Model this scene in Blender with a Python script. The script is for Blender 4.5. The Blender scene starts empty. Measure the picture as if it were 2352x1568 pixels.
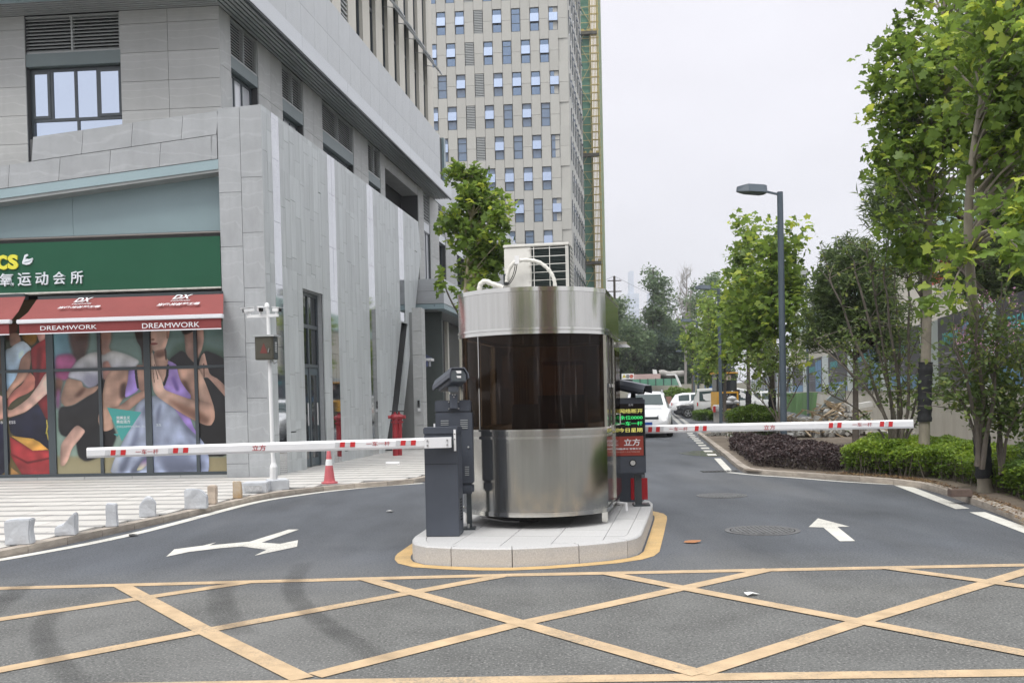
import bpy, bmesh, math, random
import numpy as np
from math import radians, sin, cos, tan, pi, sqrt, atan2
from mathutils import Vector, Matrix, noise as mnoise

random.seed(7); rng = np.random.default_rng(11)
sc = bpy.context.scene
COL = sc.collection

# ------------------------------------------------------------------ camera
FW, FH, F = 2352.0, 1568.0, 2287.0          # the photograph's working grid and its focal length in that grid
EYE = Vector((0, 0, 1.5))
PITCH, ROLL = radians(1.2), radians(1.25)
_f = Vector((0, cos(PITCH), -sin(PITCH))); _u0 = Vector((0, sin(PITCH), cos(PITCH))); _r0 = Vector((1, 0, 0))
CR = _r0*cos(ROLL) - _u0*sin(ROLL); CU = _u0*cos(ROLL) + _r0*sin(ROLL); CF = _f
def _uv(d): return d.dot(CR)/d.dot(CF), d.dot(CU)/d.dot(CF)
RA = radians(8.0)                            # heading of the road
for _ in range(40):
    RA += (319/F - _uv(Vector((sin(RA), cos(RA), 0)))[0])*0.9
SY = _uv(Vector((sin(RA), cos(RA), 0)))[1] - (784-908)/F
cam = bpy.data.cameras.new('camera'); camo = bpy.data.objects.new('camera', cam); COL.objects.link(camo)
cam.sensor_width = 36; cam.lens = 36*F/FW; cam.shift_y = SY*F/FW; cam.clip_start = 0.05; cam.clip_end = 3000
M = Matrix((CR, CU, -CF)).transposed().to_4x4(); M.translation = EYE; camo.matrix_world = M
sc.camera = camo

def ray(x, y): return CR*((x-FW/2)/F) + CU*((FH/2-y)/F + SY) + CF
def G(x, y, z=0.0):
    d = ray(x, y); t = (z-EYE.z)/d.z; return EYE + d*t
def AY(x, y, Y):
    d = ray(x, y); return EYE + d*(Y/d.y)
def proj(p):
    u, v = _uv(Vector(p)-EYE); return FW/2+u*F, FH/2-(v-SY)*F

# ------------------------------------------------------------------ world, sun, exposure
w = bpy.data.worlds.new('World'); sc.world = w; w.use_nodes = True
nt = w.node_tree; nt.nodes.clear()
out = nt.nodes.new('ShaderNodeOutputWorld'); bg = nt.nodes.new('ShaderNodeBackground')
sky = nt.nodes.new('ShaderNodeTexSky'); sky.sky_type = 'NISHITA'; sky.sun_disc = False
SUN_EL, SUN_AZ = radians(58), radians(-150)
sky.sun_elevation = SUN_EL; sky.sun_rotation = SUN_AZ; sky.air_density = 1.5; sky.dust_density = 6; sky.ozone_density = 2
tc = nt.nodes.new('ShaderNodeTexCoord'); sep = nt.nodes.new('ShaderNodeSeparateXYZ')
nt.links.new(tc.outputs['Generated'], sep.inputs[0])
ramp = nt.nodes.new('ShaderNodeValToRGB'); ramp.color_ramp.interpolation = 'EASE'
ramp.color_ramp.elements[0].position = 0.0; ramp.color_ramp.elements[0].color = (.80, .81, .865, 1)
ramp.color_ramp.elements[1].position = 1.0; ramp.color_ramp.elements[1].color = (2.35, 2.35, 2.4, 1)
e = ramp.color_ramp.elements.new(.34); e.color = (.885, .875, .935, 1)
nt.links.new(sep.outputs['Z'], ramp.inputs[0])
nz = nt.nodes.new('ShaderNodeTexNoise'); nz.inputs['Scale'].default_value = 2.2; nz.inputs['Detail'].default_value = 5
mp = nt.nodes.new('ShaderNodeMapping'); mp.inputs['Scale'].default_value = (1, 1, 2.2)
nt.links.new(tc.outputs['Generated'], mp.inputs[0]); nt.links.new(mp.outputs[0], nz.inputs[0])
mr = nt.nodes.new('ShaderNodeMapRange'); mr.inputs['From Min'].default_value = .3; mr.inputs['From Max'].default_value = .7
mr.inputs['To Min'].default_value = .915; mr.inputs['To Max'].default_value = 1.07
nt.links.new(nz.outputs['Fac'], mr.inputs['Value'])
cl = nt.nodes.new('ShaderNodeVectorMath'); cl.operation = 'SCALE'
nt.links.new(ramp.outputs[0], cl.inputs[0]); nt.links.new(mr.outputs[0], cl.inputs['Scale'])
sc10 = nt.nodes.new('ShaderNodeVectorMath'); sc10.operation = 'SCALE'; sc10.inputs['Scale'].default_value = 10.0
nt.links.new(cl.outputs[0], sc10.inputs[0])
mix = nt.nodes.new('ShaderNodeMix'); mix.data_type = 'RGBA'; mix.inputs[0].default_value = .93   # overcast cloud over the clear sky
nt.links.new(sky.outputs[0], mix.inputs[6]); nt.links.new(sc10.outputs[0], mix.inputs[7])
nt.links.new(mix.outputs[2], bg.inputs[0]); bg.inputs[1].default_value = .086
nt.links.new(bg.outputs[0], out.inputs[0])
sl = bpy.data.lights.new('sun', 'SUN'); sl.energy = 1.5; sl.angle = radians(18); sl.color = (1, .97, .92)
slo = bpy.data.objects.new('sun', sl); COL.objects.link(slo)
sd = Vector((sin(SUN_AZ)*cos(SUN_EL), cos(SUN_AZ)*cos(SUN_EL), sin(SUN_EL)))
slo.rotation_euler = sd.to_track_quat('Z', 'Y').to_euler(); slo.location = sd*60
sc.view_settings.view_transform = 'Standard'; sc.view_settings.look = 'None'
sc.view_settings.exposure = 0.38; sc.view_settings.gamma = 1.0; sc.view_settings.use_curve_mapping = False

# ------------------------------------------------------------------ materials
def lin(c):
    c = c/255.0
    return c/12.92 if c <= .04045 else ((c+.055)/1.055)**2.4
def rgb(r, g, b): return (lin(r), lin(g), lin(b), 1)
MATS = {}
def mat(name, col, rough=.6, metal=0, var=0.0, vscale=3.0, vstretch=(1, 1, 1), bump=0.0, bscale=30.0, col2=None, objvar=0.0,
        spec=.5, coat=0.0, aniso=0.0, emit=None, estr=0.0, detail=6, bstretch=(1, 1, 1), rvar=0.0, vein=0.0, wear=0.0):
    if name in MATS: return MATS[name]
    m = bpy.data.materials.new(name); m.use_nodes = True; t = m.node_tree; L = t.links
    b = t.nodes['Principled BSDF']
    col = tuple(col) if len(col) == 4 else (*col, 1)
    b.inputs['Base Color'].default_value = col
    b.inputs['Roughness'].default_value = rough; b.inputs['Metallic'].default_value = metal
    b.inputs['Specular IOR Level'].default_value = spec; b.inputs['Coat Weight'].default_value = coat
    b.inputs['Anisotropic'].default_value = aniso
    tcn = t.nodes.new('ShaderNodeTexCoord')
    last = None
    if var > 0 or col2 is not None:
        mp_ = t.nodes.new('ShaderNodeMapping'); mp_.inputs['Scale'].default_value = vstretch
        n = t.nodes.new('ShaderNodeTexNoise'); n.inputs['Scale'].default_value = vscale; n.inputs['Detail'].default_value = detail
        n.inputs['Roughness'].default_value = .65
        L.new(tcn.outputs['Object'], mp_.inputs[0]); L.new(mp_.outputs[0], n.inputs[0])
        mr_ = t.nodes.new('ShaderNodeMapRange'); mr_.inputs['From Min'].default_value = .3; mr_.inputs['From Max'].default_value = .7
        L.new(n.outputs['Fac'], mr_.inputs['Value'])
        mx = t.nodes.new('ShaderNodeMix'); mx.data_type = 'RGBA'
        L.new(mr_.outputs[0], mx.inputs[0])
        if col2 is None:
            mx.inputs[6].default_value = tuple(c*(1-var) for c in col[:3])+(1,)
            mx.inputs[7].default_value = tuple(min(1, c*(1+var)) for c in col[:3])+(1,)
        else:
            mx.inputs[6].default_value = col; mx.inputs[7].default_value = tuple(col2) if len(col2) == 4 else (*col2, 1)
        last = mx.outputs[2]
        if rvar > 0:
            mq = t.nodes.new('ShaderNodeMapRange'); mq.inputs['From Min'].default_value = .3; mq.inputs['From Max'].default_value = .7
            mq.inputs['To Min'].default_value = max(0, rough-rvar); mq.inputs['To Max'].default_value = rough+rvar
            L.new(n.outputs['Fac'], mq.inputs['Value']); L.new(mq.outputs[0], b.inputs['Roughness'])
    if objvar > 0:
        oi = t.nodes.new('ShaderNodeObjectInfo'); hs = t.nodes.new('ShaderNodeHueSaturation')
        mo = t.nodes.new('ShaderNodeMapRange'); mo.inputs['To Min'].default_value = 1-objvar; mo.inputs['To Max'].default_value = 1+objvar
        L.new(oi.outputs['Random'], mo.inputs['Value']); L.new(mo.outputs[0], hs.inputs['Value'])
        if last is not None: L.new(last, hs.inputs['Color'])
        else: hs.inputs['Color'].default_value = col
        last = hs.outputs[0]
    def mixin(prev, fac, c2):
        mx2 = t.nodes.new('ShaderNodeMix'); mx2.data_type = 'RGBA'; L.new(fac, mx2.inputs[0])
        if prev is None: mx2.inputs[6].default_value = col
        else: L.new(prev, mx2.inputs[6])
        mx2.inputs[7].default_value = c2; return mx2.outputs[2]
    if vein > 0:      # pale sedimentary veins in the stone
        mv = t.nodes.new('ShaderNodeMapping'); mv.inputs['Scale'].default_value = (1.1, 1.1, 2.6)
        wv = t.nodes.new('ShaderNodeTexWave'); wv.inputs['Scale'].default_value = .42; wv.inputs['Distortion'].default_value = 11; wv.inputs['Detail'].default_value = 4; wv.inputs['Detail Scale'].default_value = 1.1; wv.bands_direction = 'Z'
        L.new(tcn.outputs['Object'], mv.inputs[0]); L.new(mv.outputs[0], wv.inputs[0])
        mm_ = t.nodes.new('ShaderNodeMapRange'); mm_.inputs['From Min'].default_value = .93; mm_.inputs['From Max'].default_value = 1.0; mm_.inputs['To Max'].default_value = vein; L.new(wv.outputs['Fac'], mm_.inputs['Value'])
        last = mixin(last, mm_.outputs[0], tuple(min(1, c*1.5+.06) for c in col[:3])+(1,))
        ms = t.nodes.new('ShaderNodeMapping'); ms.inputs['Scale'].default_value = (2.2, 2.2, .22); ns = t.nodes.new('ShaderNodeTexNoise'); ns.inputs['Scale'].default_value = 1.4; ns.inputs['Detail'].default_value = 7
        L.new(tcn.outputs['Object'], ms.inputs[0]); L.new(ms.outputs[0], ns.inputs[0])
        m3 = t.nodes.new('ShaderNodeMapRange'); m3.inputs['From Min'].default_value = .52; m3.inputs['From Max'].default_value = .78; m3.inputs['To Max'].default_value = .45; L.new(ns.outputs['Fac'], m3.inputs['Value'])
        last = mixin(last, m3.outputs[0], tuple(c*.72 for c in col[:3])+(1,))
    if wear > 0:      # paint rubbed through to the road
        n1 = t.nodes.new('ShaderNodeTexNoise'); n1.inputs['Scale'].default_value = 55; n1.inputs['Detail'].default_value = 8; n1.inputs['Roughness'].default_value = .75
        n2 = t.nodes.new('ShaderNodeTexNoise'); n2.inputs['Scale'].default_value = 1.3; n2.inputs['Detail'].default_value = 4
        L.new(tcn.outputs['Object'], n1.inputs[0]); L.new(tcn.outputs['Object'], n2.inputs[0])
        ad = t.nodes.new('ShaderNodeMath'); ad.operation = 'MULTIPLY_ADD'; L.new(n2.outputs['Fac'], ad.inputs[0]); ad.inputs[1].default_value = .55; L.new(n1.outputs['Fac'], ad.inputs[2])
        m4 = t.nodes.new('ShaderNodeMapRange'); m4.inputs['From Min'].default_value = .80; m4.inputs['From Max'].default_value = .96; m4.inputs['To Max'].default_value = wear; L.new(ad.outputs[0], m4.inputs['Value'])
        last = mixin(last, m4.outputs[0], (.16, .15, .13, 1))
    if last is not None: L.new(last, b.inputs['Base Color'])
    if bump > 0:
        mb_ = t.nodes.new('ShaderNodeMapping'); mb_.inputs['Scale'].default_value = bstretch
        nb = t.nodes.new('ShaderNodeTexNoise'); nb.inputs['Scale'].default_value = bscale; nb.inputs['Detail'].default_value = 8
        bp = t.nodes.new('ShaderNodeBump'); bp.inputs['Strength'].default_value = min(1, bump); bp.inputs['Distance'].default_value = .01
        L.new(tcn.outputs['Object'], mb_.inputs[0]); L.new(mb_.outputs[0], nb.inputs[0])
        L.new(nb.outputs['Fac'], bp.inputs['Height']); L.new(bp.outputs[0], b.inputs['Normal'])
    if emit is not None:
        b.inputs['Emission Color'].default_value = (*emit[:3], 1); b.inputs['Emission Strength'].default_value = estr
    MATS[name] = m
    return m

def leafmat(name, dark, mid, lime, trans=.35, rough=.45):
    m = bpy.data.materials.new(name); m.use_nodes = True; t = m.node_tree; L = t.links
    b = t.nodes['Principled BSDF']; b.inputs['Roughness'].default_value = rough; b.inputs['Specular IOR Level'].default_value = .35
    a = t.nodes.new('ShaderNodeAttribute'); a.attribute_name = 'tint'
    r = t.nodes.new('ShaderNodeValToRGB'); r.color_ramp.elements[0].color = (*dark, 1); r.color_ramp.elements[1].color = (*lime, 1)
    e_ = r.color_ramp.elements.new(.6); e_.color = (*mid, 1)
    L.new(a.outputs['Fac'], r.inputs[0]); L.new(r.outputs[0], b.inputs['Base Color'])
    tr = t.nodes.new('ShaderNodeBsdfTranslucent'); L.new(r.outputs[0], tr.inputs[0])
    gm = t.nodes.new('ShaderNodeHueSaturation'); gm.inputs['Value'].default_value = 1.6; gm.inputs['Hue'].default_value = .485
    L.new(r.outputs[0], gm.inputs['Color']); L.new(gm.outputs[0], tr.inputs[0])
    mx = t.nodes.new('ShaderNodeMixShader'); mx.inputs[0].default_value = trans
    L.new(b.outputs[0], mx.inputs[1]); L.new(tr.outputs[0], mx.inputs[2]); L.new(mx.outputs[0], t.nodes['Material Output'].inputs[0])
    MATS[name] = m
    return m

# ------------------------------------------------------------------ geometry helpers
WL = {}
def wl(o): return WL.get(o.name, Vector((0, 0, 0))) if o is not None else Vector((0, 0, 0))
def tag(o, label=None, cat=None, group=None, kind=None):
    if label: o['label'] = label
    if cat: o['category'] = cat
    if group: o['group'] = group
    if kind: o['kind'] = kind
    return o
def thing(name, label, cat, loc=(0, 0, 0), group=None, rz=0.0, local=False):
    o = bpy.data.objects.new(name, None); COL.objects.link(o); o.location = loc; o.rotation_euler = (0, 0, rz)
    o.empty_display_size = .2
    WL[o.name] = Vector((0, 0, 0)) if local else Vector(loc)
    if cat is None: tag(o, kind='structure')
    else: tag(o, label, cat, group)
    return o
def setting(name, loc=(0, 0, 0)): return thing(name, None, None, loc)

class Wall:
    """a vertical plane: s runs along d, o is the distance out along n"""
    def __init__(s, P0, d, n): s.P = Vector((P0[0], P0[1], 0)); s.d = Vector((d[0], d[1], 0)).normalized(); s.n = Vector((n[0], n[1], 0)).normalized()
    def pt(s, a, z, o=0): return s.P + s.d*a + s.n*o + Vector((0, 0, z))
    def px(s, x, y, o=0):
        r = ray(x, y); P = s.P + s.n*o
        t = (P-EYE).dot(s.n)/r.dot(s.n); q = EYE + r*t
        return (q-P).dot(s.d), q.z

class MB:
    def __init__(s): s.v = []; s.f = []; s.uv = None
    def add(s, vs, fs):
        b = len(s.v); s.v += [tuple(v) for v in vs]; s.f += [tuple(b+i for i in f) for f in fs]; return s
    def hexa(s, p):   # p: 8 points, bottom 4 then top 4
        return s.add(p, [(3, 2, 1, 0), (4, 5, 6, 7), (0, 1, 5, 4), (1, 2, 6, 5), (2, 3, 7, 6), (3, 0, 4, 7)])
    def wbox(s, w, s0, s1, z0, z1, o0, o1):
        return s.hexa([w.pt(a, z, o) for z in (z0, z1) for a, o in ((s0, o0), (s1, o0), (s1, o1), (s0, o1))])
    def box(s, c, size, R=None):
        hx, hy, hz = size[0]/2, size[1]/2, size[2]/2; p = []
        for z in (-hz, hz):
            for x, y in ((-hx, -hy), (hx, -hy), (hx, hy), (-hx, hy)):
                v = Vector((x, y, z)); v = R @ v if R is not None else v; p.append(v+Vector(c))
        return s.hexa(p)
    def bar(s, a, b, w_, h_, up=(0, 0, 1)):
        a = Vector(a); b = Vector(b); d = (b-a); L_ = d.length; d.normalize(); u = Vector(up)
        x = d.cross(u)
        if x.length < 1e-4: x = d.cross(Vector((1, 0, 0)))
        x.normalize(); z = x.cross(d).normalized()
        p = []
        for q in (a, b):
            p += [q - x*w_/2 - z*h_/2, q + x*w_/2 - z*h_/2, q + x*w_/2 + z*h_/2, q - x*w_/2 + z*h_/2]
        return s.hexa(p)
    def poly(s, pts, ex):
        n = len(pts); ex = Vector(ex); pts = [Vector(p) for p in pts]
        return s.add(pts+[p+ex for p in pts], [tuple(range(n))[::-1], tuple(range(n, 2*n))] + [(i, (i+1) % n, n+(i+1) % n, n+i) for i in range(n)])
    def sheet(s, pts): return s.add(pts, [tuple(range(len(pts)))])
    def tube(s, pts, rad, n=8, cap=True):
        pts = [Vector(p) for p in pts]
        if not hasattr(rad, '__len__'): rad = [rad]*len(pts)
        rings = []; prev = None
        for i, p in enumerate(pts):
            d = (pts[min(i+1, len(pts)-1)]-pts[max(i-1, 0)]).normalized()
            if prev is None:
                x = d.cross(Vector((0, 0, 1)))
                if x.length < .05: x = Vector((1, 0, 0))
            else: x = prev - d*prev.dot(d)
            x.normalize(); prev = x; y = d.cross(x)
            rings.append([p + x*rad[i]*cos(2*pi*k/n) + y*rad[i]*sin(2*pi*k/n) for k in range(n)])
        vs = [v for r in rings for v in r]; fs = []
        for i in range(len(pts)-1):
            for k in range(n): fs.append((i*n+k, i*n+(k+1) % n, (i+1)*n+(k+1) % n, (i+1)*n+k))
        if cap: fs += [tuple(range(n))[::-1], tuple((len(pts)-1)*n+k for k in range(n))]
        return s.add(vs, fs)
    def lathe(s, c, prof, n=20):
        c = Vector(c); vs = []; fs = []
        for r, z in prof: vs += [c+Vector((r*cos(2*pi*k/n), r*sin(2*pi*k/n), z)) for k in range(n)]
        for i in range(len(prof)-1):
            for k in range(n): fs.append((i*n+k, i*n+(k+1) % n, (i+1)*n+(k+1) % n, (i+1)*n+k))
        fs += [tuple(range(n))[::-1], tuple((len(prof)-1)*n+k for k in range(n))]
        return s.add(vs, fs)
    def build(s, name, m, parent=None, bevel=0, smooth=False, kind=None, autosm=True):
        off = wl(parent)
        me = bpy.data.meshes.new(name); me.from_pydata([(v[0]-off.x, v[1]-off.y, v[2]-off.z) for v in s.v], [], s.f)
        bm = bmesh.new(); bm.from_mesh(me)
        bmesh.ops.recalc_face_normals(bm, faces=bm.faces)
        if bevel > 0:
            es = [e_ for e_ in bm.edges if len(e_.link_faces) == 2 and e_.calc_face_angle(0) > .6]
            bmesh.ops.bevel(bm, geom=es, offset=bevel, segments=2, affect='EDGES', clamp_overlap=True)
        for f_ in bm.faces: f_.smooth = smooth
        if smooth:
            for e_ in bm.edges:
                if len(e_.link_faces) == 2 and e_.calc_face_angle(0) > .7: e_.smooth = False
        bm.to_mesh(me); bm.free()
        me.materials.append(m)
        o = bpy.data.objects.new(name, me); COL.objects.link(o)
        if parent is not None: o.parent = parent; WL[o.name] = off
        if kind: o['kind'] = kind
        return o

_unit = None
def unit_box(m, bev=0.0):
    """one unit cube mesh per material, shared by pieces"""
    key = 'unit_'+m.name
    if key in bpy.data.meshes: return bpy.data.meshes[key]
    me = bpy.data.meshes.new(key)
    p = [(x, y, z) for z in (-.5, .5) for x, y in ((-.5, -.5), (.5, -.5), (.5, .5), (-.5, .5))]
    me.from_pydata(p, [], [(3, 2, 1, 0), (4, 5, 6, 7), (0, 1, 5, 4), (1, 2, 6, 5), (2, 3, 7, 6), (3, 0, 4, 7)])
    me.materials.append(m); return me
def piece(name, me, parent, c, size, rz=0.0, label=None, kind=None, rx=0.0):
    o = bpy.data.objects.new(name, me); COL.objects.link(o); o.parent = parent
    o.location = Vector(c)-wl(parent); o.scale = size; o.rotation_euler = (rx, 0, rz)
    if label: o['label'] = label
    if kind: o['kind'] = kind
    return o
def wpiece(name, me, parent, w, s0, s1, z0, z1, o0, o1, **k):
    """a box piece on a wall; its mesh is shared"""
    c = w.pt((s0+s1)/2, (z0+z1)/2, (o0+o1)/2)
    return piece(name, me, parent, c, (abs(s1-s0), abs(o1-o0), abs(z1-z0)), rz=atan2(w.d.y, w.d.x), **k)

def copy_tree(o, parent=None):
    c = o.copy(); COL.objects.link(c)
    if parent is not None: c.parent = parent
    for ch in list(o.children): copy_tree(ch, c)
    return c

def text_mesh(txt, bold=0.0, shear=0.0, extrude=0.0, spacing=1.0):
    cu = bpy.data.curves.new('lettering', 'FONT'); cu.body = txt; cu.align_x = 'CENTER'; cu.offset = bold; cu.shear = shear
    cu.extrude = extrude; cu.resolution_u = 3; cu.space_character = spacing
    o = bpy.data.objects.new('tmp_text', cu); COL.objects.link(o)
    bpy.context.view_layer.update()
    dg = bpy.context.evaluated_depsgraph_get(); me = bpy.data.meshes.new_from_object(o.evaluated_get(dg))
    bpy.data.objects.remove(o); bpy.data.curves.remove(cu)
    return me
def lettering(name, txt, m, parent, O, ex, ey, wid, hei, bold=0.0, shear=0.0, thick=.004, spacing=1.0, curve=None):
    """text fitted to a box: O = lower-left corner, ex / ey = unit axes, wid x hei in metres"""
    me = text_mesh(txt, bold, shear, .01, spacing)
    v = np.array([tuple(q.co) for q in me.vertices])
    if len(v) == 0: return None
    mn, mx_ = v.min(0), v.max(0)
    ex = Vector(ex); ey = Vector(ey); n = ex.cross(ey).normalized(); off = wl(parent); O = Vector(O)
    for q in me.vertices:
        a = (q.co.x-mn[0])/max(1e-6, mx_[0]-mn[0]); b = (q.co.y-mn[1])/max(1e-6, mx_[1]-mn[1]); c = (q.co.z-mn[2])/max(1e-6, mx_[2]-mn[2])
        P = O + ex*(a*wid) + ey*(b*hei) + n*(c*thick)
        if curve: P = curve(P, a, b)
        q.co = P-off
    me.materials.clear(); me.materials.append(m)
    o = bpy.data.objects.new(name, me); COL.objects.link(o); o.parent = parent
    return o

# leaf clouds ------------------------------------------------------
_pl = [(90, 1.0), (106, .74), (118, .60), (132, .72), (158, .92), (176, .66), (190, .52), (212, .66), (240, .52), (262, .22), (278, .22), (300, .52), (328, .66), (350, .52), (4, .66), (22, .92), (48, .72), (62, .60), (74, .74)]
PLANE_LEAF = np.array([(.56*r*cos(radians(a)), .56*r*sin(radians(a)), -.20*abs(r*cos(radians(a)))**1.4+.06*(k % 2)) for k, (a, r) in enumerate(_pl)])
OVAL_LEAF = np.array([(0, -.5, 0), (.26, -.1, .07), (.2, .25, .05), (0, .55, -.05), (-.2, .25, .05), (-.26, -.1, .07)])
QUAD_LEAF = np.array([(0, -.5, 0), (.3, 0, .1), (0, .55, -.03), (-.3, 0, .1)])
THIN_LEAF = np.array([(0, -.7, 0), (.1, 0, .03), (0, .75, -.12), (-.1, 0, .03)])
def rotmats(n, tilt=.9):
    th = rng.uniform(0, 2*pi, n); ph = np.abs(rng.normal(0, tilt, n)); ps = rng.uniform(0, 2*pi, n)
    def Rz(a):
        z = np.zeros_like(a); o = np.ones_like(a)
        return np.stack([np.stack([np.cos(a), -np.sin(a), z], -1), np.stack([np.sin(a), np.cos(a), z], -1), np.stack([z, z, o], -1)], -2)
    def Rx(a):
        z = np.zeros_like(a); o = np.ones_like(a)
        return np.stack([np.stack([o, z, z], -1), np.stack([z, np.cos(a), -np.sin(a)], -1), np.stack([z, np.sin(a), np.cos(a)], -1)], -2)
    return Rz(ps) @ Rx(ph) @ Rz(th)
def leaf_mesh(name, C, size, tmpl, m, tilt=.9, tint=None):
    n = len(C); K = len(tmpl)
    R_ = rotmats(n, tilt)
    V = np.einsum('nij,kj->nki', R_, tmpl)*np.asarray(size).reshape(-1, 1, 1) + np.asarray(C)[:, None, :]
    me = bpy.data.meshes.new(name)
    me.vertices.add(n*K); me.vertices.foreach_set('co', V.astype(np.float32).ravel())
    me.loops.add(n*K); me.loops.foreach_set('vertex_index', np.arange(n*K, dtype=np.int32))
    me.polygons.add(n); me.polygons.foreach_set('loop_start', np.arange(0, n*K, K, dtype=np.int32))
    me.polygons.foreach_set('loop_total', np.full(n, K, dtype=np.int32))
    if tint is None: tint = rng.beta(2, 2.2, n)
    at = me.attributes.new('tint', 'FLOAT', 'POINT'); at.data.foreach_set('value', np.repeat(np.clip(tint, 0, 1), K).astype(np.float32))
    me.materials.append(m); me.update(calc_edges=True); me.validate()
    return me
def leaves(name, C, size, tmpl, m, parent=None, tilt=.9, tint=None, kind=None):
    off = wl(parent); C = np.asarray(C) - np.array(off)
    o = bpy.data.objects.new(name, leaf_mesh(name, C, size, tmpl, m, tilt, tint)); COL.objects.link(o)
    if parent is not None: o.parent = parent; WL[o.name] = off
    if kind: o['kind'] = kind
    return o
# ------------------------------------------------------------------ ground, roads, pavements
def g2(p, z=0.0): q = G(p[0], p[1], z); return Vector((q.x, q.y, z))
HD = Vector((sin(RA), cos(RA), 0)); HN = Vector((cos(RA), -sin(RA), 0))     # along the road / to its right

def asphalt(name, c_new, c_old):
    m = bpy.data.materials.new(name); m.use_nodes = True; t = m.node_tree; L = t.links; b = t.nodes['Principled BSDF']
    tcn = t.nodes.new('ShaderNodeTexCoord'); sp = t.nodes.new('ShaderNodeSeparateXYZ'); L.new(tcn.outputs['Object'], sp.inputs[0])
    def noi(s, d=6, st=(1, 1, 1), lo=.3, hi=.7):
        mp_ = t.nodes.new('ShaderNodeMapping'); mp_.inputs['Scale'].default_value = st; L.new(tcn.outputs['Object'], mp_.inputs[0])
        n = t.nodes.new('ShaderNodeTexNoise'); n.inputs['Scale'].default_value = s; n.inputs['Detail'].default_value = d; L.new(mp_.outputs[0], n.inputs[0])
        r = t.nodes.new('ShaderNodeMapRange'); r.inputs['From Min'].default_value = lo; r.inputs['From Max'].default_value = hi
        L.new(n.outputs['Fac'], r.inputs['Value']); return r.outputs[0]
    def mixc(f, a, b_):
        x = t.nodes.new('ShaderNodeMix'); x.data_type = 'RGBA'
        for k, s_ in ((0, f), (6, a), (7, b_)):
            if isinstance(s_, (tuple, float)): x.inputs[k].default_value = s_
            else: L.new(s_, x.inputs[k])
        return x.outputs[2]
    old = mixc(noi(2.0), c_old, tuple(c*1.45 for c in c_old[:3])+(1,))
    new = mixc(noi(1.1, 5, (1, .35, 1)), c_new, tuple(c*1.75 for c in c_new[:3])+(1,))
    # the older surfacing lies in front of the seam at the box junction
    my = t.nodes.new('ShaderNodeMath'); my.operation = 'ADD'; wv = noi(.7, 3, lo=0, hi=1); sc_ = t.nodes.new('ShaderNodeMath'); sc_.operation = 'MULTIPLY'
    L.new(wv, sc_.inputs[0]); sc_.inputs[1].default_value = 1.4; L.new(sp.outputs['Y'], my.inputs[0]); L.new(sc_.outputs[0], my.inputs[1])
    rr = t.nodes.new('ShaderNodeMapRange'); rr.inputs['From Min'].default_value = 8.2; rr.inputs['From Max'].default_value = 10.2
    L.new(my.outputs[0], rr.inputs['Value'])
    base = mixc(rr.outputs[0], old, new)
    sp1 = noi(62, 3, lo=.54, hi=.70)   # pale stone chips
    sp2 = noi(48, 4, lo=.32, hi=.45)    # dark pits
    base = mixc(sp1, base, (.30, .29, .27, 1)) if False else base
    chip = t.nodes.new('ShaderNodeMath'); chip.operation = 'MULTIPLY'; L.new(sp1, chip.inputs[0]); chip.inputs[1].default_value = .5
    fade = t.nodes.new('ShaderNodeMapRange'); fade.inputs['To Min'].default_value = 1; fade.inputs['To Max'].default_value = .35; L.new(rr.outputs[0], fade.inputs['Value'])
    chf = t.nodes.new('ShaderNodeMath'); chf.operation = 'MULTIPLY'; L.new(chip.outputs[0], chf.inputs[0]); L.new(fade.outputs[0], chf.inputs[1])
    base = mixc(chf.outputs[0], base, (.42, .41, .39, 1))
    inv = t.nodes.new('ShaderNodeMath'); inv.operation = 'SUBTRACT'; inv.inputs[0].default_value = 1; L.new(sp2, inv.inputs[1])
    pit = t.nodes.new('ShaderNodeMath'); pit.operation = 'MULTIPLY'; L.new(inv.outputs[0], pit.inputs[0]); pit.inputs[1].default_value = .75
    base = mixc(pit.outputs[0], base, (.022, .023, .025, 1))
    # dusty streaks along the lanes
    st = noi(.55, 6, (1, .16, 1), .5, .8); s3 = t.nodes.new('ShaderNodeMath'); s3.operation = 'MULTIPLY'; L.new(st, s3.inputs[0]); s3.inputs[1].default_value = .3
    base = mixc(s3.outputs[0], base, (.25, .25, .245, 1))
    L.new(base, b.inputs['Base Color']); b.inputs['Roughness'].default_value = .8; b.inputs['Specular IOR Level'].default_value = .35
    nb = t.nodes.new('ShaderNodeTexNoise'); nb.inputs['Scale'].default_value = 60; nb.inputs['Detail'].default_value = 4
    bp = t.nodes.new('ShaderNodeBump'); bp.inputs['Strength'].default_value = .55; bp.inputs['Distance'].default_value = .012
    L.new(tcn.outputs['Object'], nb.inputs[0]); L.new(nb.outputs['Fac'], bp.inputs['Height']); L.new(bp.outputs[0], b.inputs['Normal'])
    return m
M_ASPH = asphalt('asphalt', (.058, .064, .073, 1), (.090, .092, .088, 1))
M_SOIL = mat('soil', (.16, .13, .10), .95, var=.35, vscale=2, bump=.6, bscale=25)
M_DIRT = mat('bare_ground', (.26, .245, .215), .95, var=.2, vscale=.4, bump=.4, bscale=8)
M_PAVE = mat('pale_granite_paving', (.56, .545, .51), .6, var=.10, vscale=2.5, bump=.12, bscale=60, objvar=.07)
M_PAVD = mat('grey_granite_paving', (.30, .295, .285), .65, var=.12, vscale=3, bump=.12, bscale=60, objvar=.08)
M_PAVJ = mat('paving_bed', (.20, .195, .185), .9, var=.15)
M_KERB = mat('tan_kerb_granite', (.37, .325, .275), .75, var=.3, vscale=3.0, bump=.3, bscale=45, objvar=.14)
M_GRAN = mat('pale_grey_granite', (.45, .45, .445), .6, var=.13, vscale=60, bump=.12, bscale=120, objvar=.04)
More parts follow.
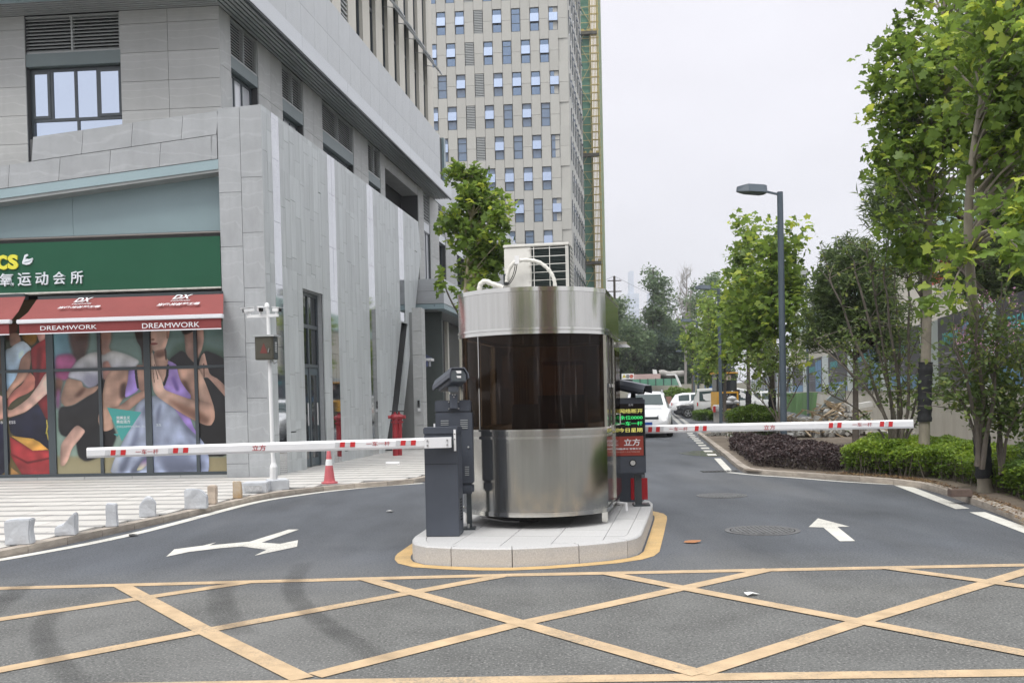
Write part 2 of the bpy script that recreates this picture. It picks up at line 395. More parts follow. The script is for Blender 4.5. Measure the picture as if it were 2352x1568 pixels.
M_GRANS = mat('speckled_granite_side', (.40, .39, .375), .7, col2=(.56, .55, .53), vscale=90, bump=.15, bscale=120, detail=3)
M_YEL = mat('faded_yellow_road_paint', (.47, .345, .21), .7, var=.2, vscale=5, bump=.35, bscale=90, wear=.75)
M_YEL2 = mat('fresh_yellow_road_paint', (.52, .35, .15), .7, var=.14, vscale=5, bump=.35, bscale=90, wear=.5)
M_WHT = mat('white_road_paint', (.60, .59, .54), .7, var=.13, vscale=6, bump=.3, bscale=90, wear=.65)

o = MB().sheet([(-700, -200, -.03), (700, -200, -.03), (700, 1500, -.03), (-700, 1500, -.03)]).build('ground', M_DIRT); tag(o, kind='structure')
road_pts = [(-60, -40, 0), (60, -40, 0), (60, 9, 0), (34, 105, 0), (20, 108, 0), (-40, 60, 0), (-60, 22, 0)]
o = MB().sheet(road_pts).build('road', M_ASPH); tag(o, kind='structure')

def polyline(pts, step=.25):
    out_ = [Vector(pts[0])]; 
    for a, b in zip(pts[:-1], pts[1:]):
        a = Vector(a); b = Vector(b); L_ = (b-a).length; n = max(1, int(L_/step))
        out_ += [a.lerp(b, (i+1)/n) for i in range(n)]
    return out_
def smooth_line(pts, it=2):
    for _ in range(it):
        q = [pts[0]]
        for a, b in zip(pts[:-1], pts[1:]): q += [a.lerp(b, .25), a.lerp(b, .75)]
        q.append(pts[-1]); pts = q
    return pts
def resample(pts, step):
    L_ = [0]
    for a, b in zip(pts[:-1], pts[1:]): L_.append(L_[-1]+(b-a).length)
    out_ = []; d = 0; i = 0
    while d <= L_[-1]:
        while i < len(L_)-2 and L_[i+1] < d: i += 1
        f = (d-L_[i])/max(1e-9, L_[i+1]-L_[i]); out_.append(pts[i].lerp(pts[i+1], f)); d += step
    return out_
def strip(mb, pts, w_, z, side=0):
    """flat painted strip along a ground polyline; side -1/0/1 puts it left / on / right"""
    n = len(pts); A = []; B = []
    for i, p in enumerate(pts):
        d = (pts[min(i+1, n-1)]-pts[max(i-1, 0)]).normalized(); nn = Vector((d.y, -d.x, 0))
        a = p + nn*(w_*(side-1)/2); b = p + nn*(w_*(side+1)/2); a.z = b.z = z; A.append(a); B.append(b)
    for i in range(n-1): mb.add([A[i], B[i], B[i+1], A[i+1]], [(0, 1, 2, 3)])

# ---- left kerb and plaza
lk_px = [(-560, 1348), (-300, 1310), (-120, 1286), (0, 1266.6), (116, 1242), (266, 1210), (405, 1181), (492, 1161), (608, 1134), (681, 1124.5), (754, 1116), (860, 1108), (972, 1101)]
ZP = .075
LK = [g2(p, ZP) for p in lk_px]
LK = [Vector((p.x, p.y, 0)) for p in LK]
last = LK[-1]; LK += [last + HD*5 + HN*.15, last + HD*12, last+HD*30, last+HD*75]
LK = smooth_line(LK, 2)
def kerb(name, pts, step, wid, h, side, m, ztop):
    s_ = setting(name, (pts[0].x, pts[0].y, 0)); R = resample(pts, step); me = unit_box(m)
    for a, b in zip(R[:-1], R[1:]):
        d = (b-a); L_ = d.length; d.normalize(); nn = Vector((d.y, -d.x, 0))*side; c = (a+b)/2 + nn*wid/2
        jz = random.uniform(-.004, .004)
        piece('kerb_stone', me, s_, (c.x, c.y, ztop-h/2+jz), (L_-.008, wid, h), rz=atan2(d.y, d.x))
    return s_
kerb('left_kerb', LK, .62, .14, .12, -1, M_KERB, ZP+.004)
# plaza sheet (bed) with pavers on it
plz = [Vector((p.x, p.y, ZP-.035)) for p in resample(LK, .5)]
plz = [p - HN*0.14 for p in plz]
b_ = MB().sheet(plz + [Vector((-30, 95, ZP-.035)), Vector((-30, 0, ZP-.035))]).build('pavement_bed', M_PAVJ); tag(b_, kind='structure')
def inpoly(x, y, P):
    c = False; j = len(P)-1
    for i in range(len(P)):
        if (P[i].y > y) != (P[j].y > y) and x < (P[j].x-P[i].x)*(y-P[i].y)/(P[j].y-P[i].y)+P[i].x: c = not c
        j = i
    return c
PLZ = [Vector((p.x, p.y, 0)) for p in plz] + [Vector((-30, 95, 0)), Vector((-30, 0, 0))]
FA = radians(4.5); FDv = Vector((cos(FA), -sin(FA), 0)); FNv = Vector((-sin(FA), -cos(FA), 0))
s_pav = setting('pavement', (-6, 12, 0)); mp1 = unit_box(M_PAVE); mp2 = unit_box(M_PAVD)
far_l = MB(); far_d = MB(); O_ = Vector((-4.41, 18.2, 0)); npv = 0
for r in range(-16, 46):
    for light in (0, 1):
        vlo, vhi = (r*.62, r*.62+.46) if light else (r*.62+.47, r*.62+.61)
        near = r < 1
        st_ = .92 if light else .92
        run = None
        for c in range(-18, 22):
            sh = (r % 2)*.46
            u0 = c*st_+sh; q = [O_ + FDv*(u) + (-FNv)*v for u in (u0+.004, u0+st_-.004) for v in (vlo, vhi)]
            ins = [inpoly(p.x, p.y, PLZ) for p in q]
            if not any(ins): continue
            x = proj(q[0]+Vector((0, 0, .12)))[0]
            if x < -160 or x > 1120: 
                if not near or x < -700: continue
            cen = (q[0]+q[3])/2
            if all(ins) and near and x > -120 and npv < 280:
                piece('paver', mp1 if light else mp2, s_pav, (cen.x, cen.y, ZP-.015+random.uniform(-.0015, .0015)), (st_-.012, vhi-vlo-.008, .035), rz=-FA); npv += 1
            else:   # cut to the kerb: clip by shrinking towards the inside
                lo_, hi_ = u0, u0+st_
                for _ in range(14):
                    qq = [O_ + FDv*u + (-FNv)*v for u in (lo_, hi_) for v in (vlo, vhi)]
                    bad_r = not (inpoly(qq[2].x, qq[2].y, PLZ) and inpoly(qq[3].x, qq[3].y, PLZ))
                    if bad_r: hi_ -= .08
                    else: break
                if hi_-lo_ > .06:
                    mb_ = far_l if light else far_d; c2 = O_ + FDv*((lo_+hi_)/2) + (-FNv)*((vlo+vhi)/2)
                    mb_.box((c2.x, c2.y, ZP-.015), (hi_-lo_-.012, vhi-vlo-.008, .035), Matrix.Rotation(-FA, 3, 'Z'))
far_l.build('cut_pavers', M_PAVE, s_pav, kind='stuff'); far_d.build('cut_dark_pavers', M_PAVD, s_pav, kind='stuff')

# ---- right kerb and planting bed
rk_px = [(1669, 1047), (1678, 1056), (1691, 1066), (1702, 1074), (1716, 1079), (1741, 1080.5), (1816, 1086), (1893, 1091), (2000, 1098), (2075, 1105), (2110, 1109.5), (2142, 1117), (2175, 1127), (2218, 1141.5), (2305, 1170), (2352, 1194), (2430, 1228), (2600, 1290)]
RK = [g2(p, .07) for p in rk_px]; RK = [Vector((p.x, p.y, 0)) for p in RK]
RK = [RK[0] + HD*14, RK[0]+HD*4] + RK
RKs = smooth_line(RK, 1)
kerb('right_kerb', RKs, .72, .14, .12, -1, M_KERB, .085)
bed = [Vector((p.x, p.y, .06)) for p in RKs]
bed = bed + [Vector((30, 9, .06)), Vector((40, 60, .06)), Vector((RK[0].x+9, RK[0].y+20, .06))]
b_ = MB().sheet(bed).build('planting_bed', M_SOIL); tag(b_, kind='structure')

# ---- edge lines and dashes
mk = MB()
ll = [g2(p) for p in [(-400, 1345), (-150, 1311), (0, 1286), (232, 1244), (376, 1209.5), (521, 1169.5), (600, 1150), (681, 1138), (745, 1129), (850, 1118), (972, 1109.5)]]
strip(mk, smooth_line(ll, 2), .15, .004)
strip(mk, smooth_line([g2(p) for p in [(1672, 1084.5), (1741, 1091.5), (1816, 1096), (1914, 1104.5), (2000, 1110), (2070, 1113.5)]], 1), .11, .004)
mk.sheet([g2(p, .0045) for p in [(2052, 1113), (2095, 1117), (2227, 1167), (2195, 1168)]])
mk.sheet([g2(p, .0045) for p in [(2227, 1175.5), (2262, 1175), (2420, 1232), (2385, 1236)]])
mk.sheet([g2(p, .0045) for p in [(1640, 1052), (1655, 1052), (1684, 1082), (1667, 1082)]])
for a, b in ((995, 1.3),): pass
# two rows of short dashes running up the road
da, db = G(1640, 1047), G(1655, 1047)
for row, (px0, py0) in enumerate(((1637, 1046), (1672, 1044))):
    s0 = G(px0, py0); 
    for k in range(34):
        p = s0 + HD*(k*1.55+row*.8) ; w2 = .22 if row == 0 else .22
        a = p - HN*w2/2; mk.sheet([Vector((q.x, q.y, .0045)) for q in (a, a+HN*w2, a+HN*w2+HD*.75, a+HD*.75)])
o = mk.build('white_road_lines', M_WHT); tag(o, kind='structure')
# arrows
c2l = lambda q: (q[0]*.49876, 1059.5+q[1]*.49876); c2r = lambda q: (1173+q[0]*.50132, 1059.5+q[1]*.50132)
ar = [(765, 437), (803, 403), (935, 386), (995, 371), (965, 385), (1150, 368), (1330, 312), (1376, 312), (1205, 372), (1290, 378), (1372, 361), (1368, 391), (1172, 432), (1228, 405), (1115, 390), (1020, 397), (870, 415)]
o = MB().sheet([g2(c2l(q), .004) for q in ar]).build('lane_arrow', M_WHT); tag(o, kind='structure')
ar = [(1408, 259), (1553, 297), (1497, 298), (1578, 363), (1508, 364), (1432, 301), (1365, 299)]
o = MB().sheet([g2(c2r(q), .004) for q in ar]).build('lane_arrow', M_WHT); tag(o, kind='structure')
# yellow box junction
def lw(mb, a, b, w_=.135, z=.004, ext=0.0):
    a = g2(a); b = g2(b); d = (b-a).normalized(); strip(mb, [a-d*ext, (a+b)/2, b+d*ext], w_, z)
yb = MB(); _z = [.004]
def ln(pts, e0=0.0, e1=0.0):
    P = [g2(p) for p in pts]; P[0] = P[0] + (P[0]-P[1]).normalized()*e0; P[-1] = P[-1] + (P[-1]-P[-2]).normalized()*e1
    strip(yb, P, .135, _z[0]); _z[0] += .0004
ln([(0, 1351), (1173, 1320.5), (2352, 1297.6)], 9, 9); ln([(-600, 1592), (1173, 1561.5), (2352, 1545)], 0, 9)
ln([(0, 1422.5), (573, 1336.5)], 3); ln([(0, 1539), (499, 1443.5), (1150, 1323)], 5); ln([(723, 1552), (1173, 1437.5), (1768, 1307.5)])
ln([(1604, 1547), (1975, 1428), (2352, 1313.5)], 0, .6)
ln([(279, 1345), (465, 1446), (695, 1560)]); ln([(838, 1329), (948, 1361), (1193, 1431), (1609, 1549)]); ln([(1394, 1317), (1590, 1355), (1985, 1430), (2352, 1500.6)], 0, 1.5); ln([(2035, 1304.5), (2352, 1347.5)], 0, 1.5)
o = yb.build('yellow_box_marking', M_YEL); tag(o, kind='structure')
# dark curved tyre marks
m_ty = bpy.data.materials.new('tyre_rubber_film'); m_ty.use_nodes = True; t = m_ty.node_tree
bb = t.nodes['Principled BSDF']; bb.inputs['Base Color'].default_value = (.045, .045, .045, 1); bb.inputs['Roughness'].default_value = .75
tr_ = t.nodes.new('ShaderNodeBsdfTransparent'); mx_ = t.nodes.new('ShaderNodeMixShader'); nn_ = t.nodes.new('ShaderNodeTexNoise'); nn_.inputs['Scale'].default_value = 3.5; nn_.inputs['Detail'].default_value = 7
tcn = t.nodes.new('ShaderNodeTexCoord'); t.links.new(tcn.outputs['Object'], nn_.inputs[0])
uvn = t.nodes.new('ShaderNodeAttribute'); uvn.attribute_name = 'edge'
mm = t.nodes.new('ShaderNodeMath'); mm.operation = 'MULTIPLY'; mm2 = t.nodes.new('ShaderNodeMath'); mm2.operation = 'MULTIPLY'; mm2.inputs[1].default_value = .5
t.links.new(nn_.outputs['Fac'], mm.inputs[0]); t.links.new(uvn.outputs['Fac'], mm.inputs[1]); t.links.new(mm.outputs[0], mm2.inputs[0])
t.links.new(mm2.outputs[0], mx_.inputs[0]); t.links.new(tr_.outputs[0], mx_.inputs[1]); t.links.new(bb.outputs[0], mx_.inputs[2]); t.links.new(mx_.outputs[0], t.nodes['Material Output'].inputs[0])
def soft_strip(name, pts, wd, z, ends=True):
    n = len(pts); V = []; E = []; prof = [(-.5, 0), (-.25, .9), (0, 1), (.25, .9), (.5, 0)]
    for i, p in enumerate(pts):
        d = (pts[min(i+1, n-1)]-pts[max(i-1, 0)]).normalized(); nn = Vector((d.y, -d.x, 0)); fe = min(1, 4*min(i, n-1-i)/n) if ends else 1
        for a, e_ in prof: V.append(p+nn*a*wd+Vector((0, 0, z))); E.append(e_*fe)
    fs = [(i*5+k, i*5+k+1, (i+1)*5+k+1, (i+1)*5+k) for i in range(n-1) for k in range(4)]
    me = bpy.data.meshes.new(name); me.from_pydata([tuple(v) for v in V], [], fs); me.materials.append(m_ty)
    at = me.attributes.new('edge', 'FLOAT', 'POINT'); at.data.foreach_set('value', np.array(E, dtype=np.float32))
    o = bpy.data.objects.new(name, me); COL.objects.link(o); tag(o, kind='structure')
for k, (pl, wd, z) in enumerate(([[(700, 1290), (665, 1345), (690, 1395), (780, 1455), (900, 1530)], .22, .0075], [[(520, 1330), (500, 1370), (520, 1420), (560, 1460)], .26, .008], [[(130, 1400), (90, 1440), (110, 1500), (190, 1580)], .2, .0078], [[(60, 1340), (20, 1370), (-40, 1420)], .25, .0082])):
    soft_strip('tyre_mark', smooth_line([g2(p) for p in pl], 3), wd, z)
# puddle by the dashes
m_pd = mat('puddle_water', (.06, .062, .065), .16, spec=1.0)
o = MB().sheet([g2(p, .003) for p in [(1555, 1040), (1590, 1035), (1640, 1034), (1675, 1038), (1668, 1046), (1630, 1048), (1580, 1045)]]).build('puddle', m_pd); tag(o, kind='structure')
# manholes, drain grate
M_IRON = mat('cast_iron', (.125, .128, .13), .55, metal=.3, var=.3, vscale=8, bump=.5, bscale=60)
M_CONC = mat('weathered_concrete', (.36, .35, .33), .85, var=.2, vscale=2, bump=.3, bscale=30)
def manhole(px_, py_, r, lab):
    c = g2((px_, py_)); t_ = thing('manhole_cover', lab, 'manhole cover', c, 'manhole covers in the right lane')
    MB().lathe(c, [(r*1.12, .001), (r*1.12, .0065), (r*.97, .0065), (r*.97, .001)], 40).build('frame_ring', mat('dull_ring', (.12, .122, .125), .8, var=.3, vscale=6), t_)
    mb_ = MB().lathe(c, [(r*.94, .001), (r*.94, .008), (.001, .009)], 40)
    for i in range(-6, 7):
        a = i*r*.14; h = sqrt(max(0, (r*.85)**2-a*a)); mb_.box((c.x+a, c.y, .0105), (r*.05, 2*h, .005))
    mb_.build('lid', M_IRON, t_)
manhole(1751, 1218, .36, 'round iron manhole cover in front of the white lane arrow in the right lane')
manhole(1658, 1138, .33, 'farther round manhole cover left of the planting bed kerb')
c = g2((1653, 1082)); t_ = thing('drain_grate', 'slotted drain grate beside the kerb corner of the purple hedge', 'drain grate', c)
mb_ = MB()
for i in range(8): mb_.box((c.x-.28+i*.08, c.y, .007), (.03, .3, .012), Matrix.Rotation(-.5, 3, 'Z'))
mb_.build('grate_bars', M_IRON, t_); MB().box((c.x, c.y, .002), (.7, .36, .004)).build('grate_pit', mat('black_pit', (.01, .01, .01), .9), t_)
# litter on the road
for k, (x, y, sx, sy, nm, lab, colr) in enumerate([(1589, 1246, .10, .05, 'dead_leaf', 'curled brown dead leaf lying in the right lane beside the island', (.35, .16, .07)), (1724, 1367, .07, .03, 'paper_scrap', 'small white paper scrap inside the yellow box junction', (.7, .7, .68)), (305, 1231, .06, .05, 'stone_chip', 'dark stone chip near the tip of the left lane arrow', (.04, .04, .04)), (896, 1176, .07, .04, 'paper_scrap', 'white scrap of paper on the asphalt left of the barrier cabinet', (.66, .66, .64))]):
    c = g2((x, y)); mb_ = MB(); n = 9
    P = [Vector((c.x+sx*cos(2*pi*i/n)*random.uniform(.6, 1), c.y+sy*1.4*sin(2*pi*i/n)*random.uniform(.6, 1), .008+random.uniform(0, .02))) for i in range(n)]
    mb_.add([Vector((c.x, c.y, .03))]+P, [(0, i+1, (i+1) % n+1) for i in range(n)]); mb_.add([Vector((c.x, c.y, .007))]+P, [(0, i+1, (i+1) % n+1) for i in range(n)])
    tag(mb_.build(nm, mat('litter_%d' % k, colr, .8, var=.2, vscale=20)), lab, nm.replace('_', ' '))

# ---- traffic island
ZI = .17
ip_px = [(951.6, 1231), (947.5, 1236), (947, 1242), (953, 1248), (977.7, 1253.5), (1035.6, 1256.5), (1105, 1258.5), (1176, 1258.5), (1255, 1255), (1329.6, 1250), (1395, 1244.5), (1441, 1238.5), (1462, 1233), (1473, 1226), (1487, 1192), (1499, 1160), (1499, 1154), (1493, 1149.5), (1484, 1147.5)]
IP = [g2(p, ZI) for p in ip_px]
for p in IP: p.z = 0
a_ = IP[-1]; IP += [a_+Vector((-.45, 1.2, 0)), a_+Vector((-1.0, 1.6, 0)), a_+Vector((-1.8, 1.3, 0)), Vector((-.62, 12.6, 0)), Vector((-.82, 11.2, 0))]
isl = setting('traffic_island', (0.4, 10.5, 0))
cx_ = sum((p for p in IP), Vector())/len(IP)
def inset(P, d):
    n = len(P); out_ = []
    for i in range(n):
        t_ = (P[(i+1) % n]-P[(i-1) % n]).normalized(); nn = Vector((t_.y, -t_.x, 0))
        if (P[i]-cx_).dot(nn) < 0: nn = -nn
        out_.append(P[i]-nn*d)
    return out_
inn = inset(IP, .13)
MB().poly([Vector((p.x, p.y, .0)) for p in inset(IP, .05)], (0, 0, ZI-.012)).build('island_core', M_PAVJ, isl)
# kerb blocks: curved granite pieces split where the joints show
cuts = [0, 5, 7, 9, 11, 14, 16, 19, 21, 23]
for a, b in zip(cuts, cuts[1:]+[len(IP)]):
    idx = [i % len(IP) for i in range(a, b+1)]
    o_l = [IP[i].copy() for i in idx]; i_l = [inn[i].copy() for i in idx]
    g = .004; d0 = (o_l[1]-o_l[0]).normalized(); d1 = (o_l[-2]-o_l[-1]).normalized()
    o_l[0] += d0*g; i_l[0] += d0*g; o_l[-1] += d1*g; i_l[-1] += d1*g
    n = len(idx); mb_ = MB()
    def ring(z, f): return [Vector((p.x, p.y, z)) if f == 0 else Vector((p.x+(q.x-p.x)*f, p.y+(q.y-p.y)*f, z)) for p, q in zip(o_l, i_l)]
    levels = [ring(.0, 0), ring(ZI-.012, 0), ring(ZI, .09), [Vector((q.x, q.y, ZI)) for q in i_l], [Vector((q.x, q.y, 0)) for q in i_l]]
    V = [v for L_ in levels for v in L_]; fs = []
    for L_ in range(4):
        for i in range(n-1): fs.append((L_*n+i, L_*n+i+1, (L_+1)*n+i+1, (L_+1)*n+i))
    fs += [tuple(L_*n for L_ in range(5)), tuple(L_*n+n-1 for L_ in range(5))[::-1]]
    ob = mb_.add(V, fs).build('kerb_block', M_GRANS, isl)
    me = ob.data; me.materials.append(M_GRAN)
    for p in me.polygons:
        if p.normal.z > .35: p.material_index = 1
# top tiles
ti = [Vector((p.x, p.y, 0)) for p in inset(IP, .135)]
bang = radians(-10); bx_ = Vector((cos(bang), sin(bang), 0)); by_ = Vector((-sin(bang), cos(bang), 0))
def clip(P, a, nrm):
    out_ = []
    for i in range(len(P)):
        p, q = P[i], P[(i+1) % len(P)]; dp, dq = (p-a).dot(nrm), (q-a).dot(nrm)
        if dp >= 0: out_.append(p)
        if dp*dq < 0: out_.append(p.lerp(q, dp/(dp-dq)))
    return out_
for i in range(-5, 6):
    for j in range(-6, 9):
        O2 = Vector((.5, 10, 0)) + bx_*i*.45 + by_*j*.45; g = .003
        P = clip(ti, O2+bx_*g, bx_); 
        if len(P) > 2: P = clip(P, O2+bx_*(.45-g), -bx_)
        if len(P) > 2: P = clip(P, O2+by_*g, by_)
        if len(P) > 2: P = clip(P, O2+by_*(.45-g), -by_)
        if len(P) > 2: 
            dz = random.uniform(-.001, .001)
            MB().poly([Vector((p.x, p.y, ZI-.02)) for p in P], (0, 0, .019+dz)).build('island_tile', M_GRAN, isl)
# yellow band round the island
out1 = inset(IP, -.02); out2 = inset(IP, -.17); ym = MB(); n = len(IP)
out2 = smooth_line(out2+[out2[0]], 0)
for i in range(n):
    q = [out1[i], out1[(i+1) % n], out2[(i+1) % n], out2[i % n]]
    ym.sheet([Vector((p.x, p.y, .0032)) for p in q])
o = ym.build('yellow_island_marking', M_YEL2); tag(o, kind='structure')
# ------------------------------------------------------------------ office building on the left
M_STONE = mat('grey_honed_stone', (.355, .372, .385), .55, vein=.16, var=.10, vscale=1.6, vstretch=(1, 1, 1), bump=.35, bscale=16, bstretch=(1.2, 1, 3), objvar=.05)
M_BEIGE = mat('beige_grey_cladding', (.42, .43, .425), .6, vein=.20, var=.08, vscale=1.2, bump=.25, bscale=9, bstretch=(1, 1, 2.5), objvar=.045)
M_CREAM = mat('cream_cladding', (.62, .60, .53), .55, var=.05, vscale=2, objvar=.02)
M_SLAB = mat('brushed_grey_slab_stone', (.475, .505, .51), .42, var=.10, vscale=2.5, vstretch=(3, 3, .35), bump=.12, bscale=20, objvar=.075)
M_MIRR = mat('polished_steel', (.60, .615, .63), .045, metal=1, var=.05, vscale=2)
M_JOINT = mat('dark_joint', (.085, .088, .09), .9)
M_PALE = mat('pale_metal_cladding', (.60, .63, .66), .35, metal=.0, var=.04, vscale=1, objvar=.02)
M_BLUEG = mat('blue_grey_metal', (.25, .335, .36), .4, var=.05, vscale=.8)
M_BLUEL = mat('light_blue_grey_metal', (.30, .40, .43), .4, var=.05, vscale=.8)
M_SLAT = mat('soffit_slat_metal', (.30, .32, .32), .4, var=.05, vscale=1.5)
M_DARK = mat('dark_grey_metal', (.045, .055, .06), .4, var=.1, vscale=4)
M_FRAME = mat('window_frame_grey', (.07, .085, .095), .35)
M_LOUV = mat('louvre_grey', (.38, .40, .40), .45)
M_PANELG = mat('grey_green_spandrel', (.15, .19, .195), .4, var=.05, vscale=2)
M_BLACK = mat('black_void', (.012, .013, .014), .8)
M_GLASS = mat('blue_window_glass', (.045, .065, .09), .03, spec=1.0, metal=0, coat=1.0)
M_GLASSR = mat('reflective_window_glass', (.55, .63, .75), .03, metal=1.0)
M_SKYPALE = mat('sky_pale_window_glass', (.60, .62, .66), .25, coat=1.0, var=.08, vscale=3, vstretch=(6, 6, .3))  # reflected sky put into the pane colour as pale diffuse; no curtains behind
M_GLASSD = mat('dark_window_glass', (.02, .024, .028), .05, spec=.9)
M_WHITE = mat('white_painted_metal', (.78, .78, .78), .4, var=.04, vscale=5)

C0g = G(622, 1095, ZP); C0 = Vector((C0g.x, C0g.y, 0))
WF = Wall(C0, -FDv, FNv)                 # front plane: s runs to the LEFT
WS = Wall(C0, HD, HN)                    # slab plane along the road
ob0 = thing('office_building', 'grey and beige stone office block with gabled shopfront, folded slab side wall and slatted eaves', 'building', (C0.x-2, C0.y+3, 0))
u_st, u_be, u_sl, u_jo = unit_box(M_STONE), unit_box(M_BEIGE), unit_box(M_SLAB), unit_box(M_JOINT)
BO = -.55                                # beige plane behind the slab / pillar plane
def fs(x, y, o=0): return WF.px(x, y, o)

def wpoly(name, w, pts, o0, o1, m, parent, **k):
    """polygon (s,z) on a wall with thickness"""
    P = [w.pt(a, z, o0) for a, z in pts]
    return MB().poly(P, w.n*(o1-o0)).build(name, m, parent, **k)

# --- grey pillar at the corner, two staggered columns of stones
sL = fs(513, 800)[0]; sR = 0.0; ztop = fs(596, 240)[1]; ztl = fs(500, 250)[1]; sm = sL*.49
MB().wbox(WF, .012, sL-.01, 0, ztop-.05, -.5, -.03).build('pillar_core', M_JOINT, ob0)
zz1 = [ZP, fs(575, 1055)[1]]
c1 = [ZP, ZP+.27, 1.36, 2.43, 3.5, 4.57, 5.62, ztl+.0]; c2 = [ZP, .55, 1.62, 2.69, 3.76, 4.83, 5.90, ztop]
for cc, a, b in ((c1, sm, sL), (c2, 0, sm)):
    for z0, z1 in zip(cc[:-1], cc[1:]):
        last_ = z1 == cc[-1]
        if last_:
            za = ztl + (ztop-ztl)*(1-b/sL); zb = ztl + (ztop-ztl)*(1-a/sL)
            wpoly('stone_panel', WF, [(a+.004, z0+.004), (b-.004, z0+.004), (b-.004, za), (a+.004, zb)], -.03, 0, M_STONE, ob0)
        else: wpiece('stone_panel', u_st, ob0, WF, a+.004, b-.004, z0+.004, z1-.004, -.03, random.uniform(-.001, .001))

# --- gable band: two rows of slanting stones
def L2(p, q):  # line through two pixels on plane WF -> function s->z
    a, b = fs(*p), fs(*q); k = (b[1]-a[1])/(b[0]-a[0]); return (lambda s: a[1]+k*(s-a[0])), k
gT, kT = L2((69, 315), (596, 240)); gM, kM = L2((0, 381), (497, 309)); gB, kB = L2((0, 434), (498, 365))
gB2, _ = L2((0, 456), (498, 388)); gB3, _ = L2((0, 464), (498, 394))
def slanted(nm, a, b, flo, fhi, m, o0, o1, sl):
    # joints are perpendicular to the slope
    P = [(a+.004, flo(a)+.004), (b-.004, flo(b)+.004), (b-.004+sl*(fhi(b)-flo(b)), fhi(b)-.004), (a+.004+sl*(fhi(a)-flo(a)), fhi(a)-.004)]
    return wpoly(nm, WF, P, o0, o1, m, ob0)
r1 = [fs(x, y)[0] for x, y in ((497, 300), (416, 315), (301, 330), (187, 345), (72, 365))]
for a, b in zip(r1[:-1], r1[1:]): slanted('stone_panel', a, b, gM, gT, M_STONE, -.03, .0, -.10)
r2 = [fs(x, y)[0] for x, y in ((499, 345), (484, 340), (365, 365), (250, 380), (134, 395), (18, 415))]; r2 += [r2[-1]+.92*k for k in (1, 2, 3)]
for i, (a, b) in enumerate(zip(r2[:-1], r2[1:])): slanted('stone_panel', a, b, gB, gM, M_STONE, -.03, .0, -.10 if 0 < i else 0)
sEnd = r2[-1]
MB().poly([WF.pt(a, z, -.45) for a, z in ((sL, gB(sL)+.02), (sEnd, gB(sEnd)+.02), (sEnd, gM(sEnd)-.02), (r1[-1]+.03, gM(r1[-1])-.02), (r1[-1]+.03, gT(r1[-1])-.04), (sL-.03, gT(sL)-.04))], WF.n*.42).build('gable_core', M_JOINT, ob0)
def bandp(nm, f0, f1, s0, s1, o0, o1, m, **k):
    P = []
    for o_ in (o0, o1): P += [WF.pt(s0, f0(s0), o_), WF.pt(s1, f0(s1), o_), WF.pt(s1, f1(s1), o_), WF.pt(s0, f1(s0), o_)]
    return MB().add(P, [(0, 1, 2, 3), (7, 6, 5, 4), (0, 4, 5, 1), (1, 5, 6, 2), (2, 6, 7, 3), (3, 7, 4, 0)]).build(nm, m, ob0, **k)
bandp('flashing', gB2, lambda s: gB(s)-.004, sL+.002, sEnd, -.40, -.01, M_BLUEL)
bandp('soffit_panel', gB3, gB2, sL+.002, sEnd, -.40, -.03, M_SLAT)
# blue grey fascia panels, set back, with joints
zb = fs(505, 531, -.4)[1]; zbl = fs(0, 547, -.4)[1]; zfb = (zb+zbl)/2
for a, b in ((sL+.003, fs(168, 480, -.4)[0]), (fs(168, 480, -.4)[0]+.006, sEnd)):
    bandp('fascia_panel', lambda s: zfb, lambda s: gB3(s)+.01, a, b, -.46, -.38, M_BLUEG)
MB().tube([WF.pt(sL+.003, zfb-.05, -.32), WF.pt(sEnd, zfb-.05, -.32)], .035, 10).build('drip_tube', mat('brown_grey_tube', (.13, .12, .11), .4), ob0, smooth=True)
# --- storefront: void, mullions, transom, printed panes, plinth
SO = -.28
z_ft = fs(400, 683, SO)[1]; z_sill = fs(300, 1089, SO)[1]; z_tr0 = fs(300, 846, SO)[1]
s_end = fs(-160, 900, SO)[0]
MB().wbox(WF, sL, s_end, ZP+.2, zfb, -.9, -.75).build('back_wall', M_BLACK, ob0)
MB().wbox(WF, sL+.002, s_end, z_sill-.02-.17, z_sill-.02, -.7, -.12).build('plinth_core', M_JOINT, ob0)
for k in range(9):
    a = sL + k*.98; wpiece('plinth_stone', u_be, ob0, WF, a+.004, a+.976, ZP, z_sill-.022, -.13, -.095)
wpiece('sill', unit_box(M_FRAME), ob0, WF, sL+.003, s_end, z_sill-.02, z_sill+.035, SO-.03, SO+.05)
mull = [((4+10)/2, 800, .075), (114, 800, .15), (227.5, 800, .065), (337, 800, .13), (448.5, 800, .065)]
mxs = []
for x, y, wd in mull:
    s_ = fs(x, 770, SO)[0]; mxs.append((s_, wd))
mxs.append((sL+.05, .06)); mxs += [(mxs[0][0]+.875, .13), (mxs[0][0]+1.75, .065), (mxs[0][0]+2.6, .13)]
mxs.sort()
zhd = z_ft+.05
win = MB(); 
for s_, wd in mxs: wpiece('mullion', unit_box(M_FRAME), ob0, WF, s_-wd/2, s_+wd/2, z_sill+.036, zhd, SO-.04, SO+.035)
for (a, wa), (b, wb) in zip(mxs[:-1], mxs[1:]):
    wpiece('transom', unit_box(M_FRAME), ob0, WF, a+wa/2+.001, b-wb/2-.001, z_tr0-.03, z_tr0+.03, SO-.04, SO+.03)
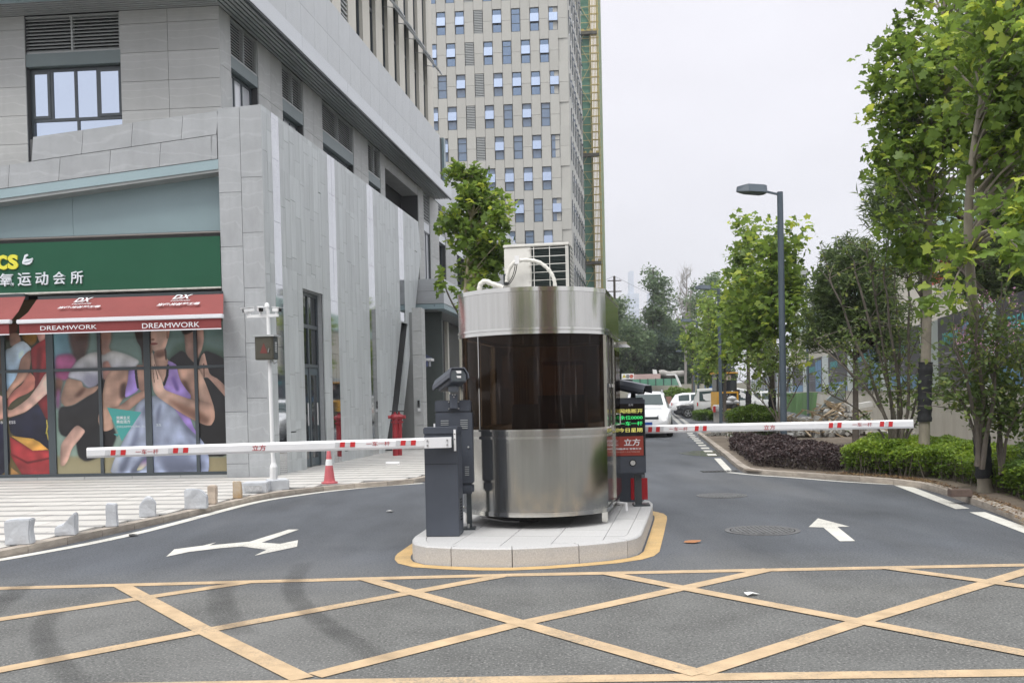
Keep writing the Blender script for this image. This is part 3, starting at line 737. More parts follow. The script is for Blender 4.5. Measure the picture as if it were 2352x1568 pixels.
# ------------------------------------------------------------------ printed window film, painted from polygons
def paint_poster():
    S0, S1, Z0, Z1, RES = sL, s_end, z_sill, zhd, 180
    Wd, Hd = int((S1-S0)*RES), int((Z1-Z0)*RES)
    ss = S0+(np.arange(Wd)+.5)/RES; zs = Z0+(np.arange(Hd)+.5)/RES
    SS, ZZ = np.meshgrid(ss, zs); P0 = WF.pt(0, 0, SO)
    X = P0.x+WF.d.x*SS; Y = P0.y+WF.d.y*SS; Z = ZZ
    D = np.stack([X-EYE.x, Y-EYE.y, Z-EYE.z], -1); w_ = D@np.array(CF)
    px_ = FW/2+F*(D@np.array(CR))/w_; py_ = FH/2-F*((D@np.array(CU))/w_-SY)
    cx, cy = px_/.4102, (py_-491.9)/.4102
    img = np.zeros((Hd, Wd, 3)); 
    def blur(m, k):
        if k < 1: return m
        k = int(round(k*1.2))
        for _ in range(2):
            for ax in (0, 1):
                p = np.pad(m, [(k, k) if a == ax else (0, 0) for a in (0, 1)], mode='edge'); c = np.cumsum(p, axis=ax)
                c = np.concatenate([np.zeros_like(np.take(c, [0], axis=ax)), c], axis=ax); n = m.shape[ax]
                m = (np.take(c, np.arange(2*k+1, 2*k+1+n), axis=ax)-np.take(c, np.arange(0, n), axis=ax))/(2*k+1)
        return m
    def mask(P):
        c = np.zeros(cx.shape, bool); j = len(P)-1
        for i in range(len(P)):
            xi, yi = P[i]; xj, yj = P[j]
            if yi != yj:
                c ^= ((yi > cy) != (yj > cy)) & (cx < (xj-xi)*(cy-yi)/(yj-yi)+xi)
            j = i
        return c.astype(float)
    def curve(P, it=1):
        for _ in range(2):
            w_c = .17
            q = []
            for a, b in zip(P, P[1:]+P[:1]): q += [(a[0]*(1-w_c)+b[0]*w_c, a[1]*(1-w_c)+b[1]*w_c), (a[0]*w_c+b[0]*(1-w_c), a[1]*w_c+b[1]*(1-w_c))]
            P = q
        return P
    def put(P, c1, c2=None, g=(0, 1), soft=1, sm=True, vol=.16):
        nonlocal img
        m0 = mask(curve(P) if sm else P)
        if m0.sum() == 0: return
        m = blur(m0, soft)
        xs = [p[0] for p in P]; ys = [p[1] for p in P]
        t_ = ((cx-min(xs))/(max(xs)-min(xs)+1)*g[0] + (cy-min(ys))/(max(ys)-min(ys)+1)*g[1]); t_ = np.clip(t_, 0, 1)[..., None]
        if vol and c1[0] > c1[1]*1.1 and c1[1] > 120 and c1[2] > 95: c1 = tuple(c*.94+12 for c in c1); c2 = tuple(c*.8+46 for c in c2) if c2 else None
        c1 = np.array(c1)/255.; c2 = np.array(c2 if c2 else [c*.75 for c in c1*255])/255.
        col_ = c1*(1-t_)+c2*t_
        if vol: col_ = col_*(1-vol+vol*np.clip(blur(m0, 9), 0, 1)**.8)[..., None]*1.04
        if vol:
            ao = blur(m0, 7)*(1-m0); img = img*(1-.28*ao[..., None])                 # printed contact tone round a limb
            lit = blur(m0, 6)-blur(np.roll(np.roll(m0, 8, 0), 8, 1), 6)              # studio light from the upper side
            col_ = col_*(1+.30*np.clip(lit, -.6, .6)[..., None]*m0[..., None])*(1+.075*N1[..., None])
        img = img*(1-m[..., None])+col_*m[..., None]
    N1 = blur(rng.normal(0, 1, cx.shape), 10); N1 /= N1.std()+1e-6
    # backgrounds
    img[:] = np.array((92, 78, 52))/255.
    put([(-600, 600), (300, 600), (300, 1500), (-600, 1500)], (60, 74, 58), (120, 98, 50), soft=0, sm=False, vol=0)
    put([(290, 600), (1400, 600), (1400, 1500), (290, 1500)], (118, 150, 146), (150, 172, 158), soft=0, sm=False, vol=0)
    put([(290, 600), (420, 600), (400, 900), (290, 900)], (120, 170, 185), (100, 140, 160), soft=9, vol=0)
    put([(1000, 700), (1300, 780), (1300, 880), (900, 860)], (96, 128, 112), soft=8, vol=0)
    put([(290, 1355), (1400, 1355), (1400, 1520), (290, 1520)], (156, 148, 112), (176, 168, 134), soft=4, sm=False, vol=0)
    def Q(*p): return [(x*1.0297, 571.9+y*1.0297) for x, y in p]
    SK = None
    # poster one: hands in a circle
    put(Q((-300, 60), (10, 90), (30, 300), (20, 420), (-300, 420)), (110, 84, 66), (70, 50, 42))
    put(Q((20, 40), (100, 40), (95, 80), (60, 135), (30, 120)), (110, 66, 48), (70, 40, 30))
    put(Q((50, 95), (100, 90), (118, 132), (95, 165), (55, 165)), (176, 140, 120), (130, 92, 76))
    put(Q((120, 60), (205, 80), (200, 140), (170, 165), (118, 120)), (150, 112, 26), (118, 86, 26))
    put(Q((195, 85), (250, 85), (245, 130), (215, 145)), (214, 160, 150), (180, 120, 108))
    put(Q((25, 182), (60, 172), (78, 155), (122, 132), (150, 150), (175, 180), (140, 205), (112, 240), (108, 310), (62, 400), (36, 410)), (192, 210, 224), (140, 176, 206), soft=0)
    put(Q((112, 236), (135, 206), (166, 182), (170, 240), (160, 300), (138, 345), (72, 402), (38, 455), (36, 405), (92, 330)), (206, 160, 130), (150, 98, 76), g=(.9, .3), soft=0)
    put(Q((166, 182), (200, 150), (256, 118), (280, 110), (280, 562), (252, 560), (225, 505), (206, 472), (190, 400), (192, 350), (176, 290)), (180, 26, 36), (120, 10, 20), soft=0)
    put(Q((200, 170), (230, 160), (222, 290), (205, 380), (196, 330)), (140, 14, 24), (100, 8, 16), soft=3, vol=0)
    put(Q((160, 300), (192, 330), (190, 392), (150, 420), (100, 440), (60, 470), (44, 500), (40, 452), (72, 405), (120, 372)), (206, 130, 104), (140, 52, 42), soft=0)
    put(Q((262, 298), (282, 296), (282, 398), (232, 442), (180, 490), (140, 520), (90, 538), (48, 550), (16, 540), (20, 500), (60, 512), (110, 480), (160, 440), (205, 380), (240, 320)), (234, 198, 182), (176, 118, 94), g=(-.4, 1.0), soft=0)
    put(Q((-200, 400), (10, 425), (38, 470), (45, 520), (20, 560), (-60, 570), (-200, 540)), (222, 180, 160), (160, 100, 82))
    put(Q((44, 556), (90, 542), (140, 524), (206, 474), (226, 510), (250, 562), (290, 566), (300, 745), (262, 722), (180, 668), (60, 645)), (38, 42, 70), (16, 18, 40), soft=0)
    put(Q((-300, 575), (44, 556), (60, 870), (-300, 870)), (24, 28, 66), (12, 14, 40), soft=0)
    for w3 in (Q((251, 562), (258, 562), (262, 610), (252, 640), (247, 636), (256, 608)), Q((272, 566), (279, 566), (256, 615), (268, 674), (261, 674), (249, 614))): put(w3, (226, 206, 70), soft=0, vol=0)
    put(Q((55, 655), (182, 726), (292, 728), (296, 860), (120, 858), (62, 762)), (196, 26, 36), (140, 10, 22), sm=False, soft=0)
    put(Q((58, 742), (150, 790), (296, 760), (296, 770), (150, 800), (58, 752)), (120, 8, 18), soft=2, vol=0, sm=False)
    put(Q((62, 650), (180, 664), (215, 682), (265, 724), (180, 730)), (232, 182, 62), (196, 138, 36), sm=False, soft=0)
    put(Q((60, 820), (110, 858), (60, 860)), (206, 150, 70), sm=False)
    # poster two: a class sitting cross-legged
    put(Q((372, 20), (486, 20), (482, 160), (466, 205), (474, 240), (395, 240), (396, 195), (376, 130)), (112, 82, 74), (80, 58, 52), soft=4)
    put(Q((300, 218), (340, 206), (392, 204), (420, 240), (384, 300), (372, 345), (330, 350), (300, 332)), (170, 84, 138), (140, 62, 110), soft=3)
    put(Q((300, 330), (345, 348), (336, 402), (318, 430), (300, 440)), (122, 84, 68), (90, 60, 50), soft=3)
    put(Q((305, 400), (330, 395), (325, 500), (305, 500)), (150, 90, 140), soft=4)
    put(Q((516, 20), (608, 20), (606, 130), (592, 168), (612, 200), (560, 225), (536, 190), (534, 130)), (150, 112, 98), (180, 142, 126), soft=3)
    put(Q((368, 332), (385, 288), (430, 232), (480, 202), (530, 192), (560, 214), (610, 184), (690, 206), (762, 242), (740, 280), (610, 292), (576, 345), (530, 375), (480, 388), (446, 352), (410, 342)), (206, 208, 206), (176, 178, 196), soft=2)
    put(Q((446, 352), (470, 300), (520, 320), (560, 300), (575, 345), (530, 378), (480, 390)), (170, 172, 190), (150, 150, 172), soft=6, vol=0)
    put(Q((318, 492), (400, 486), (470, 440), (540, 360), (600, 292), (640, 300), (600, 420), (560, 520), (640, 640), (600, 740), (470, 792), (426, 762), (412, 668), (320, 642)), (46, 44, 46), (26, 26, 30), soft=2)
    put(Q((366, 336), (408, 344), (446, 354), (452, 384), (480, 392), (530, 378), (548, 372), (520, 412), (462, 444), (400, 482), (356, 492), (334, 470), (332, 440), (346, 388)), (188, 150, 124), (126, 86, 66), g=(.2, .9), soft=1)
    put(Q((400, 440), (452, 384), (470, 392), (440, 430)), (120, 80, 62), soft=4, vol=0)
    put(Q((330, 812), (328, 740), (334, 690), (398, 606), (424, 588), (468, 622), (440, 662), (392, 716), (372, 782), (350, 812)), (214, 172, 154), (150, 106, 90), g=(.4, .6), soft=1)
    put(Q((556, 250), (590, 240), (612, 300), (590, 350), (560, 345)), (186, 130, 116), (140, 90, 76), soft=2)
    # right hand figure
    put(Q((915, 238), (985, 184), (1010, 200), (1060, 262), (1112, 184), (1180, 208), (1245, 246), (1245, 420), (1180, 350), (1120, 300), (1060, 300), (960, 270)), (44, 42, 46), (26, 24, 28), soft=1)
    put(Q((998, 20), (1106, 20), (1110, 130), (1098, 185), (1062, 262), (1010, 206), (1004, 130)), (176, 138, 122), (140, 100, 84), soft=1)
    put(Q((985, 20), (1060, 20), (1052, 84), (1008, 100), (990, 92)), (54, 42, 38), soft=2, vol=0)
    put(Q((1086, 345), (1130, 330), (1182, 386), (1250, 462), (1256, 760), (1090, 760), (1060, 600)), (34, 32, 36), (18, 18, 22), soft=1)
    put(Q((1082, 262), (1094, 215), (1112, 196), (1124, 250), (1140, 316), (1186, 340), (1246, 398), (1246, 462), (1182, 388), (1134, 334), (1112, 330), (1100, 338), (1082, 300)), (222, 180, 158), (156, 108, 88), soft=0)
    put(Q((1106, 255), (1111, 255), (1114, 330), (1108, 330)), (120, 76, 60), soft=0, vol=0, sm=False)
    put(Q((1080, 770), (1260, 770), (1260, 842), (1120, 842)), (150, 140, 104), (170, 158, 120), soft=1, vol=0, sm=False)
    # the woman in front
    put(Q((722, 20), (840, 20), (838, 120), (800, 255), (776, 262), (768, 170), (742, 132)), (70, 46, 36), (44, 30, 26), soft=1)
    put(Q((790, 150), (830, 150), (830, 270), (780, 290), (776, 255)), (176, 132, 110), (150, 106, 86), soft=2)
    put(Q((818, 20), (922, 20), (918, 110), (902, 168), (884, 196), (848, 198), (822, 176)), (226, 188, 168), (190, 146, 124), g=(.6, .3), soft=0)
    put(Q((905, 70), (924, 72), (918, 120), (906, 124)), (190, 140, 118), (150, 100, 84), soft=0)
    put(Q((820, 146), (840, 143), (860, 146), (856, 153), (836, 157), (820, 155)), (172, 92, 86), (140, 66, 62), soft=0, vol=0)
    put(Q((822, 122), (838, 120), (842, 130), (824, 133)), (176, 126, 106), soft=1, vol=0)
    put(Q((838, 190), (898, 178), (908, 236), (956, 264), (930, 300), (908, 352), (872, 360), (850, 300), (834, 240)), (204, 162, 140), (176, 130, 108), soft=0)
    put(Q((842, 192), (898, 180), (902, 214), (868, 226), (846, 222)), (150, 104, 84), soft=3, vol=0)
    put(Q((894, 178), (902, 176), (908, 240), (900, 236)), (80, 54, 44), soft=1, vol=0)
    put(Q((738, 262), (796, 268), (800, 410), (762, 408), (744, 350)), (200, 154, 130), (150, 104, 84), soft=0)
    put(Q((598, 296), (640, 284), (700, 284), (698, 350), (682, 430), (650, 480), (632, 520), (606, 560), (622, 608), (572, 628), (544, 606), (532, 560), (546, 490), (562, 400), (572, 345)), (214, 172, 146), (150, 106, 84), g=(.9, .3), soft=0)
    put(Q((652, 372), (686, 350), (690, 440), (654, 452)), (96, 66, 54), soft=4, vol=0)
    put(Q((700, 290), (732, 284), (738, 335), (756, 390), (744, 412), (678, 446), (684, 392), (696, 350)), (164, 134, 216), (120, 90, 176), g=(.2, .8), soft=0)
    put(Q((731, 284), (744, 284), (750, 340), (756, 392), (746, 392), (736, 340)), (34, 28, 40), soft=0, vol=0, sm=False)
    put(Q((586, 500), (650, 488), (722, 432), (760, 412), (800, 396), (802, 440), (756, 466), (700, 512), (660, 508), (606, 520)), (206, 160, 136), (140, 96, 76), g=(.1, 1), soft=0)
    put(Q((946, 268), (962, 272), (1070, 276), (1090, 310), (1096, 460), (1042, 456), (1032, 424), (992, 396), (968, 345)), (214, 172, 148), (150, 100, 78), g=(.6, .4), soft=0)
    put(Q((985, 345), (1015, 350), (1040, 420), (1010, 405)), (110, 72, 56), soft=4, vol=0)
    put(Q((912, 240), (930, 246), (962, 264), (966, 300), (982, 352), (1012, 396), (1040, 430), (1032, 460), (980, 446), (908, 424), (884, 398), (906, 342), (916, 290)), (178, 146, 226), (130, 98, 188), g=(.5, .5), soft=0)
    put(Q((908, 262), (920, 262), (916, 322), (896, 378), (884, 374), (902, 322)), (34, 28, 40), soft=0, vol=0, sm=False)
    put(Q((930, 330), (950, 330), (975, 400), (960, 410)), (130, 98, 190), soft=3, vol=0)
    put(Q((596, 862), (616, 790), (650, 716), (690, 640), (712, 590), (736, 492), (762, 460), (800, 436), (850, 430), (892, 450), (960, 508), (1012, 572), (1076, 645), (1112, 690), (1136, 760), (1138, 820), (1128, 862)), (186, 198, 218), (134, 144, 172), g=(.7, .4), soft=0)
    for w3, dk in ((Q((636, 850), (690, 740), (736, 640), (748, 560), (762, 560), (752, 660), (716, 760), (680, 850)), 6), (Q((700, 850), (760, 770), (800, 740), (796, 780), (750, 850)), 3), (Q((770, 500), (800, 470), (806, 500), (780, 560)), 6), (Q((850, 520), (870, 470), (880, 480), (866, 560), (852, 600)), 4), (Q((960, 540), (1020, 600), (1076, 660), (1070, 672), (1000, 610)), 4), (Q((860, 760), (930, 730), (1080, 800), (1080, 850), (900, 850)), 10)):
        put(w3, (128, 138, 166), soft=dk, vol=0)
    put(Q((620, 790), (650, 740), (640, 850), (606, 850)), (206, 214, 230), soft=4, vol=0)
    put(Q((940, 490), (990, 520), (1034, 548), (1052, 602), (1078, 640), (1074, 652), (1010, 590)), (170, 138, 222), (124, 92, 184), g=(.4, .6), soft=0)
    put(Q((768, 790), (800, 764), (806, 800), (772, 832), (740, 838)), (110, 84, 160), (200, 200, 150), soft=1)
    put(Q((1060, 276), (1084, 290), (1110, 342), (1140, 420), (1166, 500), (1169, 552), (1150, 592), (1120, 590), (1086, 500), (1078, 400)), (222, 182, 158), (166, 120, 96), g=(.9, .1), soft=0)
    put(Q((820, 200), (832, 196), (842, 250), (858, 300), (882, 348), (892, 398), (960, 424), (1040, 452), (1110, 462), (1150, 480), (1168, 520), (1168, 560), (1148, 594), (1116, 592), (1060, 566), (980, 522), (900, 468), (858, 438), (836, 408), (826, 352), (818, 280)), (232, 198, 178), (166, 118, 94), g=(.3, .8), soft=0)
    for w3 in (Q((838, 260), (842, 260), (862, 340), (858, 344)), Q((828, 270), (832, 270), (842, 360), (838, 362))): put(w3, (150, 106, 88), soft=0, vol=0, sm=False)
    put(Q((900, 440), (1000, 485), (1090, 520), (1140, 560), (1120, 590), (1000, 530)), (156, 110, 88), soft=6, vol=0)
    img[:] = img
    put([(600, 1082), (792, 1108), (683, 1270)], (64, 178, 172), (58, 166, 162), soft=0, sm=False, vol=0)
    put([(636, 1230), (668, 1226), (660, 1246)], (64, 178, 172), soft=0, sm=False, vol=0)
    img = np.clip(img, 0, 1)**1.08
    # paper grain
    g = rng.normal(0, 1, img.shape[:2]); g = blur(g, 2)*.03+rng.normal(0, .008, img.shape[:2])
    img = np.clip(img*(1+g[..., None]), 0, 1)
    I = bpy.data.images.new('window_film', Wd, Hd)
    buf = np.ones((Hd, Wd, 4), np.float32); buf[..., :3] = img; I.pixels.foreach_set(buf.ravel()); I.update(); I.pack()
    m = bpy.data.materials.new('printed_window_film'); m.use_nodes = True; t = m.node_tree; b = t.nodes['Principled BSDF']
    ti_ = t.nodes.new('ShaderNodeTexImage'); ti_.image = I; ti_.extension = 'EXTEND'; uvn_ = t.nodes.new('ShaderNodeUVMap'); t.links.new(uvn_.outputs[0], ti_.inputs[0])
    hs = t.nodes.new('ShaderNodeHueSaturation'); hs.inputs['Value'].default_value = .92; hs.inputs['Saturation'].default_value = .92; t.links.new(ti_.outputs[0], hs.inputs['Color'])
    t.links.new(hs.outputs[0], b.inputs['Base Color']); b.inputs['Roughness'].default_value = .5; b.inputs['Coat Weight'].default_value = .4; b.inputs['Coat Roughness'].default_value = .04
    return m, (S0, S1, Z0, Z1)
M_POST, (pS0, pS1, pZ0, pZ1) = paint_poster()
def film(a, b, z0, z1, w_parent):
    ob = MB().wbox(WF, a, b, z0, z1, SO-.02, SO).build('printed_pane', M_POST, w_parent)
    me = ob.data; uv = me.uv_layers.new(name='UVMap'); off = wl(w_parent)
    for lp in me.loops:
        co = me.vertices[lp.vertex_index].co+off; r = co-WF.P
        uv.data[lp.index].uv = ((r.dot(WF.d)-pS0)/(pS1-pS0), (r.z-pZ0)/(pZ1-pZ0))
    return ob
for (a, wa), (b, wb) in zip(mxs[:-1], mxs[1:]):
    film(a+wa/2+.001, b-wb/2-.001, z_sill+.036, z_tr0-.031, ob0); film(a+wa/2+.001, b-wb/2-.001, z_tr0+.031, zhd, ob0)
M_TXTW = mat('white_lettering', (.75, .76, .78), .5)
def wtext(nm, txt, m, parent, w, xl, yb, xr, yt, o, **k):
    """lettering fitted between two photo points on a wall plane (w.d may run leftwards)"""
    s0, z0 = w.px(xl, yb, o); s1, z1 = w.px(xr, yt, o)
    ex = w.d if s1 > s0 else -w.d
    z0b = w.px(xl, yb, o)[1]; return lettering(nm, txt, m, parent, w.pt(s0, min(z0, z1), o), ex, (0, 0, 1), abs(s1-s0), abs(z1-z0), **k)
cwp = lambda x, y: (x*.4102, 491.9+y*.4102)
def ptxt(t_, x0, y0, x1, y1, m=M_TXTW, **k):
    a = cwp(x0, y1); b = cwp(x1, y0); return wtext('film_lettering', t_, m, ob0, WF, a[0], a[1], b[0], b[1], SO+.001, thick=.002, **k)
M_TXTP = mat('pale_lettering', (.55, .62, .66), .5)
ptxt('完美主义', 652, 1128, 728, 1148, bold=.02); ptxt('秀出活力', 652, 1150, 728, 1171, bold=.02)
ptxt('DREAMWORK BU', 655, 1180, 818, 1195, m=M_TXTP); ptxt('SS', 876, 1172, 902, 1186, m=M_TXTP)
ptxt('BU', 5, 1157, 30, 1172); ptxt('ESS', 52, 1155, 86, 1172)
# --- beige front wall above the gable, with the strip window
zso = fs(300, 24, BO)[1]                # soffit height
cor = fs(510, 300, BO)[0]               # corner of the beige wall (s on WF)
zlow = 5.25
wl_p, wr_p = fs(61, 230, BO)[0], fs(279, 230, BO)[0]
MB().wbox(WF, cor+.3, s_end, 4.6, zso, -3, BO-.45).build('front_wall_core', M_JOINT, ob0); MB().wbox(WF, cor+.05, wr_p, zlow, zso, BO-.3, BO-.031).build('front_wall_backing', M_JOINT, ob0); MB().wbox(WF, wl_p, s_end, zlow, zso, BO-.3, BO-.031).build('front_wall_backing', M_JOINT, ob0)
wl_, wr_ = fs(61, 230, BO)[0], fs(279, 230, BO)[0]      # opening: s grows leftwards
ztopo, zbo = zso, 4.6
rows = [zso]; zr = fs(350, 53, BO)[1]
while zr > zlow: rows.append(zr); zr -= .575
cols = [cor, fs(388, 200, BO)[0], wr_]
for z1, z0 in zip(rows[:-1], rows[1:]):
    for a, b in zip(cols[:-1], cols[1:]): wpiece('cladding_panel', u_be, ob0, WF, a+.004, b-.004, z0+.004, z1-.004, BO-.03, BO)
    x = wl_
    for k in range(4): wpiece('cladding_panel', u_be, ob0, WF, x+.004, x+.9-.004, z0+.004, z1-.004, BO-.03, BO); x += .9
# louvre block, spandrel and window in the opening
zl0 = fs(160, 119, BO)[1]; zs0 = fs(160, 149, BO)[1]
def louvre(w, s0, s1, z0, z1, o, parent, nblade, mid=1, name='louvre'):
    fr = MB(); t_ = .035
    for a, b, c, d in ((s0, s0+t_, z0, z1), (s1-t_, s1, z0, z1), (s0+t_, s1-t_, z0, z0+t_), (s0+t_, s1-t_, z1-t_, z1)): fr.wbox(w, a, b, c, d, o-.1, o)
    for k in range(1, mid+1): q = s0+(s1-s0)*k/(mid+1); fr.wbox(w, q-t_/2, q+t_/2, z0+t_, z1-t_, o-.1, o-.002)
    f_ = fr.build(name, M_LOUV, parent)
    bm_ = MB(); h = (z1-z0-2*t_)/nblade
    for k in range(nblade):
        zc = z0+t_+h*(k+.5); P = []
        for a in (s0+t_, s1-t_): P += [w.pt(a, zc-h*.42, o-.015), w.pt(a, zc-h*.28, o-.008), w.pt(a, zc+h*.40, o-.075), w.pt(a, zc+h*.30, o-.085)]
        bm_.add(P, [(0, 1, 2, 3), (7, 6, 5, 4), (0, 4, 5, 1), (1, 5, 6, 2), (2, 6, 7, 3), (3, 7, 4, 0)])
    bm_.build('louvre_blade', M_LOUV, f_)
    MB().wbox(w, s0+.01, s1-.01, z0+.01, z1-.01, o-.14, o-.12).build('louvre_back', M_BLACK, f_)
    return f_
louvre(WF, wr_+.004, wl_+.06, zl0, zso-.005, BO-.05, ob0, 10)
MB().wbox(WF, wr_+.002, wl_+.06, zs0, zl0-.003, BO-.2, BO-.02).build('spandrel', M_PANELG, ob0, bevel=.006)
MB().wbox(WF, wr_+.002, wl_, 4.9, zs0-.003, BO-.44, BO-.3).build('window_void', M_BLACK, ob0)
def window(w, s0, s1, z0, z1, o, parent, muls, transom=None, name='window', glass=None, t_=.05, casements=()):
    fr = MB(); g = glass or M_GLASSR
    for a, b, c, d in ((s0, s0+t_, z0, z1), (s1-t_, s1, z0, z1), (s0+t_, s1-t_, z1-t_, z1), (s0+t_, s1-t_, z0, z0+t_)): fr.wbox(w, a, b, c, d, o-.08, o)
    zt = transom if transom else z0
    for q in muls: fr.wbox(w, q-t_/2, q+t_/2, zt+.02, z1-t_, o-.08, o-.003)
    if transom: fr.wbox(w, s0+t_, s1-t_, transom-.03, transom+.03, o-.08, o-.002)
    f_ = fr.build(name, M_FRAME, parent)
    qs = [s0+t_]+list(muls)+[s1-t_]
    for i, (a, b) in enumerate(zip(qs[:-1], qs[1:])):
        a2 = a + (t_/2 if i else 0); b2 = b - (t_/2 if i < len(qs)-2 else 0); zc0 = (transom+.03) if transom else z0+t_
        if i in casements:
            MB().wbox(w, a2, b2, zc0, z1-t_, o-.03, o+.012).build('casement', M_FRAME, f_)
            MB().wbox(w, a2+.055, b2-.055, zc0+.055, z1-t_-.055, o-.028, o+.016).build('pane', g, f_)
        else: MB().wbox(w, a2, b2, zc0, z1-t_, o-.05, o-.03).build('pane', g, f_)
    if transom: 
        m_ = (s0+s1)/2; fr2 = MB().wbox(w, m_-t_/2, m_+t_/2, z0+t_, transom-.03, o-.08, o-.004).build('mullion', M_FRAME, f_)
        MB().wbox(w, s0+t_, s1-t_, z0+t_, transom-.031, o-.05, o-.03).build('pane', g, f_)
    return f_
mu = [fs(x, 220, BO-.15)[0] for x in (225, 174, 119)]
ztr = fs(170, 274, BO-.15)[1]
window(WF, wr_+.01, wl_-.01, 4.55, zs0-.02, BO-.15, ob0, mu, ztr, casements=(0, 3), name='strip_window')

# --- beige side wall, set back, running up the road
Cb = WF.pt(cor, 0, BO); WB = Wall(Cb, HD, HN)
def bs(x, y, o=0): return WB.px(x, y, o)
zpar = bs(999, 333, .0)[1]
LB = 46.0
zs1 = fs(596, 240)[1]-.9
spans = []       # openings (s0,s1)
op = [((528.4, 591.6), 125, 152), ((647, 696), 223, 250), ((739.5, 811), 297, 324), ((845, 874), 391, 412)]
W_side = []
for (xa, xb), yl, yp in op:
    ya = {528.4: 60, 647: 160, 739.5: 240, 845: 340}[xa]
    s0 = bs(xa, ya)[0]; s1 = bs(xb, ya+60)[0]; zl = bs(xa, yl)[1]; zp = bs(xa, yp)[1]; W_side.append((s0, s1, zl, zp)); spans.append((s0, s1))
tr0, tr1 = bs(885.5, 450)[0], bs(962, 520)[0]; spans.append((tr0, tr1))
w5 = (bs(973.6, 505)[0], bs(988, 520)[0], bs(974, 639)[1], bs(974, 503)[1]); spans.append((w5[0], w5[1]))
w6 = (bs(1008, 532)[0], bs(1023.5, 543)[0]); spans.append(w6)
w7 = (w6[1]+2.4, w6[1]+4.2); spans.append(w7); w8 = (w7[1]+2.4, w7[1]+4.2); spans.append(w8)
zc = zso - .0
MB().wbox(WB, .06, LB, 4.3, zpar-.3, -7, -.65).build('side_wall_core', M_BLACK, ob0)
# wall panels between the openings
solid = []; p_ = 0.0
for a, b in sorted(spans): solid.append((p_, a)); p_ = b
solid.append((p_, LB))
for a, b in solid:
    MB().wbox(WB, a+.01, b-.01, 4.3, zc-.02, -.66, -.031).build('wall_core', M_JOINT, ob0)
    n = max(1, round((b-a)/.95)) if a < 24 else max(1, round((b-a)/1.9))
    for k in range(n):
        u, v = a+(b-a)*k/n, a+(b-a)*(k+1)/n
        zr = zc; step = 1.15
        while zr > 4.4 and not (a < 17 and zr < 5.6):
            wpiece('cladding_panel', u_be, ob0, WB, u+.004, v-.004, max(4.3, zr-step)+.004, zr-.004, -.03, 0); zr -= step
for s0, s1, zl, zp in W_side:
    louvre(WB, s0+.01, s1-.01, zl, zc-.01, -.015, ob0, 12, 3 if s1-s0 > 3 else 1)
    MB().wbox(WB, s0+.002, s1-.002, zp, zl-.003, -.25, -.01).build('spandrel', M_PANELG, ob0)
    n = 5 if s1-s0 > 3 else 3
    mu = [s0+.1+(s1-s0-.2)*k/n for k in range(1, n)]
    window(WB, s0+.02, s1-.02, 4.9, zp-.02, -.16, ob0, mu, None, name='side_window', glass=M_SKYPALE, casements=())
# terrace opening: lintel, ceiling and dark back
zt_ = bs(885.5, 385)[1]
MB().wbox(WB, tr0+.002, tr1-.002, zt_, zc-.01, -.6, -.015).build('terrace_lintel', M_BEIGE, ob0)
MB().wbox(WB, tr0-.2, tr1+.2, 4.3, zt_+.2, -3.4, -3.2).build('terrace_back_wall', M_STONE, ob0)
# tall windows farther along
for k, (a, b) in enumerate(((w5[0], w5[1]), w6, w7, w8)):
    louvre(WB, a+.01, b-.01, zc-1.15, zc-.01, -.015, ob0, 9, 1)
    zt2 = zc-1.5
    MB().wbox(WB, a+.002, b-.002, zt2+.005, zc-1.153, -.2, -.03).build('spandrel', M_PALE, ob0)
    window(WB, a+.02, b-.02, w5[2], zt2, -.05 if k == 0 else -.16, ob0, [(a+b)/2], None, name='tall_window', glass=M_SKYPALE if k == 0 else M_GLASSD)
# --- slatted eaves, fascia and parapet
OH = .70
sfas = WB.px(1036, 453, OH)[0]
zsf = zso
# corner of the eave outer edge, front eave runs left on WF
ncut = 7
for k in range(ncut):      # side soffit slats
    a = k*OH/ncut; wpiece('soffit_slat', unit_box(M_SLAT), ob0, WB, -.62+.0, sfas, zsf, zsf+.03, a+.012, a+OH/ncut-.02)
for k in range(ncut):
    a = k*OH/ncut; wpiece('soffit_slat', unit_box(M_SLAT), ob0, WF, cor-.05, s_end+1, zsf, zsf+.03, BO+a+.012, BO+a+OH/ncut-.02)
MB().wbox(WB, -.6, sfas, zsf+.05, zsf+.08, 0, OH).build('soffit_backing', M_BLACK, ob0)
MB().wbox(WF, cor-.05, s_end+1, zsf+.0505, zsf+.0805, BO, BO+OH).build('soffit_backing', M_BLACK, ob0)
q0 = -.62
nseg = 6; LL = (sfas-q0)/nseg
for k in range(nseg):
    wpiece('fascia_panel', unit_box(M_PALE), ob0, WB, q0+k*LL+.004, q0+(k+1)*LL-.004, zsf-.02, zsf+.34, OH-.02, OH+.03)
wpiece('fascia_trim', unit_box(M_DARK), ob0, WB, q0, sfas, zsf-.06, zsf-.022, OH-.03, OH+.015)
wpiece('gutter', unit_box(M_DARK), ob0, WB, q0+.1, sfas, zsf+.345, zsf+.40, OH-.25, OH-.03)
for k in range(4):
    wpiece('fascia_panel', unit_box(M_BLUEL), ob0, WF, cor-.66+k*2.2+.004, cor-.66+(k+1)*2.2-.004, zsf-.02, zsf+.34, BO+OH-.02, BO+OH+.03)
u_pa = unit_box(mat('parapet_cladding', (.55, .575, .59), .5, var=.05, vscale=1.5, bump=.1, bscale=12, objvar=.02))
zt_p = zpar
PO = OH-.22
for k in range(40):
    u = q0+.2+k*.97
    if u+.97 > sfas-.3: break
    for j in range(2):
        z0, z1 = zsf+.42+(zt_p-zsf-.42)*j/2, zsf+.42+(zt_p-zsf-.42)*(j+1)/2
        wpiece('parapet_panel', u_pa, ob0, WB, u+.003, u+.967, z0+.003, z1-.003, PO-.04, PO)
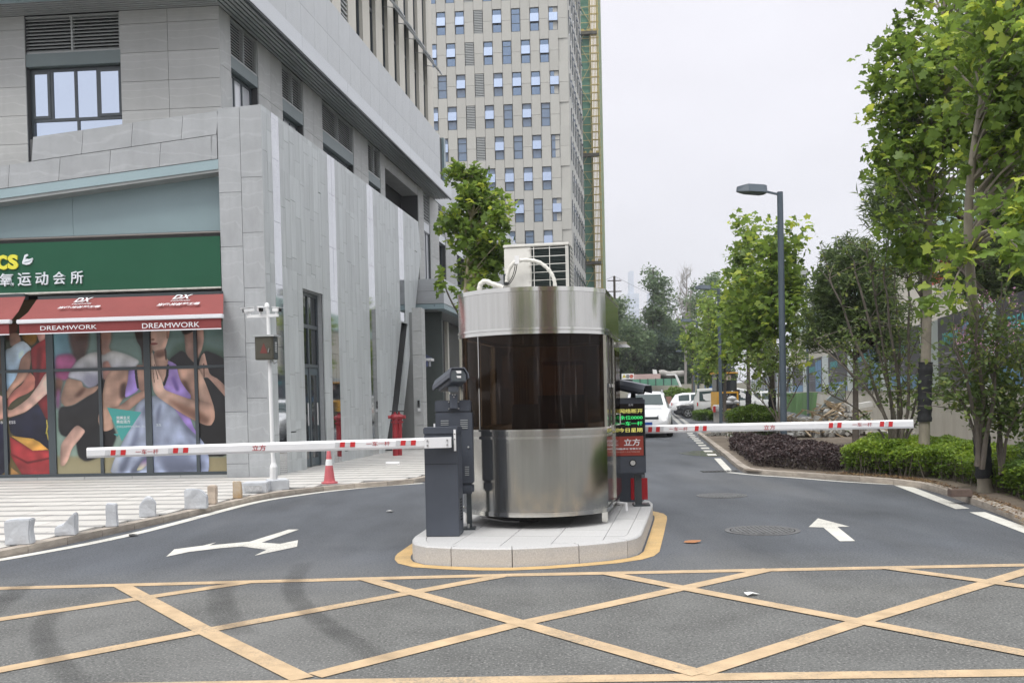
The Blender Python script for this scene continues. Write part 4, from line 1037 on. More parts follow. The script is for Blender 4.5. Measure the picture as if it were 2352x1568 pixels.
MB().wbox(WB, q0+.2, sfas-.35, zsf+.09, zt_p-.02, .1, PO-.041).build('parapet_core', M_JOINT, ob0)
MB().wbox(WB, sfas-.36, sfas-.05, zsf+.1, zt_p+.05, .1, PO+.05).build('parapet_end', M_BLUEG, ob0)
# lower wing beyond the eave
MB().wbox(WB, sfas+.1, LB, zc+.002, zpar-.3, -6.5, -.0).build('wing_parapet', M_PALE, ob0)
for k in range(12): wpiece('parapet_panel', u_pa, ob0, WB, sfas+.1+k*1.9, sfas+1.996+k*1.9, zc+.004, zpar-.28, .0, .03)

# --- upper floors: cream piers with recessed dark window strips, tilted open sashes
TO = PO-.06
def onpar(c): return WB.px(491.9+c*.33785, (c-665)*1.2*.33785, TO)[0]
strips_ = [(-300, -240, 'w'), (-120, -60, 'w'), (60, 115, 'w'), (225, 280, 'L'), (370, 425, 'w'), (500, 550, 'w'), (640, 682, 'w'), (748, 803, 'w'), (865, 915, 'L'), (968, 1018, 'w'), (1066, 1108, 'w'), (1150, 1193, 'w'), (1230, 1268, 'w'), (1308, 1338, 'w'), (1372, 1402, 'w'), (1432, 1460, 'w')]
sx0 = onpar(748); sx9 = onpar(1432); pit = (sx9-sx0)/8.0
send = onpar(1492); zup = 30.0
cur = -1.0; k0 = -7
pl = []
for i in range(-8, 9):
    a = sx0+pit*i; b = a+pit*.47
    if b < -1.2: continue
    pl.append((a, b, 'L' if i in (1, -5) else 'w'))
cur = -1.3
MB().wbox(WB, -1.3, send, zsf+.1, zup, -6, TO-.22).build('tower_core', M_BLACK, ob0)
fl = 3.35; zf0 = zt_p+.15
zj = [zsf+.6]+[zf0+1.3+fl*j for j in range(0, 6)]+[zup]
u_cr = unit_box(M_CREAM)
for a, b, kd in pl+[(send, send, 'e')]:
    if a-cur > .05:
        for z0, z1 in zip(zj[:-1], zj[1:]): wpiece('pier_panel', u_cr, ob0, WB, cur+.002, a-.002, z0+.003, z1-.003, TO-.2, TO)
    if kd == 'w':
        f_ = MB()
        for z in zj[1:-1]: f_.wbox(WB, a+.001, b-.001, z-.05, z+.05, TO-.20, TO-.10).wbox(WB, a+.001, b-.001, z+1.15, z+1.21, TO-.20, TO-.11)
        f_.wbox(WB, a+.001, a+.05, zj[0], zup, TO-.2, TO-.10).wbox(WB, b-.05, b-.001, zj[0], zup, TO-.2, TO-.101)
        fo = f_.build('window_strip_frame', M_FRAME, ob0)
        MB().wbox(WB, a+.05, b-.05, zj[0], zup, TO-.19, TO-.15).build('pane', M_GLASSD, fo)
    elif kd == 'L':
        f_ = MB().wbox(WB, a+.001, b-.001, zj[0], zup, TO-.2, TO-.15).build('louvre', M_DARK, ob0)
        bl = MB(); z = zj[0]
        while z < 16: bl.wbox(WB, a+.02, b-.02, z, z+.04, TO-.15, TO-.02); z += .13
        bl.build('louvre_blade', M_LOUV, f_)
    cur = b
wend = MB().wbox(WB, send+.001, send+.25, zsf+.1, zup, -6, TO-.02).build('end_wall', M_CREAM, ob0)
sash_me = None
def sash(s0, s1, zt, par):
    """top-hung sash pushed out at the bottom"""
    h = 1.05; L_ = h; an = radians(38); dz, do_ = L_*cos(an), L_*sin(an)
    a0 = WB.pt(s0, zt, TO-.1); a1 = WB.pt(s1, zt, TO-.1); b0 = WB.pt(s0, zt-dz, TO-.1+do_); b1 = WB.pt(s1, zt-dz, TO-.1+do_)
    f_ = MB()
    for p, q in ((a0, a1), (b0, b1), (a0, b0), (a1, b1)): f_.bar(p, q, .045, .045)
    fo = f_.build('open_sash', mat('pale_sash_frame', (.42, .45, .47), .35), par)
    n_ = (a1-a0).cross(b0-a0).normalized()*.01
    MB().poly([a0, a1, b1, b0], n_).build('pane', M_GLASSR, fo)
    MB().bar(WB.pt(s1, zt-dz*.55, TO-.12), b1.lerp(a1, .35), .02, .02).build('stay', M_WHITE, fo)
for a, b, kd in pl:
    if kd == 'w':
        for zt in (zf0+1.3+fl*.0+1.15, ):
            if a > sx0-8: sash(a+.03, b-.03, zt, ob0)
        if a > sx0+pit*4.5: sash(a+.03, b-.03, zf0+1.3+fl+1.15, ob0)

# ------------------------------------------------------------------ slab side wall of tall stone strips
def ss_(x, y, o=0): return WS.px(x, y, o)
zslab = fs(596, 240)[1]
sb = ss_(962, 517)[0]                                    # top right end
edge = [ss_(*p) for p in ((961, 517), (966.8, 585), (952.7, 719), (925, 965), (921, 1010))]
fold = [ss_(*p) for p in ((966.8, 585), (927, 692), (871, 870), (819, 1010))]
def interp(P, z):   # s at height z along a list of (s,z) with falling z
    if z >= P[0][1]: return P[0][0]
    for (s0, z0), (s1, z1) in zip(P[:-1], P[1:]):
        if z1 <= z <= z0: return s0+(s1-s0)*(z0-z)/(z0-z1)
    (s0, z0), (s1, z1) = P[-2:]; return s1+(s1-s0)*(z1-z)/(z0-z1)
def oslab(s_, z):
    f_ = interp(fold, z)
    return 0.0
door_s0, door_s1, door_z = ss_(695, 662)[0], ss_(742, 678.5)[0], ss_(695, 662)[1]
slit = [ss_(922.5, 738), ss_(937, 744), ss_(915, 950), ss_(906, 1016), ss_(888, 1016), ss_(899.6, 948)]
def slit_rng(z):
    L_ = interp([slit[0], slit[5], slit[4]], z); R_ = interp([slit[1], slit[2], slit[3]], z)
    return (L_, R_) if z < min(slit[0][1], slit[1][1]) else None
mir = []
for x0, x1, y in ((622, 639, 267), (754, 771, 492), (843, 857, 492), (914, 925, 492)): mir.append((ss_(x0, y)[0], ss_(x1, y)[0]))
mir_bot = [ZP+.1, ZP+.1, ZP+.5, 4.4]
zbreaks = [e_[1] for e_ in edge]+[q[1] for q in slit]+[min(slit[0][1], slit[1][1])]
def lclip(P, s_lo, s_hi, u0, u1, sg):
    """keep the part of polygon P left (sg=1) or right (sg=-1) of the line from (s_lo,u0) to (s_hi,u1)"""
    f = lambda p: sg*((s_lo+(s_hi-s_lo)*(p[1]-u0)/(u1-u0))-p[0]); out_ = []
    for i in range(len(P)):
        p, q = P[i], P[(i+1) % len(P)]; fp, fq = f(p), f(q)
        if fp >= 0: out_.append(p)
        if fp*fq < 0: t_ = fp/(fp-fq); out_.append((p[0]+(q[0]-p[0])*t_, p[1]+(q[1]-p[1])*t_))
    return out_
bounds = [0.0]; u = 0.0
brk = sorted([m_[0] for m_ in mir]+[m_[1] for m_ in mir]+[door_s0, door_s1])
maxs = max(e_[0] for e_ in edge)
while u < maxs:
    nxt = u+random.choice((.26, .30, .34))
    nb = [b for b in brk if u+.01 < b < nxt+.12]
    if nb: nxt = nb[0]
    bounds.append(nxt); u = nxt
core_cells = []
cnt = 0
for a, b in zip(bounds[:-1], bounds[1:]):
    mid = (a+b)/2
    im = next((i for i, m_ in enumerate(mir) if m_[0]-.01 <= mid <= m_[1]+.01), None)
    zz = [zslab]; z = zslab - random.uniform(.3, 1.2) if im is None else zslab-.9
    st_ = 1.2 if im is None else 1.25
    while z > ZP+.15: zz.append(z); z -= st_
    zz.append(ZP)
    for z1, z0 in zip(zz[:-1], zz[1:]):
        if door_s0-.01 < mid < door_s1+.01:
            if z1 <= door_z: continue
            z0 = max(z0, door_z)
        lv = sorted({z0+.003, z1-.003}|{q for q in zbreaks if z0+.01 < q < z1-.01}); polys = []
        for u0, u1 in zip(lv[:-1], lv[1:]):
            rect = [(a+.003, u0), (b-.003, u0), (b-.003, u1), (a+.003, u1)]
            if u1 > u0+.02:
                rect = lclip(rect, interp(edge, u0+1e-4), interp(edge, u1-1e-4), u0, u1, 1)
                m0_, m1_ = slit_rng(u0+1e-4), slit_rng(u1-1e-4)
                if rect and m0_ and m1_:
                    polys += [q for q in (lclip(rect, m0_[0], m1_[0], u0, u1, 1), lclip(rect, m0_[1], m1_[1], u0, u1, -1)) if len(q) > 2]
                elif len(rect) > 2: polys.append(rect)
        isM = im is not None and z0 >= mir_bot[im]-.6
        for P in polys:
            if max(p[0] for p in P)-min(p[0] for p in P) < .015: continue
            bo = random.uniform(-.001, .002)
            MBp = [WS.pt(s_, z, oslab(s_, z)+bo) for s_, z in P]
            MB().poly(MBp, WS.n*-.03).build('mirror_panel' if isM else 'slab_strip', M_MIRR if isM else M_SLAB, ob0); cnt += 1
print('slab strips', cnt)
# backing behind the strips, split round door and slit
def sback(P, o=-.05, m=M_JOINT): MB().poly([WS.pt(s_, z, oslab(s_, z)+o) for s_, z in P], WS.n*-.35).build('slab_core', m, ob0)
sback([(.03, ZP), (door_s0, ZP), (door_s0, zslab-.05), (.03, zslab-.05)])
sback([(door_s0+.001, door_z), (door_s1-.001, door_z), (door_s1-.001, zslab-.05), (door_s0+.001, zslab-.05)])
zs_ = sorted({zslab-.05, ZP}|{q for q in zbreaks if ZP+.02 < q < zslab-.07})
for z0, z1 in zip(zs_[:-1], zs_[1:]):
    rect = [(door_s1, z0), (maxs+1, z0), (maxs+1, z1), (door_s1, z1)]
    rect = lclip(rect, interp(edge, z0+1e-4)-.02, interp(edge, z1-1e-4)-.02, z0, z1, 1); r0, r1 = slit_rng(z0+1e-4), slit_rng(z1-1e-4)
    if r0 and r1:
        for q in (lclip(rect, r0[0], r1[0], z0, z1, 1), lclip(rect, r0[1], r1[1], z0, z1, -1)):
            if len(q) > 2: sback(q)
    elif len(rect) > 2: sback(rect)
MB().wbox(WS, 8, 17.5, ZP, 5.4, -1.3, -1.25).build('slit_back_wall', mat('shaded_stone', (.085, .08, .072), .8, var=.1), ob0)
MB().wbox(WS, .1, edge[0][0]-.3, zslab-.04, zslab-.02, -.8, -.03).build('slab_coping', M_STONE, ob0)
# the door in the slab: reveal, tall glazing and a double leaf
dO = -.13
rv = MB().wbox(WS, door_s0-.0, door_s0+.02, ZP, door_z, -.5, -.04).wbox(WS, door_s1-.02, door_s1, ZP, door_z, -.5, -.04).wbox(WS, door_s0+.02, door_s1-.02, door_z-.02, door_z, -.5, -.04).build('door_reveal', M_STONE, ob0)
zdt = ss_(720, 841, dO)[1]; zdm = ss_(720, 752, dO)[1]
dfr = MB(); sm_ = (door_s0+door_s1)/2
for a, b in ((door_s0+.02, door_s0+.09), (door_s1-.09, door_s1-.02), (sm_-.035, sm_+.035)): dfr.wbox(WS, a, b, ZP, door_z-.02, dO-.05, dO)
for z in (zdt, zdm, door_z-.06): dfr.wbox(WS, door_s0+.09, sm_-.035, z-.04, z+.04, dO-.05, dO-.002).wbox(WS, sm_+.035, door_s1-.09, z-.04, z+.04, dO-.05, dO-.002)
df = dfr.build('door_frame', M_FRAME, ob0)
for a, b in ((door_s0+.09, sm_-.035), (sm_+.035, door_s1-.09)):
    for z0, z1 in ((zdt+.04, zdm-.04), (zdm+.04, door_z-.1)): MB().wbox(WS, a, b, z0, z1, dO-.04, dO-.025).build('pane', M_GLASSD, df)
    lf = MB().wbox(WS, a+.003, b-.003, ZP+.02, zdt-.045, dO-.05, dO-.015).build('door_leaf', mat('blue_grey_door', (.075, .10, .115), .35), ob0, bevel=.004)
    MB().wbox(WS, a+.09, b-.09, ZP+.2, zdt-.2, dO-.02, dO-.012).build('pane', M_GLASSD, lf)
    MB().tube([WS.pt((a+b)/2+.08, 1.0, dO+.03), WS.pt((a+b)/2+.08, 1.5, dO+.03)], .012, 6).build('handle', M_WHITE, lf)

# ------------------------------------------------------------------ beige pillar, recessed shopfronts and canopy farther along
g_ = G(962, 1031, ZP)
WP = Wall((g_.x, g_.y), FDv, FNv)     # faces the camera, s to the right
pA, pB = WP.px(950, 900)[0], WP.px(972, 900)[0]; zp_t = WP.px(960, 706)[1]
n = 6
for k in range(n): wpiece('pillar_stone', u_be, ob0, WP, pA, pB, ZP+(zp_t-ZP)*k/n+.004, ZP+(zp_t-ZP)*(k+1)/n-.004, -.6, 0)
mbx = MB().wbox(WP, WP.px(957.5, 930)[0], WP.px(967, 930)[0], WP.px(960, 946)[1], WP.px(960, 916)[1], .001, .05).build('meter_box', M_LOUV, ob0, bevel=.006)
MB().wbox(WP, WP.px(959.5, 930)[0], WP.px(965, 930)[0], WP.px(960, 935)[1], WP.px(960, 919)[1], .05, .055).build('glass_cover', M_GLASSD, mbx)
MB().wbox(WP, WP.px(960.5, 940)[0], WP.px(966, 940)[0], WP.px(960, 944)[1], WP.px(960, 938)[1], .05, .09).build('latch', M_WHITE, mbx)
# dark side return wall between slab and pillar
Wb2 = Wall(WP.pt(0, 0, -1.6), WP.d, WP.n)
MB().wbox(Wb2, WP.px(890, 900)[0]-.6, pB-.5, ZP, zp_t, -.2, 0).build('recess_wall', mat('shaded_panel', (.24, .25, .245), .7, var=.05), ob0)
# canopy box: grey front face, teal strip, slatted soffit
Yc = WP.P.y+3.0; cp = AY(958, 690, Yc); WC = Wall((cp.x, cp.y), FDv, FNv)
sC1 = WC.px(1019, 670)[0]; zc0, zc1 = WC.px(990, 697)[1], WC.px(990, 640)[1]
for k in range(2): wpiece('canopy_panel', unit_box(M_STONE), ob0, WC, -.9, sC1, zc0+(zc1-zc0)*k/2+.004, zc0+(zc1-zc0)*(k+1)/2-.004, -.3, 0)
wpiece('canopy_strip', unit_box(M_BLUEG), ob0, WC, -.9, sC1, zc0-.17, zc0-.004, -.3, -.02)
Wc2 = Wall(WC.pt(sC1, 0, 0), HD, HN)
for k in range(9):
    for j in range(2): wpiece('canopy_panel', u_pa, ob0, Wc2, .01+k*2.2, 2.2+k*2.2-.01, zc0+(zc1-zc0)*j/2+.004, zc0+(zc1-zc0)*(j+1)/2-.004, -.3, 0)
wpiece('canopy_strip', unit_box(M_BLUEG), ob0, Wc2, .01, 20, zc0-.17, zc0-.004, -.3, -.02)
for k in range(26): wpiece('canopy_slat', unit_box(M_SLAT), ob0, Wc2, .02, 20, zc0-.16, zc0-.12, -.35-k*.14-.11, -.35-k*.14)
MB().wbox(Wc2, 0, 20, zc0-.08, zc0-.05, -4.2, -.3).build('canopy_backing', M_BLACK, ob0)
# recessed shopfronts
W3 = Wall(WP.pt(0, 0, -4.2), WP.d, WP.n)
MB().wbox(W3, WP.px(900, 900)[0]-1, W3.px(1018, 900)[0], ZP, 5.0, -.2, 0).build('shopfront_wall', mat('dark_green_grey_shutter', (.075, .09, .085), .6, var=.08), ob0)
W4 = Wall(Wc2.pt(1.5, 0, -1.05), HD, HN)
MB().wbox(W4, 0, 18, ZP, zc0-.2, -.3, 0).build('shopfront_side', mat('shop_interior_dark', (.05, .05, .05), .5, var=.2, vscale=.7), ob0)
for k in range(5): wpiece('shopfront_post', unit_box(M_CREAM), ob0, W4, k*3.5, k*3.5+.25, ZP, zc0-.2, .001, .12)
# far shop sign, awnings
sg = thing('shop_sign', 'orange and red shop sign hanging beyond the barrier camera under the canopy', 'sign', (0, 0, 0))
Ysg = 43.; a_ = AY(1028, 830, Ysg); b2 = AY(1062, 790, Ysg); Wg = Wall((a_.x, a_.y), (1, 0), (0, -1))
MB().wbox(Wg, 0, b2.x-a_.x, a_.z+.12, b2.z, -.15, 0).build('sign_board', mat('orange_sign_face', (.55, .13, .05), .4, var=.25, vscale=2), sg)
MB().wbox(Wg, 0, b2.x-a_.x, a_.z-.1, a_.z+.115, -.15, .0).build('sign_footer', mat('sign_footer', (.5, .5, .58), .4), sg)
lettering('sign_lettering', '金', mat('gold_letter', (.8, .5, .1), .4), sg, Wg.pt(.12, a_.z+.27, .01), (1, 0, 0), (0, 0, 1), .2, .25, bold=.02)
aw2 = thing('awning', 'faded red shop awning under the orange sign', 'awning', (0, 0, 0))
MB().poly([Wg.pt(-.05, a_.z-.2, .05), Wg.pt(1.2, a_.z-.75, .6), Wg.pt(1.2, a_.z-.79, .6), Wg.pt(-.05, a_.z-.24, .05)], (0, 1.2, 0)).build('awning_fabric', mat('faded_red_fabric', (.35, .12, .11), .8), aw2)
MB().poly([Wg.pt(-.05, a_.z-.24, .045), Wg.pt(1.2, a_.z-.79, .595), Wg.pt(1.2, a_.z-.95, .595), Wg.pt(-.05, a_.z-.38, .045)], (0, .01, 0)).build('valance', mat('faded_red_valance', (.42, .30, .30), .8), aw2)
aw3 = thing('awning', 'small white and navy striped awning edge beside the beige pillar', 'awning', (0, 0, 0))
W5 = Wall(WP.pt(0, 0, -3.4), WP.d, WP.n); q0_, q1_ = W5.px(965, 828)[0], W5.px(996, 828)[0]; zq = W5.px(980, 826)[1]
MB().wbox(W5, q0_, q1_, zq-.05, zq+.03, -.1, .5).build('awning_bar', M_WHITE, aw3)
MB().poly([W5.pt(q0_, zq+.03, 0), W5.pt(q1_, zq+.03, 0), W5.pt(q0_, zq+.3, -.0)], W5.n*.03).build('awning_fabric', mat('navy_fabric', (.09, .11, .18), .8), aw3)
for k in range(5):
    u0 = q0_+(q1_-q0_)*k/5; MB().wbox(W5, u0+.01, u0+(q1_-q0_)/5-.02, zq-.24, zq-.055, .46, .48).build('valance_flap', mat('navy_flap', (.12, .14, .26), .8) if k % 2 else mat('grey_flap', (.45, .46, .5), .8), aw3)
# ------------------------------------------------------------------ green shop sign and red awnings
SG = .02
sgn = thing('shop_sign', 'long green shop sign with yellow and white letters above the red awnings', 'sign', WF.pt(4, 3.6, 0))
zs_t, zs_b = fs(400, 546, SG)[1], fs(400, 661, SG)[1]
M_GREEN = mat('green_sign_panel', (.020, .092, .052), .5, spec=.2, var=.06, vscale=.8)
MB().wbox(WF, sL+.004, s_end, zs_b, zs_t, -.22, SG).build('sign_panel', M_GREEN, sgn)
MB().wbox(WF, sL+.004, s_end, zs_b-.035, zs_b-.001, -.2, SG+.01).build('sign_trim', mat('aged_white_trim', (.5, .5, .46), .6, var=.3, vscale=6), sgn)
MB().wbox(WF, sL+.004, s_end, zs_t+.001, zfb-.1, -.3, -.15).build('sign_gap', M_BLACK, sgn)
M_YL = mat('yellow_letter_face', (.72, .68, .06), .4)
for nm_, tx, x0, y1, x1, y0, m_, bd in (('letter', 'S', 20, 789.5-0, 42.5, 754.5, M_YL, .045), ('letter', 'C', -6, 790.5, 17.5, 755, M_YL, .045), ('letter', 'I', -16, 791, -10, 755.5, M_YL, .045), ('letter', 'B', -40, 791.5, -21, 756, M_YL, .045)):
    yy1 = 529.8+(y1-754.5+755)*0; 
cS = lambda x, y: (x*.17379, 529.8+y*.17379)
for tx, x0, y0, x1, y1, bd in (('S', 115, 315, 245, 515, .05), ('C', -25, 322, 100, 520, .05), ('I', -80, 325, -45, 520, .05), ('B', -200, 328, -100, 522, .05)):
    a, b = cS(x0, y1), cS(x1, y0); wtext('yellow_letter', tx, M_YL, sgn, WF, a[0], a[1], b[0], b[1], SG, bold=bd, thick=.03)
M_WL = mat('white_letter_face', (.72, .77, .82), .4)
for tx, x0, y0, x1, y1 in (('氧', 5, 562, 182, 740), ('运', 245, 556, 415, 732), ('动', 480, 545, 642, 722), ('会', 712, 540, 868, 712), ('所', 945, 532, 1102, 705), ('有', -225, 568, -60, 745)):
    a, b = cS(x0, y1), cS(x1, y0); wtext('white_character', tx, M_WL, sgn, WF, a[0], a[1], b[0], b[1], SG, bold=.006, thick=.03)
# flexed arm emblem in two pieces
arm = [(372, 310), (378, 330), (358, 345), (345, 352), (347, 385), (360, 372), (395, 378), (438, 362), (440, 385), (425, 420), (395, 448), (350, 453), (305, 440), (300, 420), (320, 370), (330, 330), (345, 318)]
MB().poly([WF.pt(*fs(*cS(*q), SG), SG) for q in arm], WF.n*.025).build('arm_emblem', M_WL, sgn)
MB().poly([WF.pt(*fs(*cS(*q), SG), SG+.026) for q in [(322, 428), (350, 410), (400, 400), (432, 378), (405, 408), (352, 422)]], WF.n*.004).build('emblem_vein', mat('grey_emblem_line', (.35, .42, .45), .4), sgn)

# awnings
M_RED = mat('weathered_red_fabric', (.245, .062, .058), .75, var=.10, vscale=1.2, bump=.15, bscale=10)
M_RED2 = mat('dark_red_valance', (.20, .035, .035), .75, var=.10, vscale=2)
M_BAR = mat('white_bar_enamel', (.72, .73, .76), .3)
A0 = .75
def awning(xL, xR, xLt, yLt, xRt, lab, texts):
    # xL,xR: photo x of the bar ends, heights from the bar line
    yb = lambda x: 739-(x-40)*.0262
    sR_, zb_ = WF.px(xR, yb(xR), A0); sL_, zb2 = WF.px(xL, yb(xL), A0); zb_ = (zb_+zb2)/2
    st_, zt_ = WF.px(xLt, yLt, 0.06); sRt_ = WF.px(xRt, yLt, .06)[0]
    t_ = thing('awning', lab, 'awning', WF.pt((sR_+sL_)/2, zb_, A0), 'red awnings over the shop window')
    P = []
    n = 10
    top = []; bot = []
    for k in range(n+1):
        f = k/n; sag = -.02*sin(pi*f)
        for o_, z_ in ((0.05, zt_), (.38, (zt_+zb_)/2-.035), (A0, zb_+.02)): 
            u_ = o_/A0; sr = sRt_*(1-u_)+sR_*u_; slf = st_*(1-u_)+sL_*u_; P.append(WF.pt(sr+(slf-sr)*f, z_, o_))
    V = P+[p-Vector((0, 0, .012)) for p in P]; m_ = len(P); fs_ = []
    for k in range(n):
        for j in range(2):
            a = k*3+j; fs_ += [(a, a+1, a+4, a+3), (m_+a, m_+a+3, m_+a+4, m_+a+1)]
    MB().add(V, fs_).build('awning_fabric', M_RED, t_, smooth=True)
    zv = WF.px(300, 759.5, A0)[1]
    V = []; fs_ = []; n = 40
    for k in range(n+1):
        f = k/n; a = sR_+.04+(sL_-sR_-.08)*f; wv = .012*sin(f*31)*(.5+.5*sin(f*7))
        V += [WF.pt(a, zb_-.03, A0+.0), WF.pt(a, zv+.004*sin(f*17), A0+wv), WF.pt(a, zb_-.03, A0-.006), WF.pt(a, zv+.004*sin(f*17), A0+wv-.006)]
    for k in range(n): a = k*4; fs_ += [(a, a+1, a+5, a+4), (a+2, a+6, a+7, a+3), (a+1, a+3, a+7, a+5)]
    va = MB().add(V, fs_).build('valance', M_RED2, t_, smooth=True)
    MB().wbox(WF, sR_+.04, sL_-.04, zv-.016, zv+.004, A0-.01, A0+.012).build('valance_hem', M_BAR, t_)
    MB().wbox(WF, sR_, sL_, zb_-.035, zb_+.045, A0-.06, A0+.035).build('front_bar', M_BAR, t_, bevel=.012)
    for f in (.12, .88):
        a = sR_+(sL_-sR_)*f; q0, q1, q2 = WF.pt(a, zt_-.05, .05), WF.pt(a+(.35 if f < .5 else -.35), (zt_+zb_)/2-.12, .38), WF.pt(a, zb_, A0-.05)
        MB().tube([q0, q1], .02, 6).tube([q1, q2], .018, 6).build('folding_arm', M_BAR, t_)
    MB().wbox(WF, sRt_+.01, st_-.02, zt_-.05, zt_+.06, -.1, .05).build('roller_case', M_DARK, t_)
    slope = lambda f: None
    up = (WF.pt(0, zt_, .05)-WF.pt(0, zb_+.02, A0)); up_n = up.normalized()
    for (tx, x0, y1, x1, y0, kind) in texts:
        if kind == 'v':
            s0, z0 = WF.px(x0, y1, A0); s1, z1 = WF.px(x1, y0, A0)
            lettering('valance_lettering', tx, M_TXTW, t_, WF.pt(s0, z0, A0+.016), -WF.d, (0, 0, 1), abs(s1-s0), z1-z0, thick=.002, bold=.0)
        else:
            # project the two corners on the sloping fabric plane
            n_ = WF.d.cross(up_n); n_ = n_ if n_.dot(WF.n) > 0 else -n_; P0_ = WF.pt(0, zb_+.02, A0)+n_*.012
            def onf(x, y): r = ray(x, y); tt = (P0_-EYE).dot(n_)/r.dot(n_); return EYE+r*tt
            a, b = onf(x0, y1), onf(x1, y0); wv = abs((b-a).dot(WF.d)); hv = (b-a).dot(up_n)
            lettering('fabric_lettering', tx, M_TXTW, t_, a, -WF.d, up_n, wv, hv, thick=.002, bold=.03 if kind == 'f' else .0, shear=.25)
    return t_
cA_ = lambda x, y: (x*.17379, 529.8+y*.17379); cB_ = lambda x, y: (287.6+x*.28944, 643.3+y*.28944)
def T(tx, f, x0, y1, x1, y0, k): a, b = f(x0, y1), f(x1, y0); return (tx, a[0], a[1], b[0], b[1], k)
awning(39, 512.5, 84, 688, 511, 'long red awning with white lettering and white front bar over the gym posters', [
    T('DREAMWORK', cA_, 540, 1318, 1283, 1240, 'v'), T('DREAMWORK', cB_, 138, 384, 592, 330, 'v'),
    T('当代·光谷梦工场', cA_, 755, 1030, 1338, 985, 'f'), T('当代·光谷梦工场', cB_, 246, 205, 598, 174, 'f'),
    T('DREAMWORK', cA_, 948, 976, 1215, 952, 'g'), T('DREAMWORK', cB_, 360, 168, 520, 154, 'g'),
    T('DX', cA_, 972, 945, 1240, 880, 'f'), T('DX', cB_, 372, 150, 540, 112, 'f')])
awning(-330, 25, 57-350, 692, 57, 'red awning cut by the left edge, past the gap beside the long awning', [])
# ------------------------------------------------------------------ beige office tower behind
Yt = 96.0; tcr = AY(1313, 500, Yt); TA = radians(4.2)
TD = Vector((-cos(TA), sin(TA), 0))          # s runs LEFT from the right corner
WT = Wall((tcr.x, tcr.y), TD, (-sin(TA), -cos(TA)))
tw = thing('office_tower', 'tall beige office tower with staggered blue windows rising behind the street tree', 'building', (tcr.x-8, tcr.y+4, 0))
M_TB = mat('tower_beige_panel', (.41, .407, .378), .6, var=.05, vscale=.4, objvar=.045, bump=.05, bscale=4)
M_TJ = mat('tower_joint', (.20, .195, .18), .9)
M_TWG = mat('tower_window_glass', (.12, .18, .27), .06, spec=1.0, coat=.8)
M_TWL = mat('tower_tilted_glass', (.31, .37, .48), .06, metal=1.0)
M_TWM = mat('tower_mirror_glass', (.24, .32, .43), .05, metal=1.0)
tsx = lambda x, y: WT.px(x, y)
pitch = (tsx(1141, 50)[0]-tsx(1270.5, 45)[0])/3.0; half = pitch/2; ww = pitch*.49
zr0 = tsx(1270, 15)[1]; rp = (tsx(1270, 15)[1]-tsx(1271, 457)[1])/6.03; wh = rp*.735
sA = tsx(1270.5, 45)[0]                      # centre of the rightmost window in even rows
NC = 18; u_tb = unit_box(M_TB)
ncol = 30
s_lo = 0.0
wframe = {}
def win_proto(state):
    """window built about its top centre, front face on y=0 looking to -y, shared by copies"""
    w2, h = ww/2-.02, wh-.02; t_ = .05
    fr = MB()
    for x in (-w2, w2-t_): fr.box((x+t_/2, .05, -h/2), (t_, .1, h))
    zt = [-t_/2, -h*.235, -h*.63, -h+t_/2]
    for z in zt: fr.box((0, .05, z), (2*w2-2*t_, .098, t_))
    out_ = [('window', fr, M_FRAME)]
    def pn(z0, z1, m, y=.05): out_.append(('pane', MB().box((0, y, (z0+z1)/2), (2*w2-2*t_, .02, z0-z1)), m))
    pn(zt[0]-t_/2, zt[1]+t_/2, state[0]); pn(zt[2]-t_/2, zt[3]+t_/2, state[2])
    if state[1] == 'open':
        h2 = zt[1]-zt[2]; an = radians(14)
        b = MB().box((0, -sin(an)*h2/2-.02, zt[1]-cos(an)*h2/2), (2*w2-.02, .04, h2*1.0), Matrix.Rotation(an, 3, 'X').transposed() @ Matrix.Identity(3))
        out_.append(('open_pane', b, M_TWL)); pn(zt[1]-t_/2, zt[2]+t_/2, M_BLACK, .09)
    else: pn(zt[1]-t_/2, zt[2]+t_/2, state[1])
    return out_
protos = {}
for key, st_ in {'A': (M_TWG, 'open', M_TWG), 'B': (M_TWM, 'open', M_TWM), 'C': (M_TWG, M_TWG, M_TWG), 'D': (M_TWM, M_TWM, M_TWM)}.items():
    ms = []
    for nm_, mb_, m_ in win_proto(st_):
        me = bpy.data.meshes.new('tower_'+nm_); me.from_pydata(mb_.v, [], mb_.f); me.materials.append(m_); ms.append((nm_, me))
    protos[key] = ms
rzT = atan2(-WT.d.y, -WT.d.x)
def put_window(key, s_, zt):
    base = WT.pt(s_, zt, -.12)-wl(tw); par = None
    for nm_, me in protos[key]:
        o = bpy.data.objects.new(nm_, me); COL.objects.link(o)
        if par is None: o.parent = tw; o.location = base; o.rotation_euler = (0, 0, rzT); par = o
        else: o.parent = par
    return par
bl_me = {}
random.seed(5)
ROWMIN, ROWMAX = -3, 12
closed = {(0, 3): 0, (2, 0): 'C', (2, 6): 'C', (1, -1): 0}
core = MB().wbox(WT, .3, pitch*17, 0, zr0+rp*4, -14, -.36).build('tower_core', M_TJ, tw)
colx = []
for i in range(-1, 33): colx.append(sA-half/1.0+ (i)*half+half)   # centres: even i -> even rows, odd i -> odd rows
